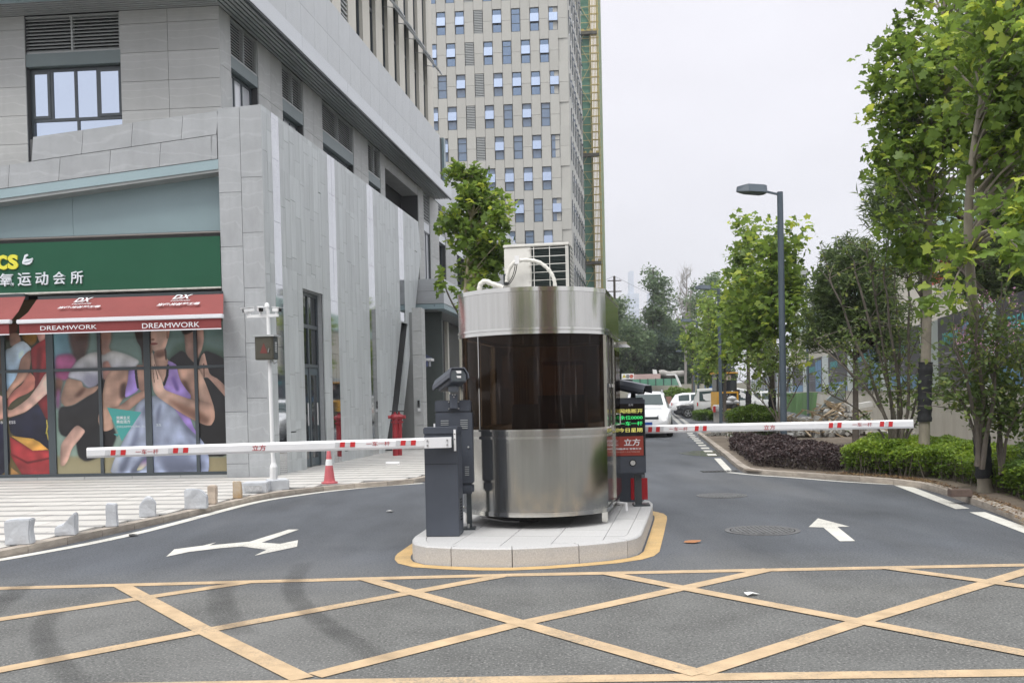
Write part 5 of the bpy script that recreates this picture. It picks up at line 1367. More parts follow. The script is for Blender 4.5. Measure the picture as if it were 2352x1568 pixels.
for i in range(-1, 33):
    c_ = sA + (i)*half; a, b = c_-half/2, c_+half/2
    if a < 0: a = .004
    odd = i % 2
    vis = i <= 18
    for r in range(ROWMIN, ROWMAX):
        if (r % 2) != odd: continue
        zt = zr0-r*rp; zb_ = zt-wh
        isL = (i == (8 if not odd else 9)) and r < 6
        if a < .2 and i < 0 and not (r in (1, 3, 5, 7)): pass
        # panel below this window down to the next window of the column (two rows on)
        znext = zr0-(r+2)*rp; zj_ = (zb_+znext)/2
        if vis:
            for z1, z0 in ((zb_, zj_), (zj_, znext)): wpiece('wall_panel', u_tb, tw, WT, a+.012, b-.012, max(0, z0)+.012, z1-.012, -.3, 0)
        if isL:
            f_ = MB().wbox(WT, a+.02, b-.02, zb_, zt, -.3, -.2).build('louvre', M_DARK, tw); bm_ = MB()
            for q in range(14): z = zb_+(zt-zb_)*(q+.5)/14; bm_.wbox(WT, a+.05, b-.05, z-.05, z+.03, -.2, -.04)
            bm_.build('louvre_blade', M_LOUV, f_)
        elif vis and r > ROWMIN-1:
            hi = r < 2 or (r in (2,) and i <= 4)
            if i == -1: key = 'D' if r < 4 else 'C'
            else:
                key = ('B' if hi else 'A') if random.random() < .86 else ('D' if hi else 'C')
            put_window(key, (a+b)/2, zt)
    if not vis:
        pass
MB().wbox(WT, sA+18.5*half+half*.5, pitch*17, 0, zr0+rp*4, -.34, 0).build('plain_wall', M_TB, tw)
MB().wbox(WT, .004, pitch*17, zr0-ROWMIN*rp+.02, zr0+rp*4, -.3, .01).build('upper_wall', M_TB, tw)
# narrow right side of the tower with protruding sashes
TS = Vector((sin(RA+.012), cos(RA+.012), 0)); WT2 = Wall((tcr.x, tcr.y), TS, (TS.y, -TS.x))
MB().wbox(WT2, .05, 17, 0, zr0+rp*4, -12, -.02).build('side_wall', M_TB, tw)
sm_f = MB(); sm_g = MB(); sm_s = MB()
for r in range(-3, 12):
    for k in range(8):
        s_ = 1.2+k*2.0+(r % 2)*1.0; zt = zr0-r*rp
        sm_g.wbox(WT2, s_, s_+.85, zt-wh, zt, -.02, .005); sm_f.wbox(WT2, s_-.05, s_+.0, zt-wh, zt, -.02, .06)
        P0_ = WT2.pt(s_, zt-.5, .01); P1_ = WT2.pt(s_+.85, zt-.5, .01); dn = Vector((0, 0, -.8))+WT2.n*.3
        sm_s.poly([P0_, P1_, P1_+dn, P0_+dn], WT2.n*.03)
sm_g.build('side_window_glass', M_TWG, tw, kind='stuff'); sm_f.build('side_window_reveal', M_FRAME, tw, kind='stuff'); sm_s.build('side_open_sash', M_TWM, tw, kind='stuff')

# ------------------------------------------------------------------ building under construction in green netting
Yg = 122.0
gb = thing('scaffolded_building', 'tall building under construction wrapped in green netting and yellow scaffold poles', 'building', (0, 0, 0))
cr = AY(1382, 640, Yg); ga = radians(4.2); gd = Vector((-cos(ga), sin(ga), 0)); WG = Wall((cr.x, cr.y), gd, (-sin(ga), -cos(ga)))
hG = 62.0
m_net = mat('green_debris_net', (.085, .21, .16), .85, col2=(.15, .30, .225), vscale=.5, vstretch=(1, 1, .6), bump=.5, bscale=2.5)
MB().wbox(WG, .8, 12, 0, hG, -12, -.6).build('concrete_frame', mat('raw_concrete_frame', (.33, .33, .30), .9, var=.2, vscale=.3), gb)
for k in range(22): wpiece('net_sheet', unit_box(m_net), gb, WG, .75, 12, k*2.9+.03, k*2.9+2.87, -.55, -.5+random.uniform(-.04, .04))
m_yp = mat('yellow_scaffold_pole', (.44, .34, .11), .5, var=.2, vscale=.7); m_yp2 = mat('ochre_scaffold_pole', (.42, .36, .17), .6, var=.2, vscale=.7)
pm = MB(); z = .5
while z < hG: pm.bar(WG.pt(.0, z, -.3), WG.pt(12, z, -.3), .07, .07); z += .95
for k in range(7): pm.bar(WG.pt(.9+k*1.5, 0, -.25), WG.pt(.9+k*1.5, hG, -.25), .08, .08, up=(0, 1, 0))
pm.build('scaffold_poles', m_yp2, gb, kind='stuff')
dm = MB(); z = 2
while z < hG: dm.bar(WG.pt(.8, z, -.2), WG.pt(3.6, z+5, -.2), .06, .06).bar(WG.pt(3.6, z+.0, -.19), WG.pt(.8, z+5, -.19), .06, .06); z += 5
dm.build('diagonal_braces', m_yp2, gb, kind='stuff')
vm = MB()
for k in range(6): vm.bar(WG.pt(.75-k*.17, 0, .0), WG.pt(.75-k*.17, hG, .0), .09, .09, up=(0, 1, 0))
z = .5
while z < hG: vm.bar(WG.pt(-.2, z, .05), WG.pt(.9, z, .05), .07, .07); vm.bar(WG.pt(-.2+random.uniform(-.1, 0), z, -.3), WG.pt(.1, z, .1), .06, .06); z += .95
vm.build('corner_poles', m_yp, gb, kind='stuff')
wy = Wall(WG.pt(-.1, 0, 0), (HD.x, HD.y), (HN.x, HN.y))
MB().wbox(wy, .2, 12, 0, hG, -.15, -.1).build('side_net_sheet', mat('yellow_green_net', (.26, .27, .12), .8, col2=(.12, .22, .14), vscale=.6), gb)
for yy in (72, 352, 600):
    zz = WG.px(1360, yy, .1)[1]
    pl_ = MB().wbox(WG, .0, 12, zz-.35, zz, -.6, .25).build('safety_platform', mat('dark_platform', (.09, .085, .07), .8), gb)
    st_ = MB()
    for k in range(16): st_.wbox(WG, .1+k*.72, .45+k*.72, zz+.001, zz+.25, .1, .26)
    st_.build('striped_board', m_yp, pl_)

# ------------------------------------------------------------------ far skyline in the haze
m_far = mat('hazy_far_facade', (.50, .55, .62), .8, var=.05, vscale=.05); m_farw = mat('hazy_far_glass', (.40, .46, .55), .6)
def far_block(x0, x1, ytop, Y, lab, setb=0):
    a, b = AY(x0, 800, Y), AY(x1, 800, Y); zt = AY((x0+x1)/2, ytop, Y).z; W_ = Wall((a.x, a.y), (1, 0), (0, -1))
    t_ = thing('far_apartment_tower', lab, 'building', (a.x, a.y, 0), 'pale apartment towers on the skyline')
    MB().wbox(W_, 0, b.x-a.x, 0, zt, -18, 0).build('wall', m_far, t_)
    MB().wbox(W_, (b.x-a.x)*.25, (b.x-a.x)*.6, zt+.01, zt+(6 if setb == 0 else setb), -10, -2).build('roof_block', m_far, t_)
    g_ = MB(); z = 6
    while z < zt-3:
        for k in range(5): u = (b.x-a.x)*(k+.25)/5; g_.wbox(W_, u, u+(b.x-a.x)*.1, z, z+1.6, -.2, .05)
        z += 3.2
    g_.build('window_bands', m_farw, t_, kind='stuff')
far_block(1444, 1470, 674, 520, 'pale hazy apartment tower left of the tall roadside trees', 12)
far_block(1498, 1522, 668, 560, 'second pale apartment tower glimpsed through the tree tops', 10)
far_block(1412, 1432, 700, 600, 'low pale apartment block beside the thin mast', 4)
# ------------------------------------------------------------------ stainless steel guard booth
M_SS = mat('brushed_stainless_steel', (.60, .59, .555), .13, metal=1, var=.07, vscale=3, vstretch=(9, 9, .25), bump=.09, bscale=14, bstretch=(6, 6, .12), aniso=.6)
M_SSF = mat('bright_stainless_trim', (.72, .71, .67), .14, metal=1, var=.05, vscale=6)
BF = G(1398, 1200.5, ZI); BF = Vector((BF.x, BF.y, 0)); BA = radians(10.5)
bR = Vector((cos(BA), -sin(BA), 0)); bB = Vector((sin(BA), cos(BA), 0))      # right and back
BW, BSAG, BDEP = 1.56, .53, 1.75
def B(x, y, z=0): return BF + bR*x + bB*y + Vector((0, 0, z))
Rr = ((BW/2)**2+BSAG**2)/(2*BSAG); half_an = math.asin((BW/2)/Rr)
def arc_pts(off, n=36, a0=-1, a1=1, back=False):
    P = []
    for k in range(n+1):
        a = half_an*(a0+(a1-a0)*k/n); r = Rr+off
        x = -BW/2+r*sin(a); y = (Rr-BSAG)-r*cos(a)
        if back: y = BDEP-y
        P.append((x, y))
    return P
def plan(off, n=36):
    return arc_pts(off, n)+arc_pts(off, n, 1, -1, back=True)
booth = thing('guard_booth', 'stainless steel guard booth with curved front and dark brown wraparound window on the traffic island', 'booth', B(-BW/2, .6, ZI))
def band(name, off, z0, z1, m, parent, n=36, inner=None, **k):
    P = plan(off, n); V = [B(x, y, z0) for x, y in P]+[B(x, y, z1) for x, y in P]; N = len(P)
    fs_ = [(i, (i+1) % N, N+(i+1) % N, N+i) for i in range(N)]
    if inner is not None:
        Q = plan(inner, n); V += [B(x, y, z0) for x, y in Q]+[B(x, y, z1) for x, y in Q]
        fs_ += [(2*N+(i+1) % N, 2*N+i, 3*N+i, 3*N+(i+1) % N) for i in range(N)]+[(i, 2*N+i, 2*N+(i+1) % N, (i+1) % N) for i in range(N)]+[(N+i, N+(i+1) % N, 3*N+(i+1) % N, 3*N+i) for i in range(N)]
    else: fs_ += [tuple(range(N))[::-1], tuple(range(N, 2*N))]
    return MB().add(V, fs_).build(name, m, parent, smooth=True, **k)
def arcwall(name, off, th, z0, z1, m, parent, a0=-1, a1=1, n=36, back=False, sm=True):
    P = arc_pts(off, n, a0, a1, back); Q = arc_pts(off-th, n, a0, a1, back); N = n+1
    V = [B(x, y, z0) for x, y in P]+[B(x, y, z1) for x, y in P]+[B(x, y, z0) for x, y in Q]+[B(x, y, z1) for x, y in Q]
    fs_ = []
    for i in range(n): fs_ += [(i, i+1, N+i+1, N+i), (2*N+i+1, 2*N+i, 3*N+i, 3*N+i+1), (N+i, N+i+1, 3*N+i+1, 3*N+i), (i+1, i, 2*N+i, 2*N+i+1)]
    fs_ += [(0, N, 3*N, 2*N), (n, 2*N+n, 3*N+n, N+n)]
    return MB().add(V, fs_).build(name, m, parent, smooth=sm)
def zpx(y, d=None):   # height at the front right corner for a photo row
    return AY(1397, y, BF.y).z
zB0, zB1, zG0, zG1, zT0, zT1 = zpx(1171), zpx(1001), zpx(979.5), zpx(768), zpx(754), zpx(664)
# base frame, lower skirt, glass, upper fascia
band('base_rim', .012, zB0-.012, zB0+.035, M_SSF, booth, inner=-.06)
arcwall('lower_panel', 0, .02, zB0+.036, zB1, M_SS, booth)
arcwall('lower_panel', 0, .02, zB0+.036, zB1, M_SS, booth, back=True)
band('sill_rim', .018, zB1+.001, zB1+.028, M_SSF, booth, inner=-.05)
arcwall('sill_band', .004, .03, zB1+.029, zG0-.018, M_SS, booth)
band('sill_rim', .02, zG0-.017, zG0, M_SSF, booth, inner=-.05)
m_bg = bpy.data.materials.new('brown_tinted_glass'); m_bg.use_nodes = True; t = m_bg.node_tree; L = t.links; pb = t.nodes['Principled BSDF']
pb.inputs['Base Color'].default_value = (.02, .013, .010, 1); pb.inputs['Roughness'].default_value = .05; pb.inputs['Specular IOR Level'].default_value = .55
tcn = t.nodes.new('ShaderNodeTexCoord'); mpn = t.nodes.new('ShaderNodeMapping'); mpn.inputs['Scale'].default_value = (22, 22, .9)
nn = t.nodes.new('ShaderNodeTexNoise'); nn.inputs['Scale'].default_value = 1.3; nn.inputs['Detail'].default_value = 8; nn.inputs['Roughness'].default_value = .7
L.new(tcn.outputs['Object'], mpn.inputs[0]); L.new(mpn.outputs[0], nn.inputs[0])
r1_ = t.nodes.new('ShaderNodeMapRange'); r1_.inputs['From Min'].default_value = .56; r1_.inputs['From Max'].default_value = .76; L.new(nn.outputs['Fac'], r1_.inputs['Value'])
cm = t.nodes.new('ShaderNodeMix'); cm.data_type = 'RGBA'; cm.inputs[6].default_value = (.016, .011, .009, 1); cm.inputs[7].default_value = (.13, .10, .085, 1); L.new(r1_.outputs[0], cm.inputs[0]); L.new(cm.outputs[2], pb.inputs['Base Color'])
tp = t.nodes.new('ShaderNodeBsdfTransparent'); tp.inputs[0].default_value = (.50, .41, .325, 1); mxs_ = t.nodes.new('ShaderNodeMixShader')
iv = t.nodes.new('ShaderNodeMapRange'); iv.inputs['To Min'].default_value = .27; iv.inputs['To Max'].default_value = .9; L.new(r1_.outputs[0], iv.inputs['Value']); L.new(iv.outputs[0], mxs_.inputs[0])
L.new(tp.outputs[0], mxs_.inputs[1]); L.new(pb.outputs[0], mxs_.inputs[2]); L.new(mxs_.outputs[0], t.nodes['Material Output'].inputs[0])
for k, (a0, a1) in enumerate(((-.97, -.555), (-.545, .975))): arcwall('front_glass', -.012, .008, zG0+.001, zG1-.001, m_bg, booth, a0, a1, n=24)
arcwall('glass_joint_strip', -.008, .014, zG0+.001, zG1-.001, M_SSF, booth, -.5545, -.5455, n=2)
arcwall('rear_glass', -.012, .008, zG0+.001, zG1-.001, m_bg, booth, -.97, .97, n=24, back=True)
band('head_rim', .02, zG1, zG1+.028, M_SSF, booth, inner=-.05)
arcwall('head_band', .012, .03, zG1+.0285, zT0-.022, M_SS, booth); arcwall('head_band', .012, .03, zG1+.0285, zT0-.022, M_SS, booth, back=True)
band('fascia_rim', .026, zT0-.021, zT0, M_SSF, booth, inner=-.05)
arcwall('fascia', .012, .02, zT0+.001, zT1-.045, M_SS, booth); arcwall('fascia', .012, .02, zT0+.001, zT1-.045, M_SS, booth, back=True)
band('top_rim', .022, zT1-.044, zT1, M_SSF, booth, inner=-.05)
band('roof', -.052, zT1-.06, zT1-.02, mat('dull_roof_steel', (.4, .4, .38), .5, metal=.6), booth)
# corner posts
for x in (-.012, -BW+.012):
    for y in (.015, BDEP-.015):
        MB().box(B(x, y, (zG0+zG1)/2), (.045, .05, zG1-zG0-.002), Matrix.Rotation(-BA, 3, 'Z')).build('corner_post', M_SSF, booth, bevel=.006)
# feet
for x, y in ((-.04, .04), (-BW+.045, .04), (-.04, BDEP-.04), (-BW+.045, BDEP-.04)):
    MB().box(B(x, y, (ZI+zB0)/2-.006), (.06, .06, zB0-ZI-.014), Matrix.Rotation(-BA, 3, 'Z')).build('foot', M_SS, booth, bevel=.004)
# side walls (right side seen at a glancing angle)
def side(x0, x1, y0, y1, z0, z1, nm, m, par=None, **k):
    return MB().hexa([B(x, y, z) for z in (z0, z1) for x, y in ((x0, y0), (x1, y0), (x1, y1), (x0, y1))]).build(nm, m, par or booth, **k)
for sx in (0, -BW):
    o1 = 1 if sx == 0 else -1
    side(sx, sx-.02*o1, .0, BDEP, zB0+.036, zB1, 'side_panel', M_SS)
    side(sx+.002*o1, sx-.03*o1, .0, BDEP, zB1+.029, zG0-.018, 'side_sill_band', M_SS)
    side(sx+.012*o1, sx-.01*o1, -.0, BDEP, zT0+.001, zT1-.045, 'side_fascia', M_SS)
    side(sx+.01*o1, sx-.02*o1, .04, BDEP-.04, zG1+.0285, zT0-.022, 'side_head_band', M_SS)
# sliding side window and door
wf = MB()
for a, b in ((.045, .085), (.42, .455), (.80, .84)): wf.hexa([B(x, y, z) for z in (zG0+.001, zG1-.001) for x, y in ((.012, a), (.012, b), (-.03, b), (-.03, a))])
wfo = wf.build('side_window_frame', M_SSF, booth)
side(-.008, -.014, .086, .419, zG0+.002, zG1-.002, 'pane', m_bg, wfo); side(-.016, -.022, .456, .799, zG0+.002, zG1-.002, 'pane', m_bg, wfo)
side(.006, -.02, .084, .80, zG0+.42, zG0+.455, 'window_rail', M_SSF, wfo)
dr = side(.022, -.01, .86, 1.66, zB0+.04, zG1-.004, 'door', M_SS, bevel=.004)
side(.030, .0225, .96, 1.56, zG0+.03, zG1-.12, 'pane', m_bg, dr)
MB().tube([B(.03, .90, 1.18), B(.075, .90, 1.18), B(.075, .90, 1.30), B(.03, .90, 1.30)], .009, 6).build('handle', M_SSF, dr)
MB().box(B(.045, .22, 1.15+.02), (.03, .035, .05), Matrix.Rotation(-BA, 3, 'Z')).build('lock', M_SSF, booth, bevel=.004)
MB().hexa([B(x, y, z) for z, e_ in ((zT0-.12, 0), (zT0-.09, 0)) for x, y in ((.014, 1.0), (.16, 1.0), (.16, 1.7), (.014, 1.7))]).build('door_canopy', M_SSF, booth)
MB().tube([B(.02, 1.05, ZI+.10), B(.12, .95, ZI+.10), B(.12, .95, ZI+.02)], .018, 8).build('drain_pipe', M_WHITE, booth, smooth=True)
for k in range(3): MB().tube([B(-BW+.10+k*.03, .1, zB0-.01), B(-BW+.2+k*.05, .0+k*.06, ZI+.06), B(-BW+.42+k*.1, .05, ZI+.012), B(-BW+.6+k*.1, .02+k*.03, ZI+.01)], .008, 5).build('loose_cable', mat('grey_cable', (.12, .12, .12), .6) if k else M_WHITE, booth, smooth=True)
band('floor_plate', -.03, zB0+.04, zB0+.06, mat('dark_floor_plate', (.05, .045, .04), .7), booth)
band('ceiling', -.06, zT0-.03, zT0-.024, mat('booth_ceiling', (.35, .33, .30), .7), booth)
# furniture inside
dk = thing('desk', 'brown desk inside the booth seen through the dark glass', 'desk', B(-BW/2, .1, zB0+.06))
M_WOOD = mat('brown_wood', (.26, .12, .05), .5, var=.2, vscale=4, vstretch=(1, 1, 4))
MB().box(B(-BW/2, .12, zB0+.8), (1.2, .5, .03), Matrix.Rotation(-BA, 3, 'Z')).build('desktop', M_WOOD, dk)
for x in (-.22, -1.3): MB().box(B(x, .12, zB0+.43), (.03, .45, .7), Matrix.Rotation(-BA, 3, 'Z')).build('leg_panel', M_WOOD, dk)
cb = thing('filing_cabinet', 'tall wooden cupboard standing at the back inside the booth', 'cupboard', B(-.9, 1.4, zB0+.06))
MB().box(B(-.62, 1.45, zB0+.85), (.5, .35, 1.55), Matrix.Rotation(-BA, 3, 'Z')).build('carcass', M_WOOD, cb)
for k in (-1, 1): MB().box(B(-.62+k*.125, 1.26, zB0+.85), (.23, .015, 1.45), Matrix.Rotation(-BA, 3, 'Z')).build('cupboard_door', mat('pale_wood_door', (.5, .28, .13), .4, var=.15, vscale=5, vstretch=(1, 1, 4)), cb)
ch = thing('office_chair', 'black office chair behind the desk in the booth', 'chair', B(-.95, .75, zB0+.06))
MB().box(B(-.98, .78, zB0+.5), (.45, .45, .08), Matrix.Rotation(-BA, 3, 'Z')).build('seat', M_BLACK, ch, bevel=.02)
MB().box(B(-.98, .98, zB0+.85), (.42, .06, .55), Matrix.Rotation(-BA, 3, 'Z')).build('backrest', M_BLACK, ch, bevel=.02)
MB().tube([B(-.98, .78, zB0+.08), B(-.98, .78, zB0+.46)], .025, 8).build('gas_post', M_DARK, ch)
MB().lathe(B(-.98, .78, zB0+.065), [(.26, 0), (.26, .02), (.04, .05)], 5).build('star_base', M_DARK, ch)
mo = thing('monitor', 'black monitor on the desk inside the booth', 'monitor', B(-.55, .12, zB0+.82))
MB().box(B(-.5, .15, zB0+1.07), (.5, .03, .3), Matrix.Rotation(-BA, 3, 'Z')).build('screen', M_BLACK, mo); MB().box(B(-.5, .15, zB0+.87), (.06, .05, .12), Matrix.Rotation(-BA, 3, 'Z')).build('stand', M_DARK, mo)

# ------------------------------------------------------------------ air conditioner on the roof
YA = BF.y+.75
ac_l, ac_r = AY(1159, 655, YA), AY(1311, 655, YA); ac_t = AY(1235, 563, YA).z
zr = zT1-.02
WA = Wall((ac_l.x, ac_l.y), bR, -bB)
sw = (ac_r-ac_l).dot(bR); 
ac = thing('air_conditioner', 'white outdoor air conditioner with wire grille standing on the booth roof', 'air conditioner', (ac_l.x+sw/2, ac_l.y+.15, zr))
M_ACW = mat('aged_white_casing', (.70, .69, .65), .45, var=.06, vscale=4)
zb_ac = zr+.07
sp0 = WA.px(1220, 600)[0]   # casing / grille division
MB().wbox(WA, 0, sp0, zb_ac, ac_t-.025, -.33, 0).build('casing', M_ACW, ac, bevel=.01)
MB().wbox(WA, sw-.03, sw, zb_ac, ac_t-.025, -.33, 0).build('casing_edge', M_ACW, ac, bevel=.006)
MB().wbox(WA, -.008, sw+.008, ac_t-.024, ac_t+.008, -.345, .012).build('top_cover', M_ACW, ac, bevel=.008)
MB().wbox(WA, sp0, sw-.03, zb_ac, zb_ac+.04, -.33, 0).build('bottom_tray', M_ACW, ac)
MB().wbox(WA, sp0+.002, sw-.031, zb_ac+.041, ac_t-.026, -.30, -.04).build('coil_block', mat('dark_coil', (.018, .03, .03), .5), ac)
fi = MB(); z = zb_ac+.05
while z < ac_t-.04: fi.wbox(WA, sp0+.004, sw-.033, z, z+.006, -.04, -.025); z += .018
fi.build('coil_fins', mat('coil_fin', (.045, .065, .065), .4), ac, kind='stuff')
gw = MB(); g0, g1 = sp0-.03, sw-.02
for k in range(6): z = zb_ac+.05+(ac_t-zb_ac-.1)*k/5; gw.bar(WA.pt(g0, z, .012), WA.pt(g1, z, .012), .007, .007)
for f in (.08, .5, .93): q = sp0+(sw-sp0)*f; gw.bar(WA.pt(q, zb_ac+.03, .02), WA.pt(q, ac_t-.03, .02), .008, .008)
gw.build('wire_grille', mat('white_wire', (.7, .7, .66), .4), ac)
WAs = Wall(WA.pt(sw, 0, 0), bB, bR)
sv = MB()
for k in range(10): z = zb_ac+.05+k*(ac_t-zb_ac-.12)/9; sv.bar(WAs.pt(.03, z, .012), WAs.pt(.3, z, .012), .006, .006)
for k in range(3): sv.bar(WAs.pt(.04+k*.12, zb_ac+.03, .018), WAs.pt(.04+k*.12, ac_t-.05, .018), .006, .006)
sv.build('side_grille', mat('white_wire', (.7, .7, .66)), ac); MB().wbox(WAs, 0, .33, zb_ac+.02, ac_t-.03, -.0, .006).build('side_coil', mat('dark_coil', (.018, .03, .03)), ac)
for f in (.12, .88): MB().wbox(WA, sw*f-.04, sw*f+.04, zr+.001, zb_ac, -.3, -.02).build('support_foot', M_DARK, ac)
def apx(x, y, o): s_, z_ = WA.px(x, y, o); return WA.pt(s_, z_, o)
m_wrap = mat('wrapped_pipe_insulation', (.66, .65, .60), .6, var=.15, vscale=25, vstretch=(1, 1, 1), bump=.5, bscale=40)
hp = [(1163, 648), (1165, 630), (1172, 612), (1184, 600), (1203, 597), (1225, 598), (1243, 604), (1258, 616), (1268, 630), (1274, 645), (1275, 662)]
hose = MB(); P = smooth_line([apx(x, y, .10+.02*i/10) for i, (x, y) in enumerate(hp)], 2); hose.tube(P, [.021+.003*sin(i*2.1) for i in range(len(P))], 10)
hs_ = thing('refrigerant_hose', 'white wrapped refrigerant hose arching in front of the air conditioner', 'hose', apx(1275, 660, .1))
hose.build('insulation', m_wrap, hs_, smooth=True)
P = smooth_line([apx(x, y, .05) for x, y in ((1102, 672), (1101, 660), (1105, 650), (1115, 645), (1128, 651), (1142, 656), (1156, 661))], 2)
MB().tube(P, [.029+.003*sin(i*1.7) for i in range(len(P))], 10).build('roof_pipe', m_wrap, hs_, smooth=True)
MB().box(apx(1187, 597, .13), (.05, .03, .09)).build('paper_tag', M_WHITE, hs_)
for k in range(2):
    P = smooth_line([apx(x+k*4, y, .11) for x, y in ((1184, 604), (1180, 628), (1172, 645), (1163, 655), (1158, 650), (1160, 634))], 2); MB().tube(P, .005, 5).build('black_cable', M_BLACK, hs_, smooth=True)
MB().wbox(WA, WA.px(1157, 640, .02)[0], WA.px(1167, 640, .02)[0], WA.px(1160, 655, .02)[1], WA.px(1160, 630, .02)[1], .0, .05).build('terminal_box', M_DARK, ac, bevel=.004)

# ------------------------------------------------------------------ barrier gates
M_CAB = mat('dark_blue_grey_cabinet', (.058, .067, .086), .42, var=.12, vscale=1.5, bump=.15, bscale=220)
M_CAB2 = mat('dark_blue_grey_light_edge', (.085, .095, .115), .4)
M_ARM = mat('white_arm_aluminium', (.74, .75, .77), .3, var=.04, vscale=3)
M_RREF = mat('red_reflective_tape', (.55, .035, .04), .35); M_GREF = mat('silver_reflective_tape', (.55, .56, .58), .35)
M_REDT = mat('red_print', (.45, .06, .07), .5); M_BOLT = mat('bolt_steel', (.5, .5, .5), .3, metal=1)
M_REDC = mat('glossy_red_panel', (.42, .012, .02), .25, coat=.4)
def cabinet(t_, W_, s0, s1, dep, z0, z1, body=M_CAB, red=False):
    MB().wbox(W_, s0, s1, z0, z1-.07, -dep, 0).build('cabinet_body', body, t_, bevel=.006)
    hd = MB().wbox(W_, s0-.006, s1+.006, z1-.068, z1, -dep-.006, .006).build('cabinet_lid', body, t_, bevel=.008)
    return hd
# left gate (nearest)
gl = G(979, 1232, ZI); gr = G(1054, 1230, ZI)
cW = Wall((gl.x, gl.y), (cos(radians(5)), -sin(radians(5))), (-sin(radians(5)), -cos(radians(5))))
cs0, cs1 = 0, cW.px(1055, 1200)[0]; cz1 = cW.px(1015, 981)[1]
gate = thing('barrier_gate', 'dark blue grey barrier gate with its white arm lowered across the left lane', 'barrier gate', (gl.x+.2, gl.y+.15, ZI))
cdep = .30
cabinet(gate, cW, cs0, cs1, cdep, ZI, cz1)
zj_ = cW.px(1015, 1065)[1]
MB().wbox(cW, cs0+.004, cs1-.004, zj_-.002, zj_+.002, .001, .003).build('door_seam', M_BLACK, gate)
for k in range(2): pass
sd_ = Wall(cW.pt(cs1, 0, 0), -cW.n, cW.d)
vt = MB()
for k in range(8): z = cW.px(1070, 1195-k*6.6)[1]; vt.wbox(sd_, .10, .19, z-.006, z+.006, .001, .006)
vt.build('side_vent', M_BLACK, gate)
s6, z6 = cW.px(1038, 1066)[0], 0
sl_ = MB().wbox(cW, cW.px(1042.5, 1000)[0], cW.px(1047.5, 1000)[0], cW.px(1045, 1035)[1], cW.px(1045, 986)[1], .0065, .02).build('lid_latch', M_WHITE, gate)
for y in (996, 1008): MB().wbox(cW, cW.px(1044, 1000)[0], cW.px(1046, 1000)[0], cW.px(1045, y+1)[1], cW.px(1045, y-1)[1], .02, .026).build('bolt', M_BLACK, gate)
MB().tube([cW.pt(.09, cz1, -.1), cW.pt(.09, cz1+.035, -.1)], .008, 6).build('top_pin', M_WHITE, gate)
def arm(t_, PA, PB, hgt, dep, seg_px, W_, letters, bracket=None):
    """white aluminium arm between two ends (centre line), with tape and printing on the face of wall W_"""
    a = Vector(PA); b = Vector(PB)
    L_ = (b-a).length; d = (b-a).normalized(); n = W_.n
    P = []
    prof = [(-hgt/2, -dep/2), (-hgt/2, dep/2-.008), (-hgt/2+.02, dep/2), (hgt/2-.02, dep/2), (hgt/2, dep/2-.012), (hgt/2, -dep/2)]
    for q in (a, b): P += [q+Vector((0, 0, z))+n*o_ for z, o_ in prof]
    k = len(prof)
    ob = MB().add(P, [tuple(range(k))[::-1], tuple(range(k, 2*k))]+[(i, (i+1) % k, k+(i+1) % k, k+i) for i in range(k)]).build('boom_arm', M_ARM, t_)
    MB().poly([a-d*.008+Vector((0, 0, z))+n*o_ for z, o_ in prof], -d*-.0075).build('end_cap', M_WHITE, t_)
    return ob
aW0 = G(979, 1232, ZI)
YL = gl.y-.10
LA, LB_ = AY(203, 1039.5, YL-.05), AY(1037, 1015, YL); 
zc_ = (LA.z+LB_.z)/2
dAr = Vector((LB_.x-LA.x, LB_.y-LA.y, 0)).normalized(); LA.z = LA.z; WAr = Wall((LA.x, LA.y), (dAr.x, dAr.y), (dAr.y, -dAr.x))
arm(gate, (LA.x, LA.y, LA.z), (LB_.x, LB_.y, LB_.z), .098, .05, None, WAr, None)
def onarm(W_, A_, B_, x0, y0, x1, y1, m, nm, t_, o0, o1, slant=0.0):
    s0, z0 = W_.px(x0, y1, o1); s1, z1 = W_.px(x1, y0, o1); sl2 = slant
    MB().poly([W_.pt(s0, z0, o0), W_.pt(s1, z0, o0), W_.pt(s1+sl2, z1, o0), W_.pt(s0+sl2, z1, o0)], W_.n*(o1-o0)).build(nm, m, t_)
def armdeco(W_, t_, items):
    for it in items:
        x, y, kind = it[:3]
        if kind == 'R': onarm(W_, 0, 0, x, y-6, x+it[3], y+6, M_RREF, 'red_reflector', t_, .026, .029, slant=.006)
        elif kind == 'G': onarm(W_, 0, 0, x, y-6, x+it[3], y+6, M_GREF, 'silver_reflector', t_, .026, .0285, slant=.006)
        else: wtext('arm_lettering', it[4], M_REDT, t_, W_, x, y+it[5], x+it[3], y-it[5], .0262, thick=.002, bold=it[6] if len(it) > 6 else 0.0)
cl2 = lambda x, y: (x*.4102, 491.9+y*.4102); cm2 = lambda x, y: (491.9+x*.4102, 491.9+y*.4102)
it = []
for x, y in ((618, 1334), (674, 1333), (968, 1322), (1024, 1320)): p = cl2(x, y); it.append((p[0], p[1], 'R', 11))
for x, y in ((586, 1335), (646, 1334), (940, 1323), (997, 1321)): p = cl2(x, y); it.append((p[0], p[1], 'G', 10))
p = cl2(760, 1328); it.append((p[0], p[1], 'T', 52, '一车一杆', 6)); p = cm2(213, 1307); it.append((p[0], p[1], 'T', 31, '立方', 7, .01))
for x, y in ((703, 1289), (760, 1288), (1043, 1279), (1100, 1278)): p = cm2(x, y); it.append((p[0], p[1], 'R', 11))
for x, y in ((676, 1290), (732, 1289), (1016, 1280), (1072, 1279)): p = cm2(x, y); it.append((p[0], p[1], 'G', 10))
p = cm2(852, 1283); it.append((p[0], p[1], 'T', 54, '一车一杆', 6))
armdeco(WAr, gate, it)
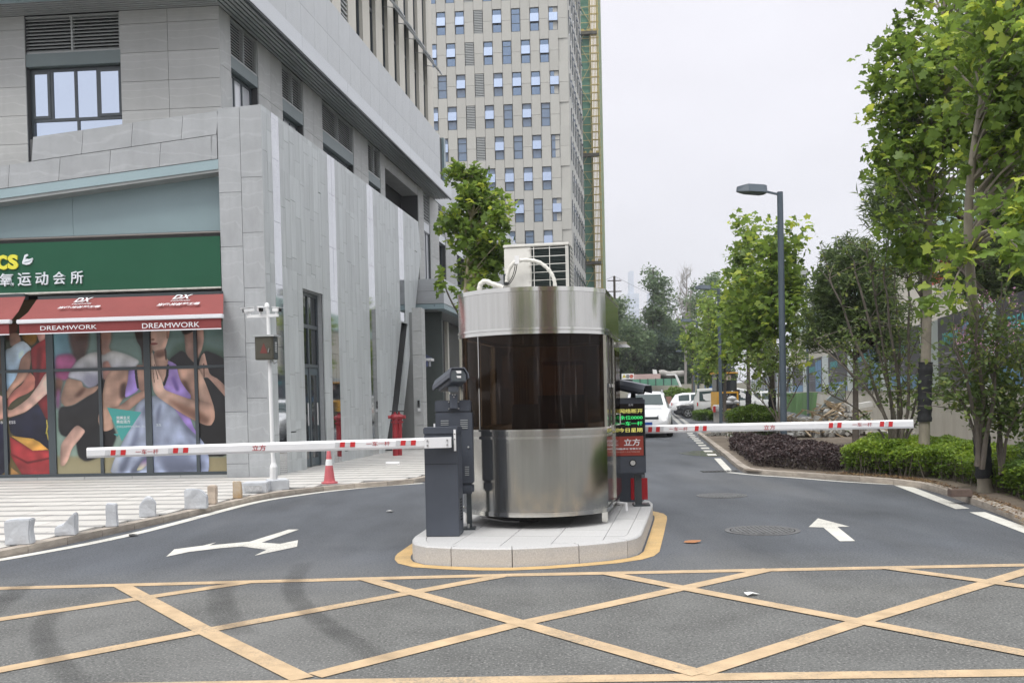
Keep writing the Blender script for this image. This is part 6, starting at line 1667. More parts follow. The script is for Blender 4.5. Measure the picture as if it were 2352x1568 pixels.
# clamp bracket with four bolts at the cabinet end
s0, s1 = WAr.px(975, 1017)[0], WAr.px(1037, 1015)[0]
zA_ = lambda s_: LA.z+(LB_.z-LA.z)*s_/((LB_-LA).length)
MB().poly([WAr.pt(s0, zA_(s0)-.052, .026), WAr.pt(s1, zA_(s1)-.052, .026), WAr.pt(s1, zA_(s1)+.052, .026), WAr.pt(s0, zA_(s0)+.052, .026)], WAr.n*.012).build('clamp_plate', M_ARM, gate, bevel=.003)
for f in (.12, .85):
    for dz in (-.022, .022): q = s0+(s1-s0)*f; MB().tube([WAr.pt(q, zA_(q)+dz, .038), WAr.pt(q, zA_(q)+dz, .050)], .009, 8).build('bolt', M_BOLT, gate)
MB().tube([WAr.pt((s0+s1)/2+.1, zA_(s0), -.02), WAr.pt((s0+s1)/2+.1, zA_(s0), -.12)], .05, 12).build('drive_shaft', M_DARK, gate)
# right gate, mostly behind the booth and the display
rl = G(1424, 1153, ZI); rr_ = G(1468, 1152.5, ZI)
rW = Wall((rl.x, rl.y), (1, 0), (0, -1)); rz1 = 1.22
gate2 = thing('barrier_gate', 'second barrier gate with red cabinet front and arm lowered across the right lane', 'barrier gate', (rl.x+.15, rl.y+.15, ZI))
sB = rW.px(1482, 1140)[0]; sA_ = rW.px(1468, 1150)[0]
MB().wbox(rW, 0-.03, sA_, ZI, rz1-.07, -.3, 0).build('cabinet_body', M_CAB, gate2, bevel=.006); MB().wbox(rW, -.036, sA_+.006, rz1-.068, rz1, -.306, .006).build('cabinet_lid', M_CAB, gate2, bevel=.006)
for a, b in ((rW.px(1427, 1)[0], rW.px(1435, 1)[0]), (rW.px(1445.5, 1)[0], rW.px(1466, 1)[0])): MB().wbox(rW, a, b, ZI+.03, ZI+.30, .001, .008).build('red_front_panel', M_REDC, gate2)
rs = Wall(rW.pt(sA_, 0, 0), (sin(.3), cos(.3)), (cos(.3), -sin(.3)))
MB().wbox(rs, .0, .30, ZI, rz1-.1, .001, .03).build('side_cover', M_CAB2, gate2)
YR = rl.y-.25
RA_, RB_ = AY(1478, 985.5, YR), AY(2097, 973, YR-.9)
dR_ = Vector((RB_.x-RA_.x, RB_.y-RA_.y, 0)).normalized(); WRm = Wall((RA_.x, RA_.y), (dR_.x, dR_.y), (dR_.y, -dR_.x))
RA0 = RA_-dR_*.35+Vector((0, 0, .0))
arm(gate2, RA0+Vector((0, 0, (RA_.z-RB_.z)/(RB_-RA_).length*.35)), RB_, .098, .05, None, WRm, None)
MB().poly([RB_+Vector((0, 0, z))+WRm.n*o_ for z, o_ in ((-.049, -.025), (-.049, .025), (.049, .025), (.049, -.025))], dR_*.006).build('end_cap', mat('grey_end_cap', (.45, .46, .47), .5), gate2)
MB().tube([RA0+Vector((.1, 0, 0)), RA0+Vector((.1, .4, 0))], .05, 10).build('drive_shaft', M_DARK, gate2)
cr_ = lambda x, y: (1513.6+x*.16893, 832.5+y*.16893); c5 = lambda x, y: (1740.7+x*.4343, 529.8+y*.4343)
it = []
cq = lambda x, y: (1384.9+x*.2123, 847.6+y*.2123)
for x, y in ((488, 652), (572, 650)): p = cq(x, y); it.append((p[0], p[1], 'R', 8.5))
for x, y in ((485, 894), (594, 892)): p = cr_(x, y); it.append((p[0], p[1], 'R', 8.5))
for x, y in ((550, 893), (10, 902)): p = cr_(x, y); it.append((p[0], p[1], 'G', 8))
for x, y in ((374, 1028), (419, 1027), (644, 1021), (690, 1021)): p = c5(x, y); it.append((p[0], p[1], 'R', 9.5))
for x, y in ((400, 1028), (672, 1021)): p = c5(x, y); it.append((p[0], p[1], 'G', 8))
p = cr_(140, 900); it.append((p[0], p[1], 'T', 42, '一车一杆', 4.6)); p = cr_(1425, 880); it.append((p[0], p[1], 'T', 26, '立方', 5.6, .01)); p = c5(500, 1024); it.append((p[0], p[1], 'T', 45, '一车一杆', 5))
armdeco(WRm, gate2, it)

# ------------------------------------------------------------------ licence plate recognition posts
def camera_head(t_, O, d, up, side_, sc_=1.0):
    """hooded camera: O = mount point, d = looking direction"""
    d = Vector(d).normalized(); s_ = Vector(side_).normalized(); u = s_.cross(d).normalized()
    def q(x, y, z): return O+s_*x*sc_+d*y*sc_+u*z*sc_
    b_ = MB(); sec = [(-.075, -.045), (.075, -.045), (.085, .02), (.055, .075), (-.055, .075), (-.085, .02)]
    P = [q(x, -.17, z) for x, z in sec]+[q(x*1.0, .15, z) for x, z in sec]
    b_.add(P, [tuple(range(6))[::-1], tuple(range(6, 12))]+[(i, (i+1) % 6, 6+(i+1) % 6, 6+i) for i in range(6)])
    bo = b_.build('camera_body', M_CAB, t_, bevel=.006)
    hd = MB(); sec2 = [(-.10, -.01), (-.095, .03), (-.065, .085), (.065, .085), (.095, .03), (.10, -.01)]
    P = [q(x, -.19, z) for x, z in sec2]+[q(x, .24, z*1.0+.004) for x, z in sec2]+[q(x*.93, -.19, z-.008) for x, z in sec2]+[q(x*.93, .24, z-.004) for x, z in sec2]
    F_ = [(i, i+1, 7+i, 6+i) for i in range(5)]+[(12+i+1, 12+i, 18+i, 19+i) for i in range(5)]+[(i, 12+i, 13+i, 1+i) for i in range(5)]+[(6+i, 7+i, 19+i, 18+i) for i in range(5)]
    hd.add(P, F_).build('hood', M_CAB2, t_)
    MB().poly([q(x*.8, .151, z*.75) for x, z in sec], d*.004).build('lens_window', M_GLASSD, t_)
    MB().poly([q(x*.85, -.171, z*.85) for x, z in sec], -d*.003).build('back_plate', M_DARK, t_)
    MB().box(q(0, -.178, .045), (.06*sc_, .004, .026)).build('label_sticker', M_WHITE, t_); MB().box(q(0, -.178, .0), (.045*sc_, .004, .02)).build('label_sticker', M_WHITE, t_)
    return bo
# right post: display facing us
dpl = G(1461, 1161, ZI)
YD = dpl.y
WD = Wall((dpl.x, dpl.y), (1, 0), (0, -1))
xs0, xs1 = WD.px(1413, 1000, .1)[0], WD.px(1483, 1000, .1)[0]
lp = thing('plate_recognition_post', 'plate recognition post with lit LED screen and red sign beside the booth', 'display post', (dpl.x, dpl.y, ZI))
zt, zb = WD.px(1450, 913, .1)[1], WD.px(1450, 1090, .1)[1]
MB().wbox(WD, xs0, xs1, zb, zt, -.08, .10).build('housing', M_CAB, lp, bevel=.022)
a_, b_ = WD.px(1420, 1067, .1), WD.px(1477, 928.5, .1)
MB().wbox(WD, xs0+.012, xs1-.012, WD.px(1450, 1046, .1)[1], WD.px(1450, 927, .1)[1], .101, .106).build('screen_glass', mat('black_screen_glass', (.008, .008, .009), .12, spec=.7), lp)
m_lg = mat('green_led', (.02, .5, .12), .5, emit=(.06, .9, .22), estr=.75); m_ly = mat('yellow_led', (.5, .45, .1), .5, emit=(.72, .68, .18), estr=.75)
def dtext(tx, m, x0, y1, x1, y0, o=.107, **k): a, b = cq(x0, y1), cq(x1, y0); return wtext('screen_lettering', tx, m, lp, WD, a[0], a[1], b[0], b[1], o, thick=.001, **k)
dtext('网络断开', m_ly, 180, 478, 428, 425); dtext('余位0000', m_lg, 180, 546, 428, 498); dtext('一车一杆', m_lg, 178, 612, 428, 562); dtext('今日星期', m_ly, 172, 684, 425, 632)
dtext('立方', M_TXTW, 276, 396, 326, 374, bold=.02)
m_rs = mat('red_sign_face', (.30, .045, .03), .35, var=.08, vscale=5)
a, b = cq(92, 935), cq(443, 718); sgm = MB().wbox(WD, WD.px(a[0], a[1], .108)[0], WD.px(b[0], a[1], .108)[0], WD.px(b[0], a[1], .108)[1], WD.px(b[0], b[1], .108)[1], .101, .108).build('red_sign', m_rs, lp, bevel=.004)
dtext('立方', M_TXTW, 228, 830, 402, 748, o=.109, bold=.02); dtext('智能停车 智慧生活', M_TXTW, 150, 872, 415, 848, o=.109, bold=.02); dtext('0371-56778628', mat('pink_print', (.55, .35, .3), .5), 180, 902, 398, 884, o=.109)
lc = cq(323, 1012); cz = WD.px(lc[0], lc[1], .1)
MB().lathe((0, 0, 0), [(.001, 0)], 4)
ringp = MB(); 
def disc(nm, c, r, o0, o1, m, par, n=20):
    P = [WD.pt(c[0]+r*cos(2*pi*k/n), c[1]+r*sin(2*pi*k/n), o0) for k in range(n)]; return MB().poly(P, WD.n*(o1-o0)).build(nm, m, par)
disc('speaker_ring', cz, .042, .1005, .106, M_BLACK, lp); disc('speaker', cz, .030, .1062, .110, mat('pale_speaker_mesh', (.5, .5, .48), .6, var=.4, vscale=120), lp)
MB().wbox(WD, WD.px(1437, 1)[0], WD.px(1452, 1)[0], ZI+.02, zb-.001, -.05, .03).build('post', M_DARK, lp)
MB().wbox(WD, WD.px(1432, 1)[0], WD.px(1470, 1)[0], ZI+.001, ZI+.02, -.12, .08).build('base_plate', M_DARK, lp)
for x in (1434, 1466): MB().tube([WD.pt(WD.px(x, 1)[0], ZI+.02, .05), WD.pt(WD.px(x, 1)[0], ZI+.045, .05)], .01, 6).build('anchor_bolt', M_BOLT, lp)
cpos = WD.pt(WD.px(1447, 1)[0], zt+.16, 0)
MB().tube([WD.pt(WD.px(1437, 1)[0], zt-.01, 0), WD.pt(WD.px(1437, 1)[0], zt+.08, 0), cpos], .03, 8).build('camera_bracket', M_BLACK, lp)
camera_head(lp, AY(1452, 893, YD-.05), (.80, -.75, -.22), (0, 0, 1), (-.75, -.80, 0), .95)
# left post: turned away
lft = G(1077, 1216, ZI); YLp = lft.y
WL2 = Wall((lft.x, lft.y), (1, -.02), (-.02, -1))
lq = thing('plate_recognition_post', 'plate recognition post seen from behind between the left barrier cabinet and the booth', 'display post', (lft.x-.12, lft.y, ZI))
l0, l1 = WL2.px(1000, 1000)[0], WL2.px(1083, 1000)[0]
zt, zj, zb = WL2.px(1040, 919)[1], WL2.px(1040, 947)[1], WL2.px(1060, 1134)[1]
MB().wbox(WL2, l0, l1, zj+.002, zt, -.17, 0).build('rear_cap', M_CAB, lq, bevel=.012)
bk = MB().wbox(WL2, l0+.004, l1+.012, zb+.11, zj, -.17, .004).build('rear_door', M_CAB, lq, bevel=.006)
MB().wbox(WL2, l0+.01, l1+.010, zb, zb+.108, -.16, .0).build('lower_housing', M_CAB, lq, bevel=.02)
vv = MB()
c6 = lambda x, y: (794.6+x*.2414, 719+y*.2414)
for (x0, x1), ys in (((902, 976), (1024, 1044, 1062, 1082)), ((1088, 1158), (1018, 1038, 1056, 1076, 1094)), ((1132, 1172), (1462, 1481, 1500, 1519, 1538))):
    for y in ys:
        a, b = c6(x0, y+3), c6(x1, y-5); p0, p1 = WL2.px(a[0], a[1], .01), WL2.px(b[0], b[1], .01); vv.wbox(WL2, p0[0], p1[0], p0[1], p1[1], .0045, .014)
vv.build('vent_louvre', M_LOUV, bk)
lkp = c6(1165, 1272); p_ = WL2.px(*lkp); MB().tube([WL2.pt(p_[0], p_[1], .004), WL2.pt(p_[0], p_[1], .016)], .01, 10).build('lock', M_LOUV, bk)
br = [c6(x, y) for x, y in ((990, 905), (1065, 905), (1060, 770), (985, 770))]
MB().poly([WL2.pt(*WL2.px(x, y, .03), .005) for x, y in br], WL2.n*.04).build('bracket', M_CAB, lq)
for x, y in ((978, 843), (1070, 841), (980, 908), (1072, 906), (1016, 776), (1038, 776), (1028, 797)):
    p_ = WL2.px(*c6(x, y), .04); MB().tube([WL2.pt(p_[0], p_[1], .0 if y > 800 else .045), WL2.pt(p_[0], p_[1], .055)], .007, 8).build('bolt', M_BOLT, lq)
camera_head(lq, AY(1037, 878, YLp+.02), (-.45, .95, -.28), (0, 0, 1), (.93, .45, 0), 1.12)
MB().box(AY(1041, 893, YLp), (.10, .10, .06)).build('pan_joint', mat('mid_grey_joint', (.16, .18, .21), .4), lq, bevel=.008)
MB().wbox(WL2, l1-.07, l1-.02, ZI+.02, zb+.01, -.12, -.06).build('post', M_DARK, lq); MB().wbox(WL2, l0+.12, l1+.02, ZI+.001, ZI+.018, -.16, .02).build('base_plate', M_DARK, lq)
MB().tube([Vector((lft.x, lft.y, ZI+.018)), Vector((lft.x, lft.y, ZI+.06))], .012, 6).build('anchor_bolt', M_BOLT, lq)
# ------------------------------------------------------------------ street lamps
M_LAMP = mat('blue_grey_lamp_paint', (.075, .10, .125), .42, var=.05, vscale=1)
def make_lamp():
    t_ = thing('street_lamp', 'x', 'street lamp', (0, 0, 0), local=True)
    H_ = 6.35
    MB().tube([(0, 0, 0), (0, 0, H_)], [.082, .072], 14).build('pole', M_LAMP, t_, smooth=True)
    MB().box((0, 0, .012), (.3, .3, .024)).build('base_plate', M_LAMP, t_)
    MB().box((.0, .0, .55), (.10, .176, .34)).build('access_cover', M_LAMP, t_, bevel=.004)
    MB().bar((-.05, 0, H_-.06), (-.42, 0, H_+.02), .035, .05).build('arm', M_LAMP, t_)
    P = [(-.36, -.13, 0), (-.36, .13, 0), (-.46, .22, .0), (-.86, .20, .04), (-1.10, .05, .08), (-1.10, -.05, .08), (-.86, -.20, .04), (-.46, -.22, .0)]
    n = len(P); base = H_-.02
    V = [(x, y, base+z*.6-.03) for x, y, z in P]+[(x*.98-.01, y*.7, base+z*.8+.17-.09*(x < -1)) for x, y, z in P]
    hd = MB().add(V, [tuple(range(n))[::-1], tuple(range(n, 2*n))]+[(i, (i+1) % n, n+(i+1) % n, n+i) for i in range(n)]).build('lamp_head', M_LAMP, t_, bevel=.012)
    MB().add([(-.5, -.14, base-.004), (-.5, .14, base-.004), (-.86, .12, base+.034), (-.86, -.12, base+.034)], [(0, 1, 2, 3)]).build('lens', mat('lamp_lens', (.5, .52, .52), .2), hd)
    return t_
lamp0 = make_lamp()
LPX = [(1801, 1034, 24.5), (1656, 972, 46.5), (1605, 955, 66.0), (1595, 0, 88), (1576, 0, 112), (1560, 0, 134), (1554, 0, 152)]
LLAB = ['nearest tall blue grey street lamp rising from the purple hedge', 'second street lamp along the kerb, its pole passing in front of the yellow roller', 'third street lamp along the kerb, its pole in front of the silver van', 'fourth street lamp, thin pole just left of the one before the van', 'fifth street lamp from the front, thin pole above the white parked SUV', 'sixth street lamp, head just under the dark tree canopy', 'farthest street lamp in the row, smallest head of all']
for k, (x, y, Y) in enumerate(LPX):
    o = lamp0 if k == 0 else copy_tree(lamp0)
    p = AY(x, y if y else 930, Y); o.location = (p.x, p.y, .06 if k < 2 else 0); o.rotation_euler = (0, 0, -RA*.0 + (.12 if k == 0 else 0)); tag(o, LLAB[k], 'street lamp', 'street lamps along the right kerb')

# ------------------------------------------------------------------ CCTV mast
M_CW = mat('white_enamel', (.76, .77, .77), .35, var=.04, vscale=4)
f0 = G(627, 1112, ZP+.16); cv = thing('surveillance_mast', 'white surveillance mast with three cameras and a dark control box by the slab wall', 'camera mast', (f0.x, f0.y, ZP))
YM = f0.y
def m_(x, y, dy=0): return AY(x, y, YM+dy)
pt_ = m_(617, 712); pb_ = m_(628.5, 1068)
MB().tube([m_(628.5, 1100), m_(628.5, 1072), m_(628, 1062), m_(627, 1050)], [.062, .062, .04, .034], 8).build('mast_foot', M_CW, cv)
MB().tube([m_(627, 1052), m_(615.5, 712)], [.034, .030], 12).build('mast', M_CW, cv, smooth=True)
MB().bar(m_(567, 727), m_(601, 725.5), .05, .045).bar(m_(601, 725.5), m_(640, 724), .05, .045).build('cross_arm', M_CW, cv)
MB().lathe(m_(613.5, 712), [(.032, -.01), (.034, .02), (.026, .03), (.040, .045), (.036, .09), (.02, .11), (.002, .115)], 14).build('dome_camera', M_CW, cv, smooth=True)
def bullet(c, d, L_=.17, r=.042):
    d = Vector(d).normalized(); s_ = d.cross(Vector((0, 0, 1))).normalized(); u = s_.cross(d)
    P = []
    for q in (-L_/2, L_/2): P += [c+d*q+s_*x+u*z for x, z in ((-r, -r*.7), (r, -r*.7), (r, r*.9), (-r, r*.9))]
    b_ = MB().hexa([P[0], P[1], P[5], P[4], P[3], P[2], P[6], P[7]]).build('camera', M_CW, cv, bevel=.01)
    MB().poly([c+d*(L_/2+.001)+s_*x+u*z for x, z in ((-r*.8, -r*.6), (r*.8, -r*.6), (r*.8, r*.6), (-r*.8, r*.6))], d*.003).build('camera_face', M_BLACK, b_)
    MB().poly([c+s_*x+d*y+u*(r*.95) for x, y in ((-r*1.15, -L_*.5), (r*1.15, -L_*.5), (r*1.15, L_*.68), (-r*1.15, L_*.68))], u*.008).build('sun_hood', M_CW, b_)
    MB().tube([c-u*r*.7, c-u*(r*.7+.055)], .022, 8).build('camera_bracket', M_CW, b_)
bullet(m_(571, 713), (-.85, -.45, -.12)); bullet(m_(598, 711), (.35, -.9, -.15), .16); bullet(m_(636, 712), (.75, -.5, -.1), .14); 
Wm = Wall((m_(605, 800).x, m_(605, 800).y-.12), (cos(.12), -sin(.12)), (-sin(.12), -cos(.12)))
q0, q1 = Wm.px(585.5, 800)[0], Wm.px(628, 800)[0]; z0, z1 = Wm.px(605, 826)[1], Wm.px(605, 773)[1]
M_OL = mat('olive_stainless_box', (.10, .095, .075), .3, metal=.4)
bx = MB().wbox(Wm, q0, q1, z0, z1, -.2, 0).build('control_box', M_OL, cv, bevel=.006)
MB().wbox(Wm, q0+.015, q1-.02, z0+.02, z1-.02, .001, .008).build('box_door', M_OL, bx, bevel=.003)
MB().wbox(Wm, q0-.02, q1+.03, z1+.001, z1+.03, -.24, .03).build('box_roof', M_LOUV, bx)
tri = [Wm.pt(*Wm.px(x, y, .009), .0085) for x, y in ((597, 811), (614.5, 811), (605.5, 787))]
MB().poly(tri, Wm.n*.001).build('warning_triangle', mat('faded_red_triangle', (.15, .035, .03), .6), bx)
MB().tube([Wm.pt(*Wm.px(619, 800, .01), .01), Wm.pt(*Wm.px(619, 800, .01), .03), Wm.pt(*Wm.px(617, 809, .01), .03)], .008, 6).build('handle', M_BOLT, bx)
Wms = Wall(Wm.pt(q1, 0, 0), -Wm.n, Wm.d); lv = MB()
MB().wbox(Wms, .01, .19, z0+.01, z1-.01, .001, .004).build('box_side', M_DARK, bx)
for k in range(6): lv.wbox(Wms, .06, .13, z0+.12+k*.028, z0+.132+k*.028, .004, .010)
lv.build('side_louvre', M_WHITE, bx)
MB().tube([Wm.pt((q0+q1)/2+.08, z0, -.1), Wm.pt((q0+q1)/2+.12, z0-.06, -.1), Wm.pt((q0+q1)/2+.16, z0-.03, -.12)], .016, 6).build('conduit', M_LOUV, cv)
# white concrete foot of the mast and flat slab beside it
M_WST = mat('pale_blue_grey_stone', (.50, .52, .545), .75, var=.12, vscale=7, bump=.4, bscale=30)
M_BRST = mat('rust_stained_stone', (.50, .44, .36), .8, col2=(.42, .27, .12), vscale=5, bump=.35, bscale=30)
gq = G(616, 1127, ZP); Wq = Wall((gq.x, gq.y), (cos(.45), -sin(.45)*-1), (sin(.45), -cos(.45)))
pl_ = thing('concrete_footing', 'white rectangular concrete footing under the surveillance mast', 'footing', (gq.x+.15, gq.y+.2, ZP))
MB().poly([(gq.x, gq.y, ZP), (gq.x+.31, gq.y+.18, ZP), (gq.x+.16, gq.y+.60, ZP), (gq.x-.15, gq.y+.45, ZP)], (0, 0, .165)).build('footing_block', M_WST, pl_, bevel=.01)
gq = G(553, 1134, ZP); g_r = G(613, 1132, ZP)
sbk = thing('stone_slab', 'flat white stone slab lying beside the mast footing on the kerb', 'stone slab', (gq.x+.2, gq.y+.2, ZP))
MB().poly([(gq.x, gq.y, ZP), (g_r.x, g_r.y, ZP), (g_r.x-.04, g_r.y+.42, ZP), (gq.x-.02, gq.y+.40, ZP)], (0, 0, .17)).build('slab_body', M_WST, sbk, bevel=.01)
MB().box(((gq.x+g_r.x)/2, gq.y-.003, ZP+.085), ((g_r.x-gq.x)*.7, .004, .09)).build('scraped_patch', mat('scraped_stone', (.42, .43, .44), .9, var=.3, vscale=20), sbk)

# stone stumps along the kerb
def stump(x0, x1, yb, yt, shape, lab, m=M_WST, dep=.2, skew=0.0, rot=0.0):
    a, b = G(x0, yb, ZP), G(x1, yb, ZP); wd = (b-a).length; h = AY((x0+x1)/2, yt, a.y).z-ZP
    t_ = thing('stone_bollard', lab, 'stone block', ((a.x+b.x)/2, a.y+dep/2, ZP), 'rough stone blocks set along the left kerb')
    W_ = Wall((a.x, a.y), (cos(rot), sin(rot)), (sin(rot), -cos(rot)))
    P = [(x*wd+random.uniform(-.006, .006), ZP+z*h) for x, z in shape]
    mb_ = MB().poly([W_.pt(s_, z, 0) for s_, z in P], -W_.n*dep)
    o = mb_.build('stone', m, t_, bevel=.012)
    bm = bmesh.new(); bm.from_mesh(o.data); bmesh.ops.triangulate(bm, faces=[f for f in bm.faces if len(f.verts) > 4]); bmesh.ops.subdivide_edges(bm, edges=bm.edges, cuts=2, use_grid_fill=True)
    for v in bm.verts:
        if v.co.z > .03: v.co += Vector((mnoise.noise(v.co*9+Vector((x0, 0, 0))), mnoise.noise(v.co*9+Vector((0, x0, 0))), mnoise.noise(v.co*9+Vector((0, 0, x0)))))*.013
    bm.to_mesh(o.data); bm.free()
    return t_
sq = [(0, 0), (1, 0), (.97, .55), (1, .98), (.5, 1), (.02, .93)]
stump(10, 64, 1253, 1192, sq, 'leftmost broad square stone block on the kerb edge', dep=.15, rot=.1)
stump(125, 168, 1232, 1179, [(0, 0), (1, 0), (.98, 1), (.9, .98), (.38, .5), (0, .44)], 'stone block with a steep slanted top, second from the left', dep=.2, rot=.25)
stump(241, 267, 1211, 1156, [(0, 0), (1, 0), (.9, .98), (.1, 1)], 'tall narrow chipped stone block, third from the left', dep=.15, rot=.3)
stump(320, 354, 1189, 1143, [(0, 0), (1, 0), (1, .7), (.75, .98), (.4, 1), (.0, .66)], 'stone block with rounded sloping shoulder, fourth from the left', dep=.24, rot=.35)
stump(423, 470, 1170, 1121, [(0, 0), (1, 0), (1, .6), (.72, .93), (.3, 1), (0, .94)], 'broad stone block with one rounded corner, left of the brown stumps', dep=.14, rot=.15)
stump(476, 495, 1158, 1115, [(0, 0), (1, 0), (.97, .98), (.03, 1)], 'short tan square stump beside the broad rounded block', m=mat('tan_stone', (.50, .42, .34), .8, var=.15, vscale=6, bump=.3), dep=.14, rot=.1)
stump(535, 554, 1145, 1105, [(0, 0), (1, 0), (.92, .98), (.0, 1)], 'short stump with orange brown stains just left of the flat slab', m=M_BRST, dep=.16, rot=.2)

# traffic cone
cg = G(757, 1110, ZP); cn = thing('traffic_cone', 'faded red traffic cone with white band in front of the slab wall door', 'traffic cone', (cg.x, cg.y, ZP))
M_CR = mat('faded_red_plastic', (.52, .12, .135), .5, var=.12, vscale=6)
MB().lathe((cg.x, cg.y, ZP), [(.145, 0), (.145, .03), (.11, .035), (.10, .05)], 8).build('base', M_CR, cn)
z3 = lambda z: .098-.078*z/.62
MB().lathe((cg.x, cg.y, ZP+.05), [(z3(0), 0), (z3(.27), .27)], 20).build('cone_body', M_CR, cn, smooth=True)
MB().lathe((cg.x, cg.y, ZP+.05), [(z3(.27)+.002, .2705), (z3(.38)+.002, .38)], 20).build('white_band', M_CW, cn, smooth=True)
MB().lathe((cg.x, cg.y, ZP+.05), [(z3(.38), .3805), (z3(.60), .60), (.012, .61)], 20).build('cone_tip', M_CR, cn, smooth=True)
# fire hydrant pipes
hg = G(912, 1046, ZP); Yh = hg.y; hy = thing('fire_hydrant', 'twin red fire hydrant standpipes in front of the leaning stone wedge', 'fire hydrant', (hg.x, hg.y, ZP))
M_HR = mat('worn_red_pipe_paint', (.36, .03, .04), .42, var=.2, vscale=9)
c7 = c6
for x, yb in ((472, 1360), (509, 1350)):
    a, b = AY(*c7(x, yb), Yh+(.1 if x > 500 else 0)), AY(*c7(x-(5 if x < 500 else 2), 1045), Yh+(.1 if x > 500 else 0)); a.z = ZP
    MB().tube([a, b], .072, 14).build('riser_pipe', M_HR, hy, smooth=True)
    c_ = AY(*c7(x-8, 1000), Yh)
    MB().lathe(b, [(.072, 0), (.105, .01), (.105, .045), (.08, .05), (.075, .09), (.115, .12), (.13, .17), (.10, .22), (.04, .24), (.02, .30)], 14).build('valve_body', M_HR, hy, smooth=True)
    MB().box(b+Vector((0, 0, .31)), (.26, .05, .025)).build('hand_wheel', M_DARK, hy)
    MB().tube([b+Vector((0, 0, .16)), b+Vector((-.17 if x < 500 else .17, -.05, .16))], [.05, .045], 10).build('outlet', M_HR, hy, smooth=True)
    for k in range(8): an = k*pi/4; MB().tube([b+Vector((.09*cos(an), .09*sin(an), -.005)), b+Vector((.09*cos(an), .09*sin(an), .06))], .01, 5).build('flange_bolt', M_DARK, hy)
# ------------------------------------------------------------------ hoarding, retaining wall and what lies behind it
hA, hB = AY(2352, 669, 20.7), None
ha = radians(11.0); hd_ = Vector((sin(ha), cos(ha), 0)); WH = Wall((hA.x, hA.y), hd_, (-cos(ha), sin(ha)))
zc_top = WH.px(2250, 896)[1]; s_r = -8; s_l = WH.px(1700, 880)[0]
M_CON = mat('stained_concrete', (.46, .44, .385), .85, col2=(.62, .60, .54), vscale=1.6, vstretch=(1, 1, .25), bump=.3, bscale=14)
rw = thing('retaining_wall', 'stained concrete retaining wall behind the right hedge', 'wall', WH.pt(5, 0, 0))
s_g = WH.px(1880, 925)[0]
u_cn = unit_box(M_CON); s_ = s_r
while s_ < s_g:
    e_ = min(s_g, s_+2.4); wpiece('concrete_panel', u_cn, rw, WH, s_+.006, e_-.006, 0, zc_top, -.3, random.uniform(-.004, .004)); s_ = e_
MB().wbox(WH, s_r, s_g, zc_top+.001, zc_top+.05, -.3, .03).build('wall_coping', M_CONC, rw)
tp_ = thing('green_tarpaulin', 'green tarpaulin draped over the wall beside the rubble heap', 'tarpaulin', WH.pt(s_g+4, 0, 0))
n = 90; V = []; fs_ = []; s_t = WH.px(1738, 925)[0]
for k in range(n+1):
    f = k/n; a = s_g+(s_t-s_g)*f; wv = .07*sin(f*83)+.05*sin(f*41+1)
    V += [WH.pt(a, -.02, .12+wv*1.3), WH.pt(a, zc_top*.6, .08+wv), WH.pt(a, zc_top+.02+.02*sin(f*23), .03+wv*.3), WH.pt(a, zc_top-.03, -.3)]
for k in range(n):
    for j in range(3): b = k*4+j; fs_.append((b, b+1, b+5, b+4))
MB().add(V, fs_).build('tarp_sheet', mat('green_tarp', (.075, .17, .045), .7, var=.25, vscale=1.5, vstretch=(1, 1, .3)), tp_, smooth=True)
# hoarding panels
hg_ = thing('site_hoarding', 'site hoarding of pale panels and dark posters with blue city pictures on the wall', 'hoarding', WH.pt(10, zc_top, 0))
hh = 2.02
M_HP = mat('pale_hoarding_sheet', (.55, .61, .61), .5, var=.06, vscale=.7, objvar=.04); M_HD = mat('dark_violet_poster', (.075, .070, .095), .4, var=.06, vscale=.7, objvar=.06)
def city(name, c1, c2):
    m = mat(name, c1, .4, col2=c2, vscale=1.5, vstretch=(3, 3, .35), detail=8); return m
M_CT = city('blue_city_print', (.03, .09, .26), (.25, .48, .70)); M_CY = mat('cyan_print', (.10, .55, .58), .4); M_GP = mat('grey_print', (.32, .32, .36), .5)
u_hp, u_hd = unit_box(M_HP), unit_box(M_HD)
MB().wbox(WH, s_r, s_l, zc_top+.06, zc_top+hh, -.1, -.045).build('steel_backing', M_HP, hg_)
xs = [2500, 2330, 2078+30, 2060, 1985, 1960]   # seams measured on the photo
def hs(x): return WH.px(x, 850)[0]
seq = [(hs(2352+260), hs(2290), 'd'), (hs(2290), hs(2262), 'p'), (hs(2262), hs(2156), 'd'), (hs(2156), hs(2113), 'p'), (hs(2113), hs(2046), 'd'), (hs(2046), hs(2022), 'p'), (hs(2022), hs(1963), 'd'), (hs(1963), hs(1946), 'p'), (hs(1946), hs(1903), 'd'), (hs(1903), hs(1888), 'p'), (hs(1888), hs(1856), 'd'), (hs(1856), hs(1844), 'p'), (hs(1844), hs(1820), 'd')]
s_ = seq[-1][1]; dd_ = 3.4
while s_ < s_l-5: seq += [(s_, s_+1.9, 'p'), (s_+1.9, s_+5.1, 'd')]; s_ += 5.1
k_ = 0
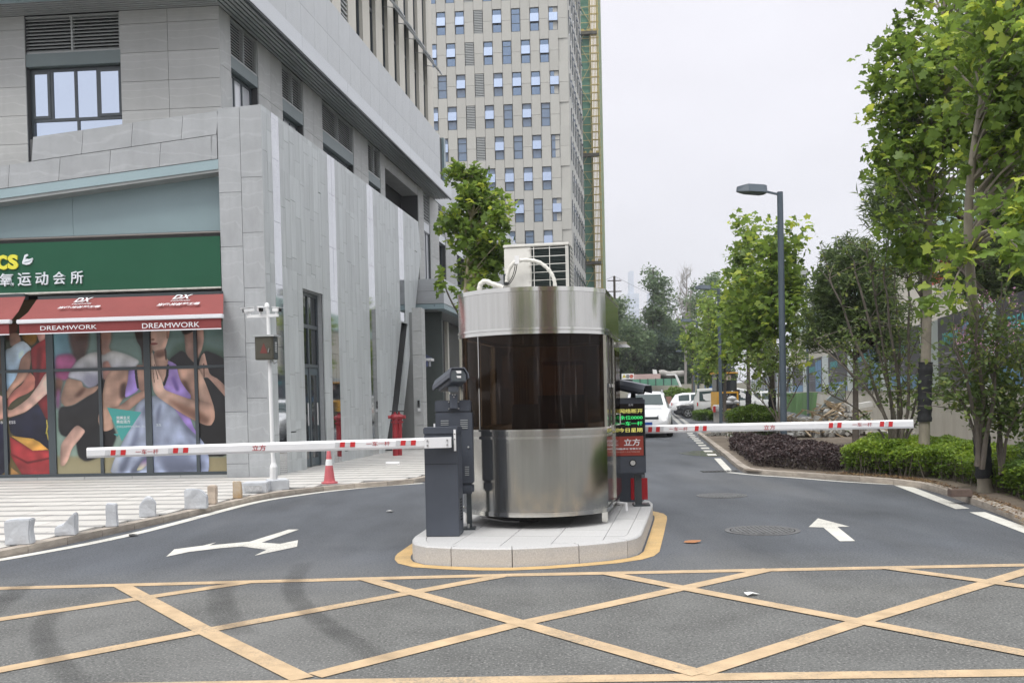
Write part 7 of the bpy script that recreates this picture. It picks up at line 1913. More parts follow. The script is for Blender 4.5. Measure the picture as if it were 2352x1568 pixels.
for a, b, kd in seq:
    if kd == 'p':
        wpiece('pale_panel', u_hp, hg_, WH, a+.006, b-.006, zc_top+.06, zc_top+hh, -.044, .0)
        for q in range(3): MB().wbox(WH, (a+b)/2-.10, (a+b)/2+.10, zc_top+.4+q*.35, zc_top+.52+q*.35, .001, .003).build('small_print', M_GP, hg_) if a < 40 else None
    else:
        zt_ = zc_top+hh+.03; pn = wpiece('poster_panel', u_hd, hg_, WH, a+.006, b-.006, zc_top+.06, zt_, -.044, .012)
        w_ = b-a; left = k_ % 2 == 0
        if left: MB().wbox(WH, a+.02, b-.02, zc_top+.08, zc_top+.52, .0125, .015).build('city_picture', M_CT, hg_)
        else: MB().wbox(WH, a+w_*.05, a+w_*.42, zc_top+.08, zc_top+hh*.92, .0125, .015).build('city_picture', M_CT, hg_)
        if a < 45:
            sx0_ = b-w_*.12 if left else b-w_*.10
            lettering('poster_lettering', 'DREAMWORK', M_CY, hg_, WH.pt(b-w_*.12, zc_top+hh*.62, .014), -WH.d, (0, 0, 1), w_*.42, hh*.17, thick=.002, bold=.0)
            for q in range(3): MB().wbox(WH, b-w_*.52, b-w_*.12, zc_top+hh*(.50-q*.07), zc_top+hh*(.50-q*.07)+.035, .0125, .0145).build('text_line', M_GP, hg_)
        k_ += 1
# long building behind the hoarding
WHb = Wall(WH.pt(0, 0, -5), hd_, WH.n)
blg = thing('site_hall', 'long pale hall with mint upper wall rising behind the hoarding', 'building', WHb.pt(30, 0, 0))
b0_, b1_ = WHb.px(2215, 800)[0], WHb.px(1815, 800)[0]
zm = WHb.px(1880, 738)[1]; zm2 = zm+1.6
M_CRM = mat('cream_render', (.62, .585, .51), .7, var=.08, vscale=.3, vstretch=(1, 1, .3)); M_MINT = mat('mint_cladding', (.50, .66, .62), .5, var=.05, vscale=.4)
n = 9
for k in range(n):
    a, b = b0_+(b1_-b0_)*k/n, b0_+(b1_-b0_)*(k+1)/n
    wpiece('render_panel', unit_box(M_CRM), blg, WHb, a+.01, b-.01, 0, zm, -8, 0); wpiece('mint_panel', unit_box(M_MINT), blg, WHb, a+.012, b-.012, zm+.02, zm2, -8, .12)
for k in range(12): a = b0_+1+k*(b1_-b0_)/12; wpiece('louvre_vent', unit_box(M_DARK), blg, WHb, a, a+.9, zm-1.6, zm-.6, -.1, .02)
rl_ = MB()
for k in range(26): a = b0_+k*.8; rl_.bar(WHb.pt(a, zm2, 0), WHb.pt(a, zm2+1.6, 0), .05, .05, up=(0, 1, 0))
for z in (.4, .9, 1.5): rl_.bar(WHb.pt(b0_, zm2+z, 0), WHb.pt(b0_+20, zm2+z, 0), .05, .05)
rl_.build('roof_railing', M_DARK, blg)
rsn = thing('red_sign', 'small red sign board showing between the plane tree branches above the hall', 'sign', WHb.pt(WHb.px(2165, 610)[0], 3, .3))
a, b = WHb.px(2141, 655, .3), WHb.px(2178, 588, .3)
MB().wbox(WHb, b[0], a[0], a[1], b[1], .2, .3).build('sign_face', mat('bright_red_face', (.6, .03, .03), .5), rsn)
for q in (.2, .8): u = b[0]+(a[0]-b[0])*q; MB().wbox(WHb, u-.04, u+.04, zm2, a[1]-.002, .22, .28).build('sign_leg', M_DARK, rsn)
lettering('sign_lettering', '工地', M_TXTW, rsn, WHb.pt(a[0]-.15, a[1]+.45, .301), -WHb.d, (0, 0, 1), (a[0]-b[0])*.8, (b[1]-a[1])*.4, thick=.005, bold=.02)
# floodlight on the distant mast
fp = AY(1848, 640, 62.0); fl_ = thing('flood_light', 'dark rectangular floodlight on a pole above the tree beside the nearest lamp', 'floodlight', (fp.x, fp.y, 0))
MB().tube([(fp.x+.1, fp.y, 0), (fp.x+.1, fp.y, fp.z)], .08, 8).build('mast', M_LAMP, fl_); a, b = AY(1832, 634, 62), AY(1855, 618, 62)
MB().box(((a.x+b.x)/2, 62, (a.z+b.z)/2), (b.x-a.x, .3, b.z-a.z)).build('light_housing', M_DARK, fl_, bevel=.03); MB().box(((a.x+b.x)/2, 61.83, (a.z+b.z)/2), ((b.x-a.x)*.8, .02, (b.z-a.z)*.7)).build('light_face', M_LOUV, fl_)

# ------------------------------------------------------------------ rubble heap
rp_ = AY(1888, 980, 33.0); rp_.z = .06
rh = thing('rubble_heap', 'heap of broken concrete, boards and plaster in front of the retaining wall', 'rubble heap', rp_)
M_RB = mat('broken_concrete', (.42, .41, .385), .9, var=.25, vscale=3, bump=.5, bscale=10); M_RW = mat('white_plaster_chunk', (.62, .62, .60), .8, var=.1); M_PL = mat('splintered_board', (.42, .33, .22), .8, var=.25, vscale=6, vstretch=(1, 6, 1))
mb1, mb2, mb3 = MB(), MB(), MB()
def hgt(x, y): return max(0, 1.05*(1-(abs(x)/2.6)**1.6)*(1-(abs(y)/1.6)**2))*(.75+.25*sin(x*3.1))
for k in range(420):
    x, y = random.gauss(0, 1.25), random.uniform(-1.5, 1.2); z = hgt(x, y)*random.uniform(.5, 1.05); s_ = random.uniform(.06, .26)
    Rm = Matrix.Rotation(random.uniform(0, 6), 3, 'Z') @ Matrix.Rotation(random.uniform(0, 6), 3, 'X')
    (mb1 if random.random() < .7 else mb2).box((rp_.x+x, rp_.y+y, rp_.z+z), (s_*random.uniform(.6, 1.8), s_, s_*random.uniform(.3, .8)), Rm)
for k in range(90):
    x, y = random.gauss(.3, 1.2), random.uniform(-1.4, .8); z = hgt(x, y)+.03; Rm = Matrix.Rotation(random.uniform(0, 6), 3, 'Z') @ Matrix.Rotation(random.uniform(-.5, .5), 3, 'X')
    mb3.box((rp_.x+x, rp_.y+y, rp_.z+z), (.06, random.uniform(.4, 1.3), .03), Rm)
mb1.build('concrete_chunks', M_RB, rh, kind='stuff'); mb2.build('plaster_chunks', M_RW, rh, kind='stuff'); mb3.build('loose_boards', M_PL, rh, kind='stuff')
MB().poly([(rp_.x-.2, rp_.y, .7), (rp_.x+.75, rp_.y+.3, .55), (rp_.x+.95, rp_.y+.3, 1.85), (rp_.x+.2, rp_.y, 1.25)], (0, .1, .02)).build('tilted_slab', mat('blue_grey_slab', (.25, .29, .30), .7, var=.1), rh)
MB().box((rp_.x+1.05, rp_.y-.6, 1.02), (.75, .3, .16), Matrix.Rotation(-.15, 3, 'Y')).build('plaster_beam', M_RW, rh)
for nm, x0, x1, yy, Yq, lab in (('gravel_pile', 1612, 1690, 1004, 30.5, 'low grey pile of gravel on the parking lane beside the purple hedge'), ('gravel_pile', 1700, 1760, 1000, 29, 'second grey gravel pile partly under the clipped bush')):
    a, b = G(x0, yy), G(x1, yy); cx0 = (a+b)/2; L_ = (b-a).length; m2 = MB()
    for k in range(260):
        x = random.gauss(0, L_*.25); y = random.uniform(-.4, .4); s_ = random.uniform(.03, .10); m2.box((cx0.x+x, cx0.y+y, random.uniform(0, .16*max(.1, 1-abs(x)/L_*1.8))), (s_*1.5, s_, s_), Matrix.Rotation(random.uniform(0, 6), 3, (random.random(), random.random(), 1)))
    t_ = thing(nm, lab, 'gravel pile', cx0); m2.build('gravel', mat('dark_gravel', (.16, .155, .14), .9, var=.3, vscale=8), t_, kind='stuff')

# ------------------------------------------------------------------ foliage
L_PL = leafmat('plane_leaf', (.07, .12, .028), (.18, .285, .05), (.43, .50, .075), .5)
L_PL2 = leafmat('plane_leaf_muted', (.085, .135, .035), (.19, .29, .06), (.40, .46, .085), .5)  # narrower green range for the distant row and the trees behind the viewer
L_DK = leafmat('dark_evergreen_leaf', (.045, .075, .03), (.11, .165, .06), (.22, .29, .09), .35)
L_MY = leafmat('myrtle_leaf', (.06, .095, .03), (.13, .20, .055), (.28, .30, .08), .4)
L_LM = leafmat('lime_hedge_leaf', (.05, .09, .018), (.15, .25, .03), (.33, .44, .055), .35)
L_HG = leafmat('hedge_leaf', (.04, .075, .02), (.09, .165, .03), (.20, .30, .045), .3)
L_PU = leafmat('purple_leaf', (.030, .020, .021), (.062, .040, .040), (.125, .085, .072), .12)
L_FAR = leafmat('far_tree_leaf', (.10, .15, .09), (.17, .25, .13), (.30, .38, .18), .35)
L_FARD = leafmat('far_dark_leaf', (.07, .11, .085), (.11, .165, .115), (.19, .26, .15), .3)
M_BARK = mat('mottled_plane_bark', (.30, .27, .21), .85, col2=(.17, .15, .12), vscale=7, vstretch=(1, 1, .35), bump=.5, bscale=18)
M_BARKD = mat('dark_bark', (.10, .085, .07), .9, var=.3, vscale=8, bump=.5, bscale=18)
M_BARKY = mat('pale_yellow_bark', (.46, .40, .28), .8, var=.2, vscale=6, bump=.4, bscale=15)
M_BARKG = mat('grey_brown_branch', (.125, .108, .09), .85, var=.25, vscale=8, bump=.4, bscale=18)
M_WRAP = mat('black_shade_wrap', (.014, .015, .017), .8, var=.3, vscale=15, bump=.5, bscale=40)

def ellip(n, c, r, shell=.0):
    d = rng.normal(size=(n, 3)); d /= np.linalg.norm(d, axis=1)[:, None]; q = rng.uniform(shell, 1, n)**(1/2.2)
    return np.array(c)+d*q[:, None]*np.array(r)
def tree(name, lab, cat, trunk, rad, clumps, leaf, nleaf, lsize, cl_r, lm, bm, branches=True, group=None, wrap=None, part_leaves=0, br=.022, tmin=.25, tilt=1.0, sag=0.0):
    """trunk: points; clumps: (N,3) centres of leaf clusters, each fed by a branch"""
    base = Vector(trunk[0]); t_ = thing(name, lab, cat, base, group)
    P = smooth_line([Vector(p) for p in trunk], 2); n = len(P)
    rr = [rad*(1-.72*(i/(n-1))**.9) for i in range(n)]; rr[0] *= 1.25
    MB().tube(P, rr, 10).build('trunk', bm, t_, smooth=True)
    if wrap:
        q = [p for p in P]; lo, hi = wrap; seg = [P[0].lerp(P[-1], 0)]; 
        pts = [i for i in range(n) if lo <= P[i].z <= hi]
        dense = resample(P, .05); dense = [p for p in dense if lo <= p.z <= hi]
        if len(dense) > 2: MB().tube(dense, [rad*1.12+.008*math.sin(i*1.9) for i in range(len(dense))], 10).build('trunk_wrap', M_WRAP, t_, smooth=True)
    cen = np.asarray(clumps); bmesh_ = MB(); tips = []
    zmin = P[0].z+(P[-1].z-P[0].z)*tmin
    for c in cen:
        c = Vector(c); cand = [(i, p) for i, p in enumerate(P) if p.z >= zmin]
        best = min(cand, key=lambda ip: (ip[1]-c).length+1.3*max(0, ip[1].z-c.z+(c-ip[1]).xy.length*.7))
        s_ = best[1]; mid = s_.lerp(c, .5)+Vector((random.uniform(-.1, .1), random.uniform(-.1, .1), .10*(c-s_).length-sag))
        L_ = (c-s_).length
        if branches and L_ > .1:
            rb = min(rr[best[0]]*.7, br*(.6+L_*.35)); pts = smooth_line([s_, mid, c], 2); bmesh_.tube(pts, [rb*(1-.8*i/(len(pts)-1)) for i in range(len(pts))], 5, cap=False)
    if bmesh_.v: bmesh_.build('branches', bm, t_, smooth=True)
    N = len(cen); C = np.repeat(cen, nleaf, axis=0); d = rng.normal(size=C.shape); d /= np.linalg.norm(d, axis=1)[:, None]
    C = C+d*(rng.uniform(.1, 1, len(C))**.6)[:, None]*np.repeat(np.asarray(cl_r)*rng.uniform(.7, 1.25, N), nleaf)[:, None]*np.array([1, 1, .85])
    tint = np.clip(rng.normal(.42, .2, len(C))+np.repeat(rng.normal(0, .13, N), nleaf), 0, 1)
    sz = lsize*rng.uniform(.5, 1.2, len(C))
    if part_leaves:
        dist = np.linalg.norm(C-np.array(EYE), axis=1)/sz; idx = np.argsort(dist)[:part_leaves*2]; idx = rng.permutation(idx)[:part_leaves]
        proto_l = [leaf_mesh('leaf_shape', np.zeros((1, 3)), np.array([1.0]), leaf, lm, .0, np.array([q])) for q in (.3, .45, .6, .8, .97)]
        cr_ = bpy.data.objects.new('leaf_root', None); bpy.data.objects.remove(cr_)
        for i in idx:
            o = bpy.data.objects.new('leaf', proto_l[int(min(4, tint[i]*5))]); COL.objects.link(o); o.parent = t_; WL[o.name] = base
            o.location = Vector(C[i])-base; o.scale = (sz[i],)*3; o.rotation_euler = (random.gauss(0, .9), random.gauss(0, .9), random.uniform(0, 6.28))
        keep = np.ones(len(C), bool); keep[idx] = False; C = C[keep]; tint = tint[keep]; sz = sz[keep]
    leaves('foliage', C, sz, leaf, lm, t_, tilt=tilt, tint=tint, kind='stuff')
    return t_
def blob(cxy, rxy, Y, dY, n, shell=.0):
    """clump centres spread through an ellipsoid given by photo centre and radii"""
    a = AY(cxy[0], cxy[1], Y); rx = rxy[0]*Y/F; rz = rxy[1]*Y/F
    return ellip(n, (a.x, a.y, a.z), (rx, dY, rz), shell)

# --- big plane trees on the right
YA1 = 16.8
A = lambda x, y, Y: tuple(AY(x, y, Y))
cl = np.concatenate([blob((2200, 150), (150, 190), YA1, 1.5, 78), blob((2150, 330), (130, 130), YA1, 1.3, 50), blob((2085, 250), (70, 160), YA1-.3, .8, 26), blob((2050, 350), (40, 110), YA1-.2, .6, 12), blob((2230, -60), (130, 90), YA1, 1.3, 24), blob((2150, 520), (70, 130), YA1, .8, 18), blob((2060, 520), (50, 90), YA1, .8, 10), blob((2010, 170), (30, 50), YA1, .2, 3), blob((2050, 130), (20, 60), YA1, .2, 4)])
b_ = G(2122, 1060, .06); b_ = Vector(A(2122, 1075, YA1)); b_.z = .06
tree('plane_tree', 'tall plane tree with mottled trunk and black wrap behind the right arm tip', 'tree', [tuple(b_), A(2124, 900, YA1), A(2130, 700, YA1), A(2132, 500, YA1), A(2150, 300, YA1), A(2165, 100, YA1), A(2175, -60, YA1)], .105, cl, PLANE_LEAF, 25, .185, .40, L_PL, M_BARK, wrap=(.95, 2.0), part_leaves=260, tmin=.45)
YA2 = 13.0
cl = np.concatenate([blob((2290, 120), (110, 170), YA2, 1.2, 42), blob((2300, 330), (80, 100), YA2, 1.0, 20), blob((2330, 490), (50, 60), YA2-1, .4, 7), blob((2400, 200), (120, 260), YA2, 1.5, 40), blob((2215, 560), (40, 40), YA2, .4, 3), blob((2160, 700), (40, 22), YA2, .3, 2), blob((2350, 560), (14, 30), YA2-2.5, .2, 3)])
b_ = Vector(A(2262, 1060, YA2+.8)); b_.z = .06
tree('plane_tree', 'leaning plane tree with large bright leaves at the right edge', 'tree', [tuple(b_), A(2248, 900, YA2+.8), A(2240, 760, YA2+.7), A(2222, 560, YA2+.5), A(2228, 400, YA2+.2), A(2260, 200, YA2), A(2290, 0, YA2)], .10, cl, PLANE_LEAF, 26, .19, .38, L_PL, M_BARK, wrap=(.25, .95), part_leaves=220, tmin=.5)
# --- row of plane trees farther up the road
rowT = [((1772, 930), 31.0, [((1768, 700), (80, 170)), ((1790, 620), (50, 130)), ((1725, 760), (60, 110))], 'plane tree with black wrapped trunk just left of the nearest lamp post', (58, 26, 22)),
        ((1718, 930), 41.0, [((1712, 690), (52, 130)), ((1712, 580), (22, 90))], 'plane tree with pointed crown between the first two lamp posts', (50, 14)),
        ((1664, 930), 52.0, [((1668, 770), (52, 105)), ((1690, 700), (30, 70))], 'bright plane tree crown around the second lamp post', (46, 16)),
        ((1625, 925), 64.0, [((1627, 800), (30, 80)), ((1630, 700), (20, 50))], 'smaller plane tree between the second and third lamp posts', (32, 10)),
        ((1590, 922), 80.0, [((1592, 790), (24, 62))], 'distant street tree just left of the third lamp post', (30,))]
for (bx_0, Yq, bl, lab, ns) in rowT:
    cl = np.concatenate([blob(c, r, Yq, 1.6, n_) for (c, r), n_ in zip(bl, ns)])
    b_ = Vector(A(bx_0[0], 930, Yq)); b_.z = .05; top = AY(bl[0][0][0], bl[0][0][1]-bl[0][1][1]*.8, Yq)
    tree('plane_tree', lab, 'tree', [tuple(b_), (b_.x+.05, Yq, 2.5), tuple(top)], .11, cl, PLANE_LEAF, 34, .22*(1+Yq/140), .50*(1+Yq/160), L_PL2 if Yq > 45 else L_PL, M_BARKD, wrap=(.1, 1.6) if Yq < 45 else None, group=None, tmin=.2)
# --- street tree left, beside the building
YL_ = 22.0
cl = np.concatenate([blob((1085, 440), (42, 75), YL_, .6, 22), blob((1115, 520), (62, 85), YL_, .8, 34), blob((1040, 510), (28, 40), YL_, .4, 9), blob((1085, 610), (45, 80), YL_, .6, 22), blob((1140, 600), (26, 45), YL_, .4, 8), blob((1050, 390), (16, 30), YL_, .3, 4)])
b_ = Vector(A(1063, 1010, YL_)); b_.z = ZP
tree('plane_tree', 'young plane tree with pale trunk left of the booth in front of the towers', 'tree', [tuple(b_), A(1062, 850, YL_), A(1065, 700, YL_), A(1080, 560, YL_), A(1085, 400, YL_)], .075, cl, PLANE_LEAF, 27, .20, .28, L_PL, M_BARKY, part_leaves=120, tmin=.42)
cl = blob((1015, 645), (17, 42), 20.0, .2, 8)
t2 = tree('tree_branch', 'thin low side branch of leaves in front of the grey canopy', 'branch', [A(1060, 740, 20.6), A(1040, 700, 20.2), A(1015, 650, 20.0), A(1012, 620, 20)], .018, cl, PLANE_LEAF, 11, .19, .16, L_PL, M_BARKG, tmin=.3) if False else None
bt = thing('plane_tree', 'slim sapling whose bare stem slants up before the grey canopy left of the booth', 'tree', A(1066, 1000, 20.5)); 
MB().tube(smooth_line([Vector(A(1070, 1012, 20.5)), Vector(A(1066, 800, 20.5)), Vector(A(1062, 735, 20.5)), Vector(A(1040, 700, 20.3)), Vector(A(1020, 655, 20.1)), Vector(A(1015, 620, 20))], 2), [.03]*5+[.02]*12+[.012]*20, 6).build('stem', M_BARKG, bt, smooth=True) if False else None
P = smooth_line([Vector(A(1070, 1012, 20.5)), Vector(A(1066, 800, 20.5)), Vector(A(1062, 735, 20.5)), Vector(A(1040, 700, 20.3)), Vector(A(1020, 655, 20.1)), Vector(A(1015, 620, 20))], 2)
MB().tube(P, [.03*(1-.7*i/len(P)) for i in range(len(P))], 6).build('stem', M_BARKG, bt, smooth=True)
C = np.concatenate([ellip(42, A(1013, 645, 20), (.13, .15, .36)), ellip(14, A(1052, 692, 20.3), (.12, .12, .18)), ellip(8, A(1040, 665, 20.1), (.1, .1, .1))])
leaves('foliage', C, rng.uniform(.11, .19, len(C)), PLANE_LEAF, L_PL, bt, tilt=1.1, kind='stuff')
# brown sack at the foot of the street tree, seen behind the left camera
P = G(1063, 1003, ZP); 
# --- crape myrtles
def myrtle(lab, basepx, Y, stems, clumps, nl, seed, flowers=None, lm=L_MY, wr=True):
    random.seed(seed); b = Vector(A(basepx[0], basepx[1], Y)); b.z = .06
    t_ = thing('crape_myrtle', lab, 'tree', b); sm = MB(); tips = []
    for (x0, y0), (x1, y1), (x2, y2), r in stems:
        P = smooth_line([Vector(A(x0, y0, Y)), Vector(A(x1, y1, Y+random.uniform(-.3, .3))), Vector(A(x2, y2, Y+random.uniform(-.8, .8)))], 2)
        P = [p+Vector((mnoise.noise(p*2), mnoise.noise(p*2+Vector((5, 0, 0))), 0))*.06 for p in P]
        sm.tube(P, [r*(1-.75*i/(len(P)-1)) for i in range(len(P))], 6); tips += P[len(P)//2:]
    sm.build('stems', M_BARKG, t_, smooth=True)
    tw_ = MB(); C = []
    for k in range(nl):
        p = random.choice(tips); d = Vector((random.gauss(0, .35), random.gauss(0, .35), random.gauss(.25, .3))); q = p+d
        tw_.tube([p, p.lerp(q, .5)+Vector((0, 0, .03)), q], [.008, .006, .003], 4, cap=False)
        for j in range(14): C.append(p.lerp(q, random.uniform(.3, 1.1))+Vector((random.gauss(0, .05), random.gauss(0, .05), random.gauss(0, .05))))
    tw_.build('twigs', M_BARKG, t_)
    C = [tuple(c) for c in C]
    for (c, r, n_, m_) in clumps:
        cc = blob(c, r, Y, .5, n_); C += [tuple(v+rng.normal(0, .11, 3)) for v in np.repeat(cc, m_, axis=0)]
    C = np.array(C); leaves('foliage', C, rng.uniform(.055, .10, len(C)), OVAL_LEAF, lm, t_, tilt=1.1, kind='stuff')
    if flowers:
        Cf = np.concatenate([np.array(A(x, y, Y-.5))+rng.normal(0, 1, (n_, 3))*np.array([.05, .05, .08]) for x, y, n_ in flowers])
        leaves('flower_clusters', Cf, rng.uniform(.02, .045, len(Cf)), QUAD_LEAF, mat('pale_pink_petal', (.62, .34, .50), .6, var=.2, vscale=30), t_, tilt=1.5, kind='stuff')
    return t_
b0x = (2053, 1075)
st_ = [((2053, 1080), (2048, 980), (1905, 640), .05), ((2053, 1080), (2062, 960), (1960, 600), .05), ((2056, 1080), (2075, 940), (2030, 620), .05), ((2050, 1070), (2035, 930), (1870, 780), .035), ((2056, 1075), (2090, 940), (2085, 640), .045), ((2050, 1060), (2010, 960), (1900, 900), .028), ((2060, 1075), (2100, 950), (2125, 720), .035), ((2055, 1070), (2045, 880), (1990, 560), .035), ((2060, 1060), (2110, 960), (2160, 900), .025), ((2058, 1060), (2066, 900), (2055, 600), .035)]
myrtle('multi stemmed crape myrtle with bare lower branches where the right arm tip ends', b0x, 17.6, st_, [((2090, 880), (50, 60), 16, 26), ((2020, 870), (40, 40), 8, 22), ((1960, 790), (40, 30), 5, 20), ((2070, 780), (60, 90), 10, 16)], 130, 3)
st_ = [((2245, 1070), (2250, 960), (2190, 800), .04), ((2245, 1070), (2262, 940), (2240, 740), .045), ((2255, 1075), (2280, 940), (2300, 720), .045), ((2300, 1090), (2290, 990), (2340, 760), .04), ((2300, 1090), (2300, 990), (2270, 800), .035), ((2250, 1060), (2230, 950), (2180, 880), .03), ((2300, 1080), (2320, 980), (2380, 860), .03)]
myrtle('crape myrtle with pale pink flowers at the right edge', (2270, 1080), 13.4, st_, [((2260, 880), (90, 80), 44, 26), ((2300, 780), (70, 90), 34, 26), ((2215, 800), (35, 60), 14, 22), ((2340, 920), (60, 80), 34, 28), ((2300, 960), (60, 30), 12, 26)], 60, 4,
       flowers=[(2208, 768, 60), (2214, 755, 30), (2262, 695, 50), (2330, 755, 50), (2212, 800, 25), (2255, 800, 30), (2280, 790, 20), (2330, 690, 22)])
# small myrtles left of the nearest lamp
st_ = [((1790, 990), (1780, 930), (1740, 830), .035), ((1790, 990), (1800, 920), (1830, 820), .035), ((1790, 990), (1770, 940), (1700, 870), .03), ((1792, 990), (1805, 940), (1850, 860), .03), ((1790, 985), (1790, 900), (1785, 800), .035)]
myrtle('thin multi stemmed crape myrtle around the base of the nearest lamp post', (1790, 985), 28.5, st_, [((1780, 830), (60, 40), 16, 30), ((1830, 830), (30, 40), 8, 26)], 70, 6)
# --- round evergreen behind the myrtle
cl = np.concatenate([blob((1958, 660), (85, 108), 24.5, 1.2, 120, .35), blob((1900, 760), (60, 50), 24.5, .8, 26), blob((2020, 740), (45, 90), 24.5, .9, 36)])
b_ = Vector(A(1965, 1000, 24.5)); b_.z = .06
tree('evergreen_tree', 'round dark evergreen tree with dense crown behind the bare myrtle branches', 'tree', [tuple(b_), A(1965, 850, 24.5), A(1962, 660, 24.5)], .10, cl, THIN_LEAF, 115, .17, .36, L_DK, M_BARKD, tmin=.3)
# --- dark trees behind the hoarding on the right
cl = np.concatenate([blob((2320, 540), (90, 170), 27, 2.2, 120), blob((2230, 600), (60, 70), 29, 1.5, 30), blob((2400, 500), (120, 220), 27, 2, 80), blob((2060, 440), (60, 60), 27, 1, 14), blob((2040, 500), (40, 30), 27, .6, 6)])
b_ = Vector(A(2330, 800, 27)); b_.z = 0
tree('bamboo_clump', 'tall dark leafy trees behind the hoarding at the right edge', 'tree', [tuple(b_), A(2330, 700, 27), A(2330, 450, 27)], .14, cl, THIN_LEAF, 90, .26, .55, L_DK, M_BARKD, tmin=.1)
cl = np.concatenate([blob((2110, 580), (70, 70), 30, 1.5, 34), blob((2070, 470), (50, 60), 30, 1, 14)])
b_ = Vector(A(2120, 800, 30)); b_.z = 0
tree('willow_tree', 'wispy fine leaved tree rising between the evergreen and the tall plane tree', 'tree', [tuple(b_), A(2120, 700, 30), A(2105, 520, 30)], .10, cl, THIN_LEAF, 60, .20, .5, L_MY, M_BARKD, tmin=.1)
# --- far trees
farT = [((1470, 860), (60, 34), 128, 1, 60, L_FARD, 'low dark tree mass left of centre below the far tree tops'), ((1560, 868), (60, 30), 128, 1, 60, L_FARD, 'low dark tree mass under the bare tree'), ((1440, 760), (36, 50), 130, 1, 34, L_FAR, 'pale crowned tree behind the booth eave'), ((1490, 770), (50, 50), 131, 1, 50, L_FAR, 'broad pale tree in the second row of far trees'), ((1550, 780), (44, 50), 130, 1, 44, L_FARD, 'broad darker tree in the second row of far trees'), ((1640, 760), (50, 70), 128, 1, 44, L_FAR, 'pale tree standing behind the second lamp post'), ((1455, 800), (52, 62), 115, 1.0, 60, L_FAR, 'tall pale green tree just right of the booth'), ((1520, 720), (38, 80), 125, 1.0, 60, L_FAR, 'tall airy tree left of the bare tree'), ((1500, 650), (34, 50), 125, 1.0, 22, L_FAR, 'feathery tree top above the far tree line'), ((1620, 680), (34, 60), 105, 1.0, 26, L_FAR, 'open crowned tree above the second lamp head'),
        ((1440, 850), (40, 50), 118, 1.0, 50, L_FARD, 'dark tree at the left end of the far tree line'), ((1500, 830), (48, 60), 122, 1, 60, L_FARD, 'dark blue green tree in the middle of the far tree line'), ((1560, 830), (42, 64), 120, 1, 56, L_FARD, 'dark tree behind the small distant lamp heads'), ((1600, 850), (30, 50), 116, 1, 30, L_FARD, 'dark tree behind the third lamp post'), ((1415, 720), (26, 50), 110, 1, 20, L_FAR, 'thin tree behind the booth corner'), ((1650, 820), (40, 60), 112, 1, 30, L_FARD, 'dark tree behind the bright plane trees'), ((1580, 730), (26, 40), 118, 1, 16, L_FAR, 'light tree beside the bare tree')]
for c, r, Yq, dd, n_, lm_, lab in farT:
    cl = blob(c, r, Yq, 3, n_); b_ = Vector(A(c[0], 900, Yq)); b_.z = 0; top = A(c[0], c[1]-r[1]*.7, Yq)
    tree('tree', lab, 'tree', [tuple(b_), (b_.x, Yq, 3), top], .2, cl, QUAD_LEAF, 110 if lm_ is L_FARD else 60, .42, 1.1, lm_, M_BARKD, tmin=.2, br=.03)
# bare tree
bt = thing('bare_tree', 'leafless pale tree standing above the far tree line', 'tree', A(1574, 905, 108)); sm = MB()
P = [Vector(A(1574, 905, 108)), Vector(A(1575, 780, 108)), Vector(A(1578, 616, 108))]; P[0].z = 0; _q = smooth_line(P, 2); sm.tube(_q, [.2*(1-.85*i/(len(_q)-1)) for i in range(len(_q))], 6)
for k in range(46):
    f = random.uniform(.35, .95); s_ = P[1].lerp(P[2], (f-.3)/.7) if f > .3 else P[1]; sd = random.choice((-1, 1)); L_ = (1.15-f)*4.2
    e1 = s_+Vector((sd*L_*.5*random.uniform(.4, 1), random.uniform(-.8, .8), L_*random.uniform(.7, 1.1))); _q = smooth_line([s_, s_.lerp(e1, .5)+Vector((sd*.25, 0, -.1)), e1], 1); sm.tube(_q, [.05*(1-.8*i/(len(_q)-1)) for i in range(len(_q))], 4, cap=False)
    for j in range(3): q = s_.lerp(e1, random.uniform(.4, .9)); e2 = q+Vector((random.uniform(-.7, .7), 0, random.uniform(.4, 1.2))); sm.tube([q, e2], [.02, .008], 3, cap=False)
sm.build('branches', mat('pale_bare_bark', (.34, .32, .30), .9), bt)

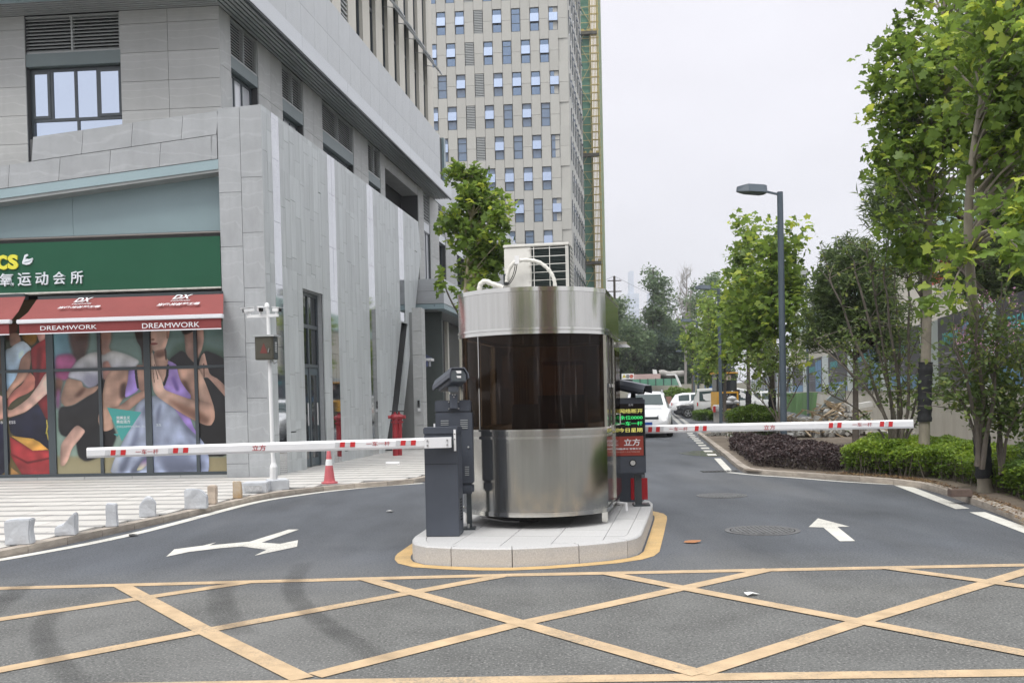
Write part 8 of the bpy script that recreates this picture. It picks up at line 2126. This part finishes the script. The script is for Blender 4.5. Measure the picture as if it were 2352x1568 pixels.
# ------------------------------------------------------------------ hedges
def region_hedge(name, lab, cat, poly, h, n, lsz, lm, tmpl=QUAD_LEAF, stems=0, hn=.12, zb=.06, low=.0, tintc=.5):
    P = [Vector((p[0], p[1], 0)) for p in poly]; xs_ = [p.x for p in P]; ys_ = [p.y for p in P]; C = []; edge_ = []
    cen = sum(P, Vector())/len(P); t_ = thing(name, lab, cat, (cen.x, cen.y, zb)); Tn = []
    def dedge(x, y):
        q = Vector((x, y, 0)); best = 9
        for a, b in zip(P, P[1:]+P[:1]):
            ab = b-a; f = max(0, min(1, (q-a).dot(ab)/max(1e-9, ab.length_squared))); best = min(best, (a+ab*f-q).length)
        return best
    while len(C) < n:
        x, y = random.uniform(min(xs_), max(xs_)), random.uniform(min(ys_), max(ys_))
        if not inpoly(x, y, P): continue
        de = dedge(x, y)
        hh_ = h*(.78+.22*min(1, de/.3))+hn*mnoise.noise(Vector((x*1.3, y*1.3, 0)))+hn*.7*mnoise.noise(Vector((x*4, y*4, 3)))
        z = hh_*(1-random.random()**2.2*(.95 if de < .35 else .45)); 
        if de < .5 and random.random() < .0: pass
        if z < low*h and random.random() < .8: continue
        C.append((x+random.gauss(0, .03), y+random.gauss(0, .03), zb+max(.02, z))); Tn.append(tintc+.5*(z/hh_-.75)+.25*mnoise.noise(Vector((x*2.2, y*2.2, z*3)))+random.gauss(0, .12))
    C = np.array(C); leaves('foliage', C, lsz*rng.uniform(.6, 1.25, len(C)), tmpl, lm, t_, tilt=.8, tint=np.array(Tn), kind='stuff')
    sm = MB()
    for k in range(stems):
        x, y = random.uniform(min(xs_), max(xs_)), random.uniform(min(ys_), max(ys_))
        if not inpoly(x, y, P): continue
        z = h*random.uniform(.5, .9); sm.tube([(x, y, zb), (x+random.uniform(-.1, .1), y+random.uniform(-.1, .1), zb+z)], [.008, .004], 3, cap=False)
    if sm.v: sm.build('stems', M_BARKG, t_, kind='stuff')
    return t_
def gp(*pts): return [tuple(G(x, y, .06)) for x, y in pts]
def off_line(pts, d):   # shift a line of ground points away from the road kerb
    out_ = []
    for i, p in enumerate(pts):
        a, b = Vector(pts[max(0, i-1)]), Vector(pts[min(len(pts)-1, i+1)]); t_ = (b-a).normalized(); out_.append(tuple(Vector(p)+Vector((-t_.y, t_.x, 0))*d))
    return out_
kl = gp((1893, 1091), (2000, 1097), (2075, 1103), (2110, 1108), (2142, 1115), (2175, 1125), (2225, 1141), (2305, 1168), (2365, 1196), (2450, 1240))
fr_ = off_line(kl, .50); bk_ = [(p[0]+1.5, p[1]+random.uniform(0, .1)+3.2, 0) for p in fr_]
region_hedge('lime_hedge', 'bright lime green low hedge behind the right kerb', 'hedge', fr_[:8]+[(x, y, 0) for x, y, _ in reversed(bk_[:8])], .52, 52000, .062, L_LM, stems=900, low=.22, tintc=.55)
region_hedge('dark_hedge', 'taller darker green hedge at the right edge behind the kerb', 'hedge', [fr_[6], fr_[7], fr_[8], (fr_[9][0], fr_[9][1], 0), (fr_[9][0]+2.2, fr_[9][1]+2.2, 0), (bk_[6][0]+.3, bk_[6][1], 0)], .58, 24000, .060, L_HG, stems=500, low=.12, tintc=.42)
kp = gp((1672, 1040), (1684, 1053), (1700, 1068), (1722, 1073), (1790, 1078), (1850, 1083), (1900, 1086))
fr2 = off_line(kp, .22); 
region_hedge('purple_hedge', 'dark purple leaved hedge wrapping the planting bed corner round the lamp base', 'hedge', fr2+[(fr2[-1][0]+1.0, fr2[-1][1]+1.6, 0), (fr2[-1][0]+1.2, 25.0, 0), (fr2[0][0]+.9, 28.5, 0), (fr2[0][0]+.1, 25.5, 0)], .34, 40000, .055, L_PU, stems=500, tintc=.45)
a_, b_ = G(1686, 1010, .06), G(1796, 1012, .06)
region_hedge('clipped_bush', 'clipped green bush on thin stems behind the purple hedge left of the lamp post', 'bush', [(a_.x, a_.y, 0), (b_.x, b_.y, 0), (b_.x+.3, b_.y+1.8, 0), (a_.x+.1, a_.y+1.8, 0)], 1.02, 15000, .075, L_HG, stems=160, low=.45, tintc=.55)
a_, b_ = G(1596, 966), G(1646, 966)
region_hedge('low_shrub', 'small green shrub between the silver van and the second lamp post', 'bush', [(a_.x, a_.y-1, 0), (b_.x, b_.y-1, 0), (b_.x, b_.y+1, 0), (a_.x, a_.y+1, 0)], .62, 3500, .11, L_HG, tintc=.5, zb=0)
# weeds and leaf litter along the bed edge
C = []
for k in range(2600):
    i = random.randrange(len(kl)-1); p = Vector(kl[i]).lerp(Vector(kl[i+1]), random.random()); q = p+Vector((random.uniform(.0, .25), random.uniform(.12, .55), 0)); C.append((q.x, q.y, .065+random.uniform(0, .03)))
o = leaves('leaf_litter', np.array(C), rng.uniform(.02, .05, len(C)), QUAD_LEAF, leafmat('dry_leaf_litter', (.10, .06, .03), (.22, .13, .06), (.30, .24, .12), .1), None, tilt=.3); tag(o, 'brown dry leaf litter on the soil between kerb and lime hedge', 'leaf litter', kind='stuff')
br_ = G(2205, 1141, .09); t_ = thing('brick_block', 'dark brown brick lying on the right kerb before the hedge', 'brick', br_)
MB().box(br_+Vector((0, 0, .055)), (.27, .15, .09), Matrix.Rotation(-.1, 3, 'Z')).build('brick_body', mat('dark_brown_brick', (.12, .085, .07), .85, var=.25, vscale=9, bump=.3), t_, bevel=.006)
# ------------------------------------------------------------------ vehicles
M_CWH = mat('white_car_paint', (.74, .75, .76), .22, coat=.8, var=.02, vscale=2); M_CSL = mat('silver_white_paint', (.52, .53, .52), .3, coat=.6, var=.04, vscale=2)
M_CBK = mat('black_car_paint', (.022, .024, .028), .2, coat=.8); M_TYR = mat('tyre_rubber', (.02, .02, .02), .8); M_RIM = mat('alloy_rim', (.45, .46, .47), .3, metal=.8)
M_HL = mat('headlight_lens', (.55, .58, .62), .1, coat=.6); M_TL = mat('tail_light_lens', (.45, .03, .03), .2); M_CGL = mat('car_window_glass', (.035, .06, .062), .12, spec=.45)
SH = {
 'suv': dict(L=4.6, W=1.86, st=[(-2.3, .35, .62, .62, .50), (-2.18, .24, .80, .82, .62), (-1.9, .20, .92, .95, .72), (-1.2, .20, .98, 1.03, .80), (-.82, .20, 1.0, 1.10, .74), (-.25, .20, 1.0, 1.56, .62), (.4, .20, 1.0, 1.66, .64), (1.3, .20, 1.0, 1.64, .64), (1.85, .22, 1.0, 1.52, .62), (2.15, .30, .98, 1.10, .70), (2.3, .42, .80, .82, .60)]),
 'sedan': dict(L=4.6, W=1.80, st=[(-2.3, .35, .58, .60, .50), (-2.15, .22, .72, .76, .66), (-1.8, .18, .84, .87, .74), (-.95, .18, .90, .96, .80), (-.25, .18, .92, 1.38, .58), (.5, .18, .92, 1.46, .60), (1.2, .18, .93, 1.36, .58), (1.7, .20, .94, 1.04, .72), (2.15, .25, .90, .96, .70), (2.3, .42, .70, .74, .60)]),
 'van': dict(L=4.5, W=1.72, st=[(-2.25, .40, .70, .72, .60), (-2.05, .25, .90, .94, .68), (-1.6, .22, 1.0, 1.10, .72), (-1.0, .22, 1.05, 1.72, .62), (-.3, .22, 1.05, 1.86, .66), (1.2, .22, 1.05, 1.88, .66), (2.05, .22, 1.05, 1.84, .66), (2.2, .28, 1.05, 1.30, .74), (2.25, .34, 1.0, 1.05, .76)]),
}
def car(kind, paint, lab, loc, heading, roofrack=False):
    """front of the car looks along -x in its own frame"""
    D_ = SH[kind]; st = D_['st']; W2 = D_['W']/2; t_ = thing('parked_car' if lab.startswith('P:') else 'car', lab.replace('P:', ''), 'car', (0, 0, 0), local=True)
    def ring(x, zb, zbelt, zr, wr):
        hw = W2*(1-.16*max(0, abs(x)/(D_['L']/2)-.75)/.25*1.0)
        half = [(0, zb), (hw*.86, zb), (hw*.97, zb+.14), (hw, (zb+zbelt)/2), (hw*.985, zbelt-.06), (hw*.95, zbelt), (min(wr+.04, hw*.9), zr-.07), (wr*.85, zr-.015), (wr*.4, zr)]
        return [(x, y, z) for y, z in half]+[(x, 0, zr+.005)]+[(x, -y, z) for y, z in half[:0:-1]]
    rings = [ring(*s_) for s_ in st]; K = len(rings[0]); V = [v for r_ in rings for v in r_]; fs_ = []
    for i in range(len(rings)-1):
        for k in range(K): fs_.append((i*K+k, i*K+(k+1) % K, (i+1)*K+(k+1) % K, (i+1)*K+k))
    fs_ += [tuple(range(K)), tuple((len(rings)-1)*K+k for k in range(K))[::-1]]
    ob = MB().add(V, fs_).build('body', paint, t_, smooth=True)
    # side glass between belt and roof
    gx = [s_ for s_ in st if s_[3]-s_[2] > .25]
    def pt(x, f, side, o=.012):
        for a, b in zip(st[:-1], st[1:]):
            if a[0] <= x <= b[0]:
                q = (x-a[0])/(b[0]-a[0]); zb, zbelt, zr, wr = [a[j]+(b[j]-a[j])*q for j in (1, 2, 3, 4)]; break
        hw = W2*(1-.16*max(0, abs(x)/(D_['L']/2)-.75)/.25); y0, z0, y1, z1 = hw*.95, zbelt, min(wr+.04, hw*.9), zr-.07
        return (x, side*(y0+(y1-y0)*f+o), z0+(z1-z0)*f)
    x0, x1 = gx[0][0], gx[-1][0]; cuts = [x0+.12, (x0+x1)/2-.12, (x0+x1)/2+.0, x1-.25] if kind != 'van' else [x0+.1, x0+.95, x0+1.05, x1-.1]
    for side in (-1, 1):
        for a, b in ((cuts[0], cuts[1]), (cuts[2], cuts[3])):
            xs_ = np.linspace(a, b, 6); P = [pt(x, .08, side) for x in xs_]+[pt(x, .86, side) for x in xs_[::-1]]
            MB().sheet(P).build('side_window', M_CGL, t_)
    # windscreen and rear glass
    def cross(xa, xb, fa, fb, nm):
        def top(x, f):
            for a, b in zip(st[:-1], st[1:]):
                if a[0] <= x <= b[0]: q = (x-a[0])/(b[0]-a[0]); zr = a[3]+(b[3]-a[3])*q; wr = a[4]+(b[4]-a[4])*q; return (x, f*wr*.88, zr+.012)
        P = [top(xa, -1), top(xa, -.5), top(xa, 0), top(xa, .5), top(xa, 1), top(xb, 1), top(xb, .5), top(xb, 0), top(xb, -.5), top(xb, -1)]
        MB().sheet(P).build(nm, M_CGL, t_)
    k0 = next(i for i, s_ in enumerate(st) if s_[3]-s_[2] > .25); cross(st[k0-1][0]+.06, st[k0][0]-.04, 0, 0, 'windscreen')
    k1 = max(i for i, s_ in enumerate(st) if s_[3]-s_[2] > .25); cross(st[k1][0]+.03, st[k1+1][0]-.03, 0, 0, 'rear_window')
    wr_ = .34 if kind != 'sedan' else .32
    for x in (-D_['L']*.305, D_['L']*.29):
        for side in (-1, 1):
            c = Vector((x, side*(W2-.10), wr_)); n_ = 22
            P = [(c.x+wr_*cos(2*pi*k/n_), c.y-side*.10, c.z+wr_*sin(2*pi*k/n_)) for k in range(n_)]
            ty = MB().poly(P, (0, side*.215, 0)).build('tyre', M_TYR, t_, bevel=.03)
            MB().poly([(c.x+wr_*.66*cos(2*pi*k/n_), c.y+side*.117, c.z+wr_*.66*sin(2*pi*k/n_)) for k in range(n_)], (0, side*.006, 0)).build('rim_well', M_BLACK, ty)
            rm = MB()
            for k in range(5): a = 2*pi*k/5+.3; rm.bar((c.x, c.y+side*.127, c.z), (c.x+wr_*.64*cos(a), c.y+side*.127, c.z+wr_*.64*sin(a)), .055, .012, up=(0, 1, 0))
            rm.poly([(c.x+.06*cos(2*pi*k/10), c.y+side*.122, c.z+.06*sin(2*pi*k/10)) for k in range(10)], (0, side*.014, 0))
            P = [(c.x+wr_*r_*cos(2*pi*k/n_), c.y+side*.124, c.z+wr_*r_*sin(2*pi*k/n_)) for r_ in (.60, .68) for k in range(n_)]; rm.add(P, [(k, (k+1) % n_, n_+(k+1) % n_, n_+k) for k in range(n_)])
            rm.build('rim', M_RIM, ty)
            P = [(c.x+(wr_+.05)*cos(pi*k/12), side*(W2*.985), c.z+(wr_+.05)*sin(pi*k/12)) for k in range(13)]+[(c.x+(wr_+.0)*cos(pi*k/12), side*(W2*.985), c.z+(wr_+.0)*sin(pi*k/12)) for k in range(12, -1, -1)]
            MB().poly(P, (0, side*.025, 0)).build('wheel_arch', M_DARK, t_)
    f0 = -D_['L']/2; zh = st[1][2]
    for side in (-1, 1):
        MB().poly([(f0+.10, side*W2*.42, zh-.10), (f0+.10, side*W2*.42, zh-.02), (f0+.42, side*W2*.90, zh+.06), (f0+.34, side*W2*.92, zh-.10)], (-.03, side*.02, .012)).build('headlight', M_HL, t_)
        MB().poly([(-f0-.06, side*W2*.55, zh-.08), (-f0-.06, side*W2*.55, zh+.10), (-f0-.22, side*W2*.93, zh+.12), (-f0-.22, side*W2*.93, zh-.10)], (.035, side*.03, 0)).build('tail_light', M_TL, t_)
        MB().box((st[k0-1][0]+.28, side*(W2+.10), 1.0 if kind != 'sedan' else .95), (.13, .22, .15)).build('wing_mirror', paint, t_, bevel=.03)
        MB().box((0, side*(W2+.001), .24), (D_['L']*.42, .03, .06)).build('side_skirt', M_DARK, t_)
    MB().box((f0+.05, 0, zh-.10), (.08, W2*.95, .09)).build('grille', M_DARK, t_, bevel=.01); MB().box((f0+.06, 0, .40), (.10, W2*1.35, .13)).build('lower_grille', M_DARK, t_, bevel=.01)
    MB().box((f0+.005, 0, .50), (.02, .44, .12)).build('number_plate', mat('blue_number_plate', (.02, .09, .38), .4), t_)
    if roofrack:
        for side in (-1, 1): MB().tube([(-.35, side*.60, 1.60), (-.2, side*.60, 1.70), (1.4, side*.60, 1.70), (1.6, side*.60, 1.62)], .018, 6).build('roof_rail', M_RIM, t_)
    t_.location = loc; t_.rotation_euler = (0, 0, heading)
    return t_
# white SUV driving towards us: front looks along -Y of the road
p = G(1512, 1005); p2 = HN*0
c0 = Vector((p.x, p.y, 0))-HN*.42+HD*2.25
car('suv', M_CWH, 'white SUV driving towards the gate behind the LED display post', (c0.x, c0.y, 0), atan2(HD.y, HD.x), True)
hx = atan2(HN.y, HN.x)       # nose towards -HN (left) when heading = hx
def park(kind, paint, lab, xl, Y, flip=False, rr=False):
    a = AY(xl, 940, Y); L_ = SH[kind]['L']/2; c = Vector((a.x, a.y, 0))+HN*L_
    car(kind, paint, 'P:'+lab, (c.x, c.y, 0), hx+(pi if flip else 0), rr)
park('van', M_CSL, 'silver white van parked tail towards the road beside the yellow roller', 1594, 61.0, flip=True)
park('sedan', M_CBK, 'black sedan parked nose out just left of the silver van', 1547, 64.5)
park('sedan', M_CWH, 'silver white hatchback parked nose out behind the black sedan', 1543, 67.5)
park('sedan', M_CWH, 'white sedan parked nose out between the hatchback and the white SUV', 1540, 71.0)
park('suv', M_CWH, 'white SUV parked tail out at the far end of the parked row', 1537, 76.0, flip=True)
park('suv', M_CSL, 'silver car partly hidden behind the roller and the wrapped tree trunk', 1650, 74.0)
a = AY(1763, 945, 67); a = Vector((a.x, 67, 0))-HN*2.3; car('sedan', M_CSL, 'P:grey car nose showing in front of the green tarpaulin', (a.x, a.y, 0), hx+pi)
# ------------------------------------------------------------------ yellow road roller
Yr = 56.5; a = AY(1648, 950, Yr); ro = thing('road_roller', 'yellow and black road roller with louvred engine cover seen through the trees', 'road roller', (a.x+.7, Yr, 0))
M_MY = mat('machine_yellow', (.62, .33, .03), .45, var=.12, vscale=3); M_MB = mat('machine_black', (.025, .027, .027), .55, var=.2, vscale=3)
WR = Wall((a.x, Yr), (1, 0), (0, -1)); rx = lambda x: WR.px(x, 900)[0]; rz_ = lambda y: WR.px(1670, y)[1]
P = [(rx(1647), rz_(945)), (rx(1647), rz_(900)), (rx(1652), rz_(899)), (rx(1652), rz_(945))]
MB().wbox(WR, rx(1647), rx(1653.5), rz_(940), rz_(899), -1.8, .05).build('side_frame', M_MY, ro, bevel=.03)
MB().wbox(WR, rx(1692), rx(1696), rz_(940), rz_(899), -1.8, .05).build('side_frame', M_MY, ro, bevel=.03)
MB().wbox(WR, rx(1653.6), rx(1691.9), rz_(903), rz_(899), -1.8, .05).build('top_frame', M_MY, ro)
MB().wbox(WR, rx(1653.6), rx(1691.9), rz_(938), rz_(903.2), -1.8, -.03).build('engine_cover', M_MB, ro)
for k in range(6): MB().wbox(WR, rx(1658), rx(1688), rz_(911+k*4.2), rz_(909+k*4.2), -.03, .03).build('grille_slat', mat('grille_grey', (.09, .09, .085), .5), ro)
for x in (1669, 1675, 1662): MB().wbox(WR, rx(x), rx(x+2.5), rz_(908), rz_(905), -.03, .01).build('badge_mark', M_GP, ro)
MB().wbox(WR, rx(1650), rx(1695), rz_(948), rz_(938.2), -1.9, .08).build('rear_ballast', mat('bare_yellow_bumper', (.40, .28, .06), .6, var=.3, vscale=4), ro, bevel=.04)
MB().wbox(WR, rx(1649), rx(1694), rz_(897), rz_(858), -1.6, -.25).build('cab_glass', M_GLASSD, ro)
for x in (1648, 1692.5): MB().wbox(WR, rx(x), rx(x+2), rz_(899), rz_(858), -.3, -.2).build('cab_pillar', M_MB, ro)
MB().wbox(WR, rx(1645), rx(1698), rz_(858), rz_(854.5), -1.8, -.1).build('cab_roof', M_MY, ro, bevel=.03)
MB().wbox(WR, rx(1667), rx(1681), rz_(872), rz_(861), -.22, -.2).build('notice', mat('pink_notice', (.55, .42, .42), .6), ro)
for s_ in (rx(1648)+.05, rx(1694)-.35):
    c = WR.pt(s_+.15, .62, -.5); P = [Vector((c.x-.16, c.y+.62*cos(2*pi*k/24), .62+.62*sin(2*pi*k/24))) for k in range(24)]; MB().poly(P, (.34, 0, 0)).build('rear_wheel', M_TYR, ro, bevel=.04)
for k in range(4): MB().wbox(WR, rx(1697.5), rx(1703), rz_(940-k*12), rz_(931-k*12), -1.2, -.4).build('step_box', M_MB, ro)
# sacks and bollards by the hedge
q = G(1648, 969); sk = thing('wrapped_bollard', 'grey bollard wrapped in white plastic and red tape before the roller', 'bollard', q)
h = AY(1648, 929, q.y).z
MB().lathe(q, [(.22, 0), (.20, h*.5), (.21, h*.55), (.23, h*.62)], 12).build('post', M_CONC, sk, smooth=True); MB().lathe(q, [(.25, h*.62), (.29, h*.75), (.26, h*.9), (.18, h)], 11).build('plastic_wrap', mat('crumpled_white_plastic', (.6, .6, .6), .5, var=.2, vscale=8, bump=.8, bscale=12), sk)
MB().box(q+Vector((-.2, -.18, h*.75)), (.12, .16, h*.35)).build('red_tape', M_RREF, sk)
q = G(1682, 966); sk = thing('sack_stack', 'white sacks piled on a small stand in front of the roller', 'sacks', q)
for x in (-.35, .3): MB().box(q+Vector((x, 0, .42)), (.05, .3, .84)).build('stand_leg', M_MB, sk)
MB().box(q+Vector((0, 0, .87)), (.8, .4, .05)).build('stand_top', M_MB, sk)
for k, (x, z) in enumerate(((-.15, 1.0), (.18, 1.02), (0, 1.22))):
    MB().lathe(q+Vector((x, 0, z-.1)), [(.10, 0), (.24, .05), (.26, .14), (.16, .22), (.03, .26)], 9).build('sack', mat('crumpled_white_plastic', (.6, .6, .6)), sk)
# white tools by the rubble
q = G(1830, 1000, .06); 
# ------------------------------------------------------------------ far end of the road
Ye = 100.0
def ew(nm, lab, cat, x0, x1, y0, y1, Y, m, part, dep=.4, sub=None):
    a = AY(x0, y1, Y); W_ = Wall((a.x, a.y), (1, 0), (0, -1)); s1 = W_.px(x1, y0)[0]; z0, z1 = W_.px(x0, y1)[1], W_.px(x0, y0)[1]
    t_ = thing(nm, lab, cat, (a.x+s1/2, Y, max(0, z0))); MB().wbox(W_, 0, s1, z0, z1, -dep, 0).build(part, m, t_); return t_, W_, s1, z0, z1
t_, W_, s1, z0, z1 = ew('embankment_wall', 'rough concrete embankment across the far end of the road', 'wall', 1380, 1720, 886, 925, 99, mat('mossy_concrete', (.30, .28, .22), .9, col2=(.38, .37, .32), vscale=.6, bump=.5, bscale=3), 'wall_face', 3)
t_, W_, s1, z0, z1 = ew('net_fence', 'green netting fence on top of the embankment', 'fence', 1452, 1560, 871, 886.5, 97, mat('green_fence_net', (.075, .25, .16), .8, col2=(.16, .32, .24), vscale=.8), 'net_panel', .05)
for k in range(7): MB().wbox(W_, s1*k/6-.04, s1*k/6+.04, z0, z1+.05, .001, .06).build('fence_post', M_DARK, t_)
t_, W_, s1, z0, z1 = ew('pink_wall', 'faded pink low wall above the green netting', 'wall', 1456, 1517, 859.5, 871, 98, mat('faded_pink_paint', (.50, .36, .34), .8, var=.15, vscale=.8), 'wall_face', .3)
t_, W_, s1, z0, z1 = ew('notice_board', 'white notice board with warning symbols above the camera head', 'sign', 1428, 1456, 858, 871, 95, mat('white_board', (.72, .72, .70), .6), 'board', .05)
for k, c_ in enumerate(((.5, .4, .03), (.2, .2, .2), (.5, .12, .08))): MB().poly([W_.pt(s1*(.2+k*.3)+.22*cos(a_+pi/2), (z0+z1)/2+.22*sin(a_+pi/2), .001) for a_ in (0, 2.1, 4.2)] if k == 0 else [W_.pt(s1*(.2+k*.3)+.2*cos(a_), (z0+z1)/2+.2*sin(a_), .001) for a_ in (0, 1, 2, 3, 4, 5)], W_.n*.01).build('warning_symbol', mat('symbol_%d' % k, c_, .6), t_)
t_, W_, s1, z0, z1 = ew('rust_fence', 'rust red fence panels behind the oncoming white SUV', 'fence', 1500, 1542, 911, 936, 90, mat('rusty_red_panel', (.22, .075, .055), .7, col2=(.34, .22, .17), vscale=1.2, vstretch=(6, 1, .2)), 'fence_panel', .1)
t_, W_, s1, z0, z1 = ew('white_gate_frame', 'white right angled pipe frame at the end of the green netting', 'gate frame', 1531, 1552, 859, 861.5, 94, M_WHITE, 'top_rail', .2)
MB().bar(W_.pt(s1, z0, 0), W_.pt(s1+.45, z0-1.1, 0), .2, .2).build('leg', M_WHITE, t_)
t_, W_, s1, z0, z1 = ew('blue_hut', 'small blue site hut behind the third lamp post', 'hut', 1628, 1643, 878, 900, 92, mat('blue_sheet', (.02, .10, .33), .5), 'hut_body', 2)
MB().wbox(W_, -.2, s1+.2, z1+.001, z1+.12, -2.2, .2).build('hut_roof', M_LOUV, t_)
# curved concrete pipe / fallen wall
P = smooth_line([AY(x, y, 104) for x, y in ((1514, 857), (1522, 855), (1534, 860), (1550, 858), (1570, 857))], 1)
t_ = thing('concrete_pipe', 'curved weathered concrete pipe lying under the dark trees', 'pipe', P[0]); MB().tube(P, .32, 10).build('pipe_body', M_CONC, t_, smooth=True)
a = AY(1500, 858, 103); t_ = thing('tilted_panel', 'tilted white panel standing beside the concrete pipe', 'board', a); MB().poly([AY(1500, 860, 103), AY(1510, 859, 103), AY(1508, 849, 103), AY(1499, 848, 103)], (0, .1, 0)).build('panel_sheet', M_WHITE, t_)  # plain white panel, nothing displayed on it
# ground shrubs on the embankment
a_, b_ = AY(1515, 905, 93), AY(1590, 905, 93)
region_hedge('climbing_shrub', 'bright green shrubs spilling over the embankment beyond the parked cars', 'shrub', [(a_.x, 92, 0), (b_.x, 92, 0), (b_.x, 95, 0), (a_.x+1, 95, 0)], 1.9, 6500, .22, L_HG, tintc=.62, hn=.5, zb=0)
# thin mast and overhead wire
a = AY(1414, 905, 130); t_ = thing('utility_pole', 'thin wooden utility pole with crossarms rising behind the booth', 'utility pole', (a.x, a.y, 0)); tz = AY(1411, 634, 130)
MB().tube([(a.x, a.y, 0), tz], [.2, .15], 8).build('pole', M_BARKD, t_)
for dz in (.6, 2.0): MB().box(tz-Vector((0, 0, dz)), (1.8, .12, .12)).build('crossarm', M_BARKD, t_)
wr = MB()
for q, (x1, y1) in enumerate(((1640, 690), (1300, 620))): 
    e_ = AY(x1, y1, 150); mid = tz.lerp(e_, .5)-Vector((0, 0, 2)); wr.tube(smooth_line([tz, mid, e_], 3), .02, 4)
wr.build('overhead_wire', M_DARK, t_)
# paper and bottle litter on the pavement
g_ = G(902, 1067, ZP); t_ = thing('paper_scrap', 'crumpled white paper on the pavement before the leaning wedge', 'paper scrap', g_); MB().box(g_+Vector((0, 0, .03)), (.3, .12, .05), Matrix.Rotation(.3, 3, 'X')).build('paper', M_WHITE, t_)

# ------------------------------------------------------------------ the street behind the viewer, mirrored by the booth and the windows
def back_block(x, y, w_, d_, h, m, lab):
    t_ = thing('street_building', lab, 'building', (x, y, 0)); W_ = Wall((x-w_/2, y), (1, 0), (0, 1))
    MB().wbox(W_, 0, w_, 0, h, -d_, 0).build('wall', m, t_); g_ = MB(); z = 1.2
    while z < h-2:
        q = 1.0
        while q < w_-2: g_.wbox(W_, q, q+1.6, z, z+1.7, .001, .03); q += 3.2
        z += 3.3
    g_.build('window_rows', M_GLASSD, t_, kind='stuff')
back_block(-16, -26, 22, 10, 17, M_CRM, 'cream apartment block across the street behind the viewer'); back_block(13, -30, 20, 10, 13, mat('red_brown_block', (.22, .12, .09), .7, var=.1), 'red brown block across the street behind the viewer')
for k, (x, y, h) in enumerate(((-9, -13, 8), (-3, -15, 7), (5, -14, 8.5), (12, -13, 7.5), (20, -6, 8))):
    cl = ellip(26, (x, y, h*.68), (2.1, 2.1, h*.30)); tree('roadside_tree', ('first', 'second', 'third', 'fourth', 'fifth')[k]+' roadside tree from the left across the street behind the viewer', 'tree', [(x, y, 0), (x, y, 3), (x, y, h*.8)], .14, cl, PLANE_LEAF, 26, .34, .8, L_PL2, M_BARKD, tmin=.2)
# ------------------------------------------------------------------ air
hz = MB().hexa([(-150, -60, -1.2), (150, -60, -1.2), (260, 640, -1.2), (-260, 640, -1.2), (-150, -60, 140), (150, -60, 140), (260, 640, 140), (-260, 640, 140)]).build('haze', mat('tmp_haze', (1, 1, 1)))
m_hz = bpy.data.materials.new('pale_haze'); m_hz.use_nodes = True; t = m_hz.node_tree; t.nodes.clear()
o_ = t.nodes.new('ShaderNodeOutputMaterial'); pv = t.nodes.new('ShaderNodeVolumePrincipled'); pv.inputs['Color'].default_value = (.93, .95, 1, 1); pv.inputs['Density'].default_value = .0005; pv.inputs['Anisotropy'].default_value = .2
t.links.new(pv.outputs[0], o_.inputs['Volume']); hz.data.materials.clear(); hz.data.materials.append(m_hz); hz['kind'] = 'stuff'
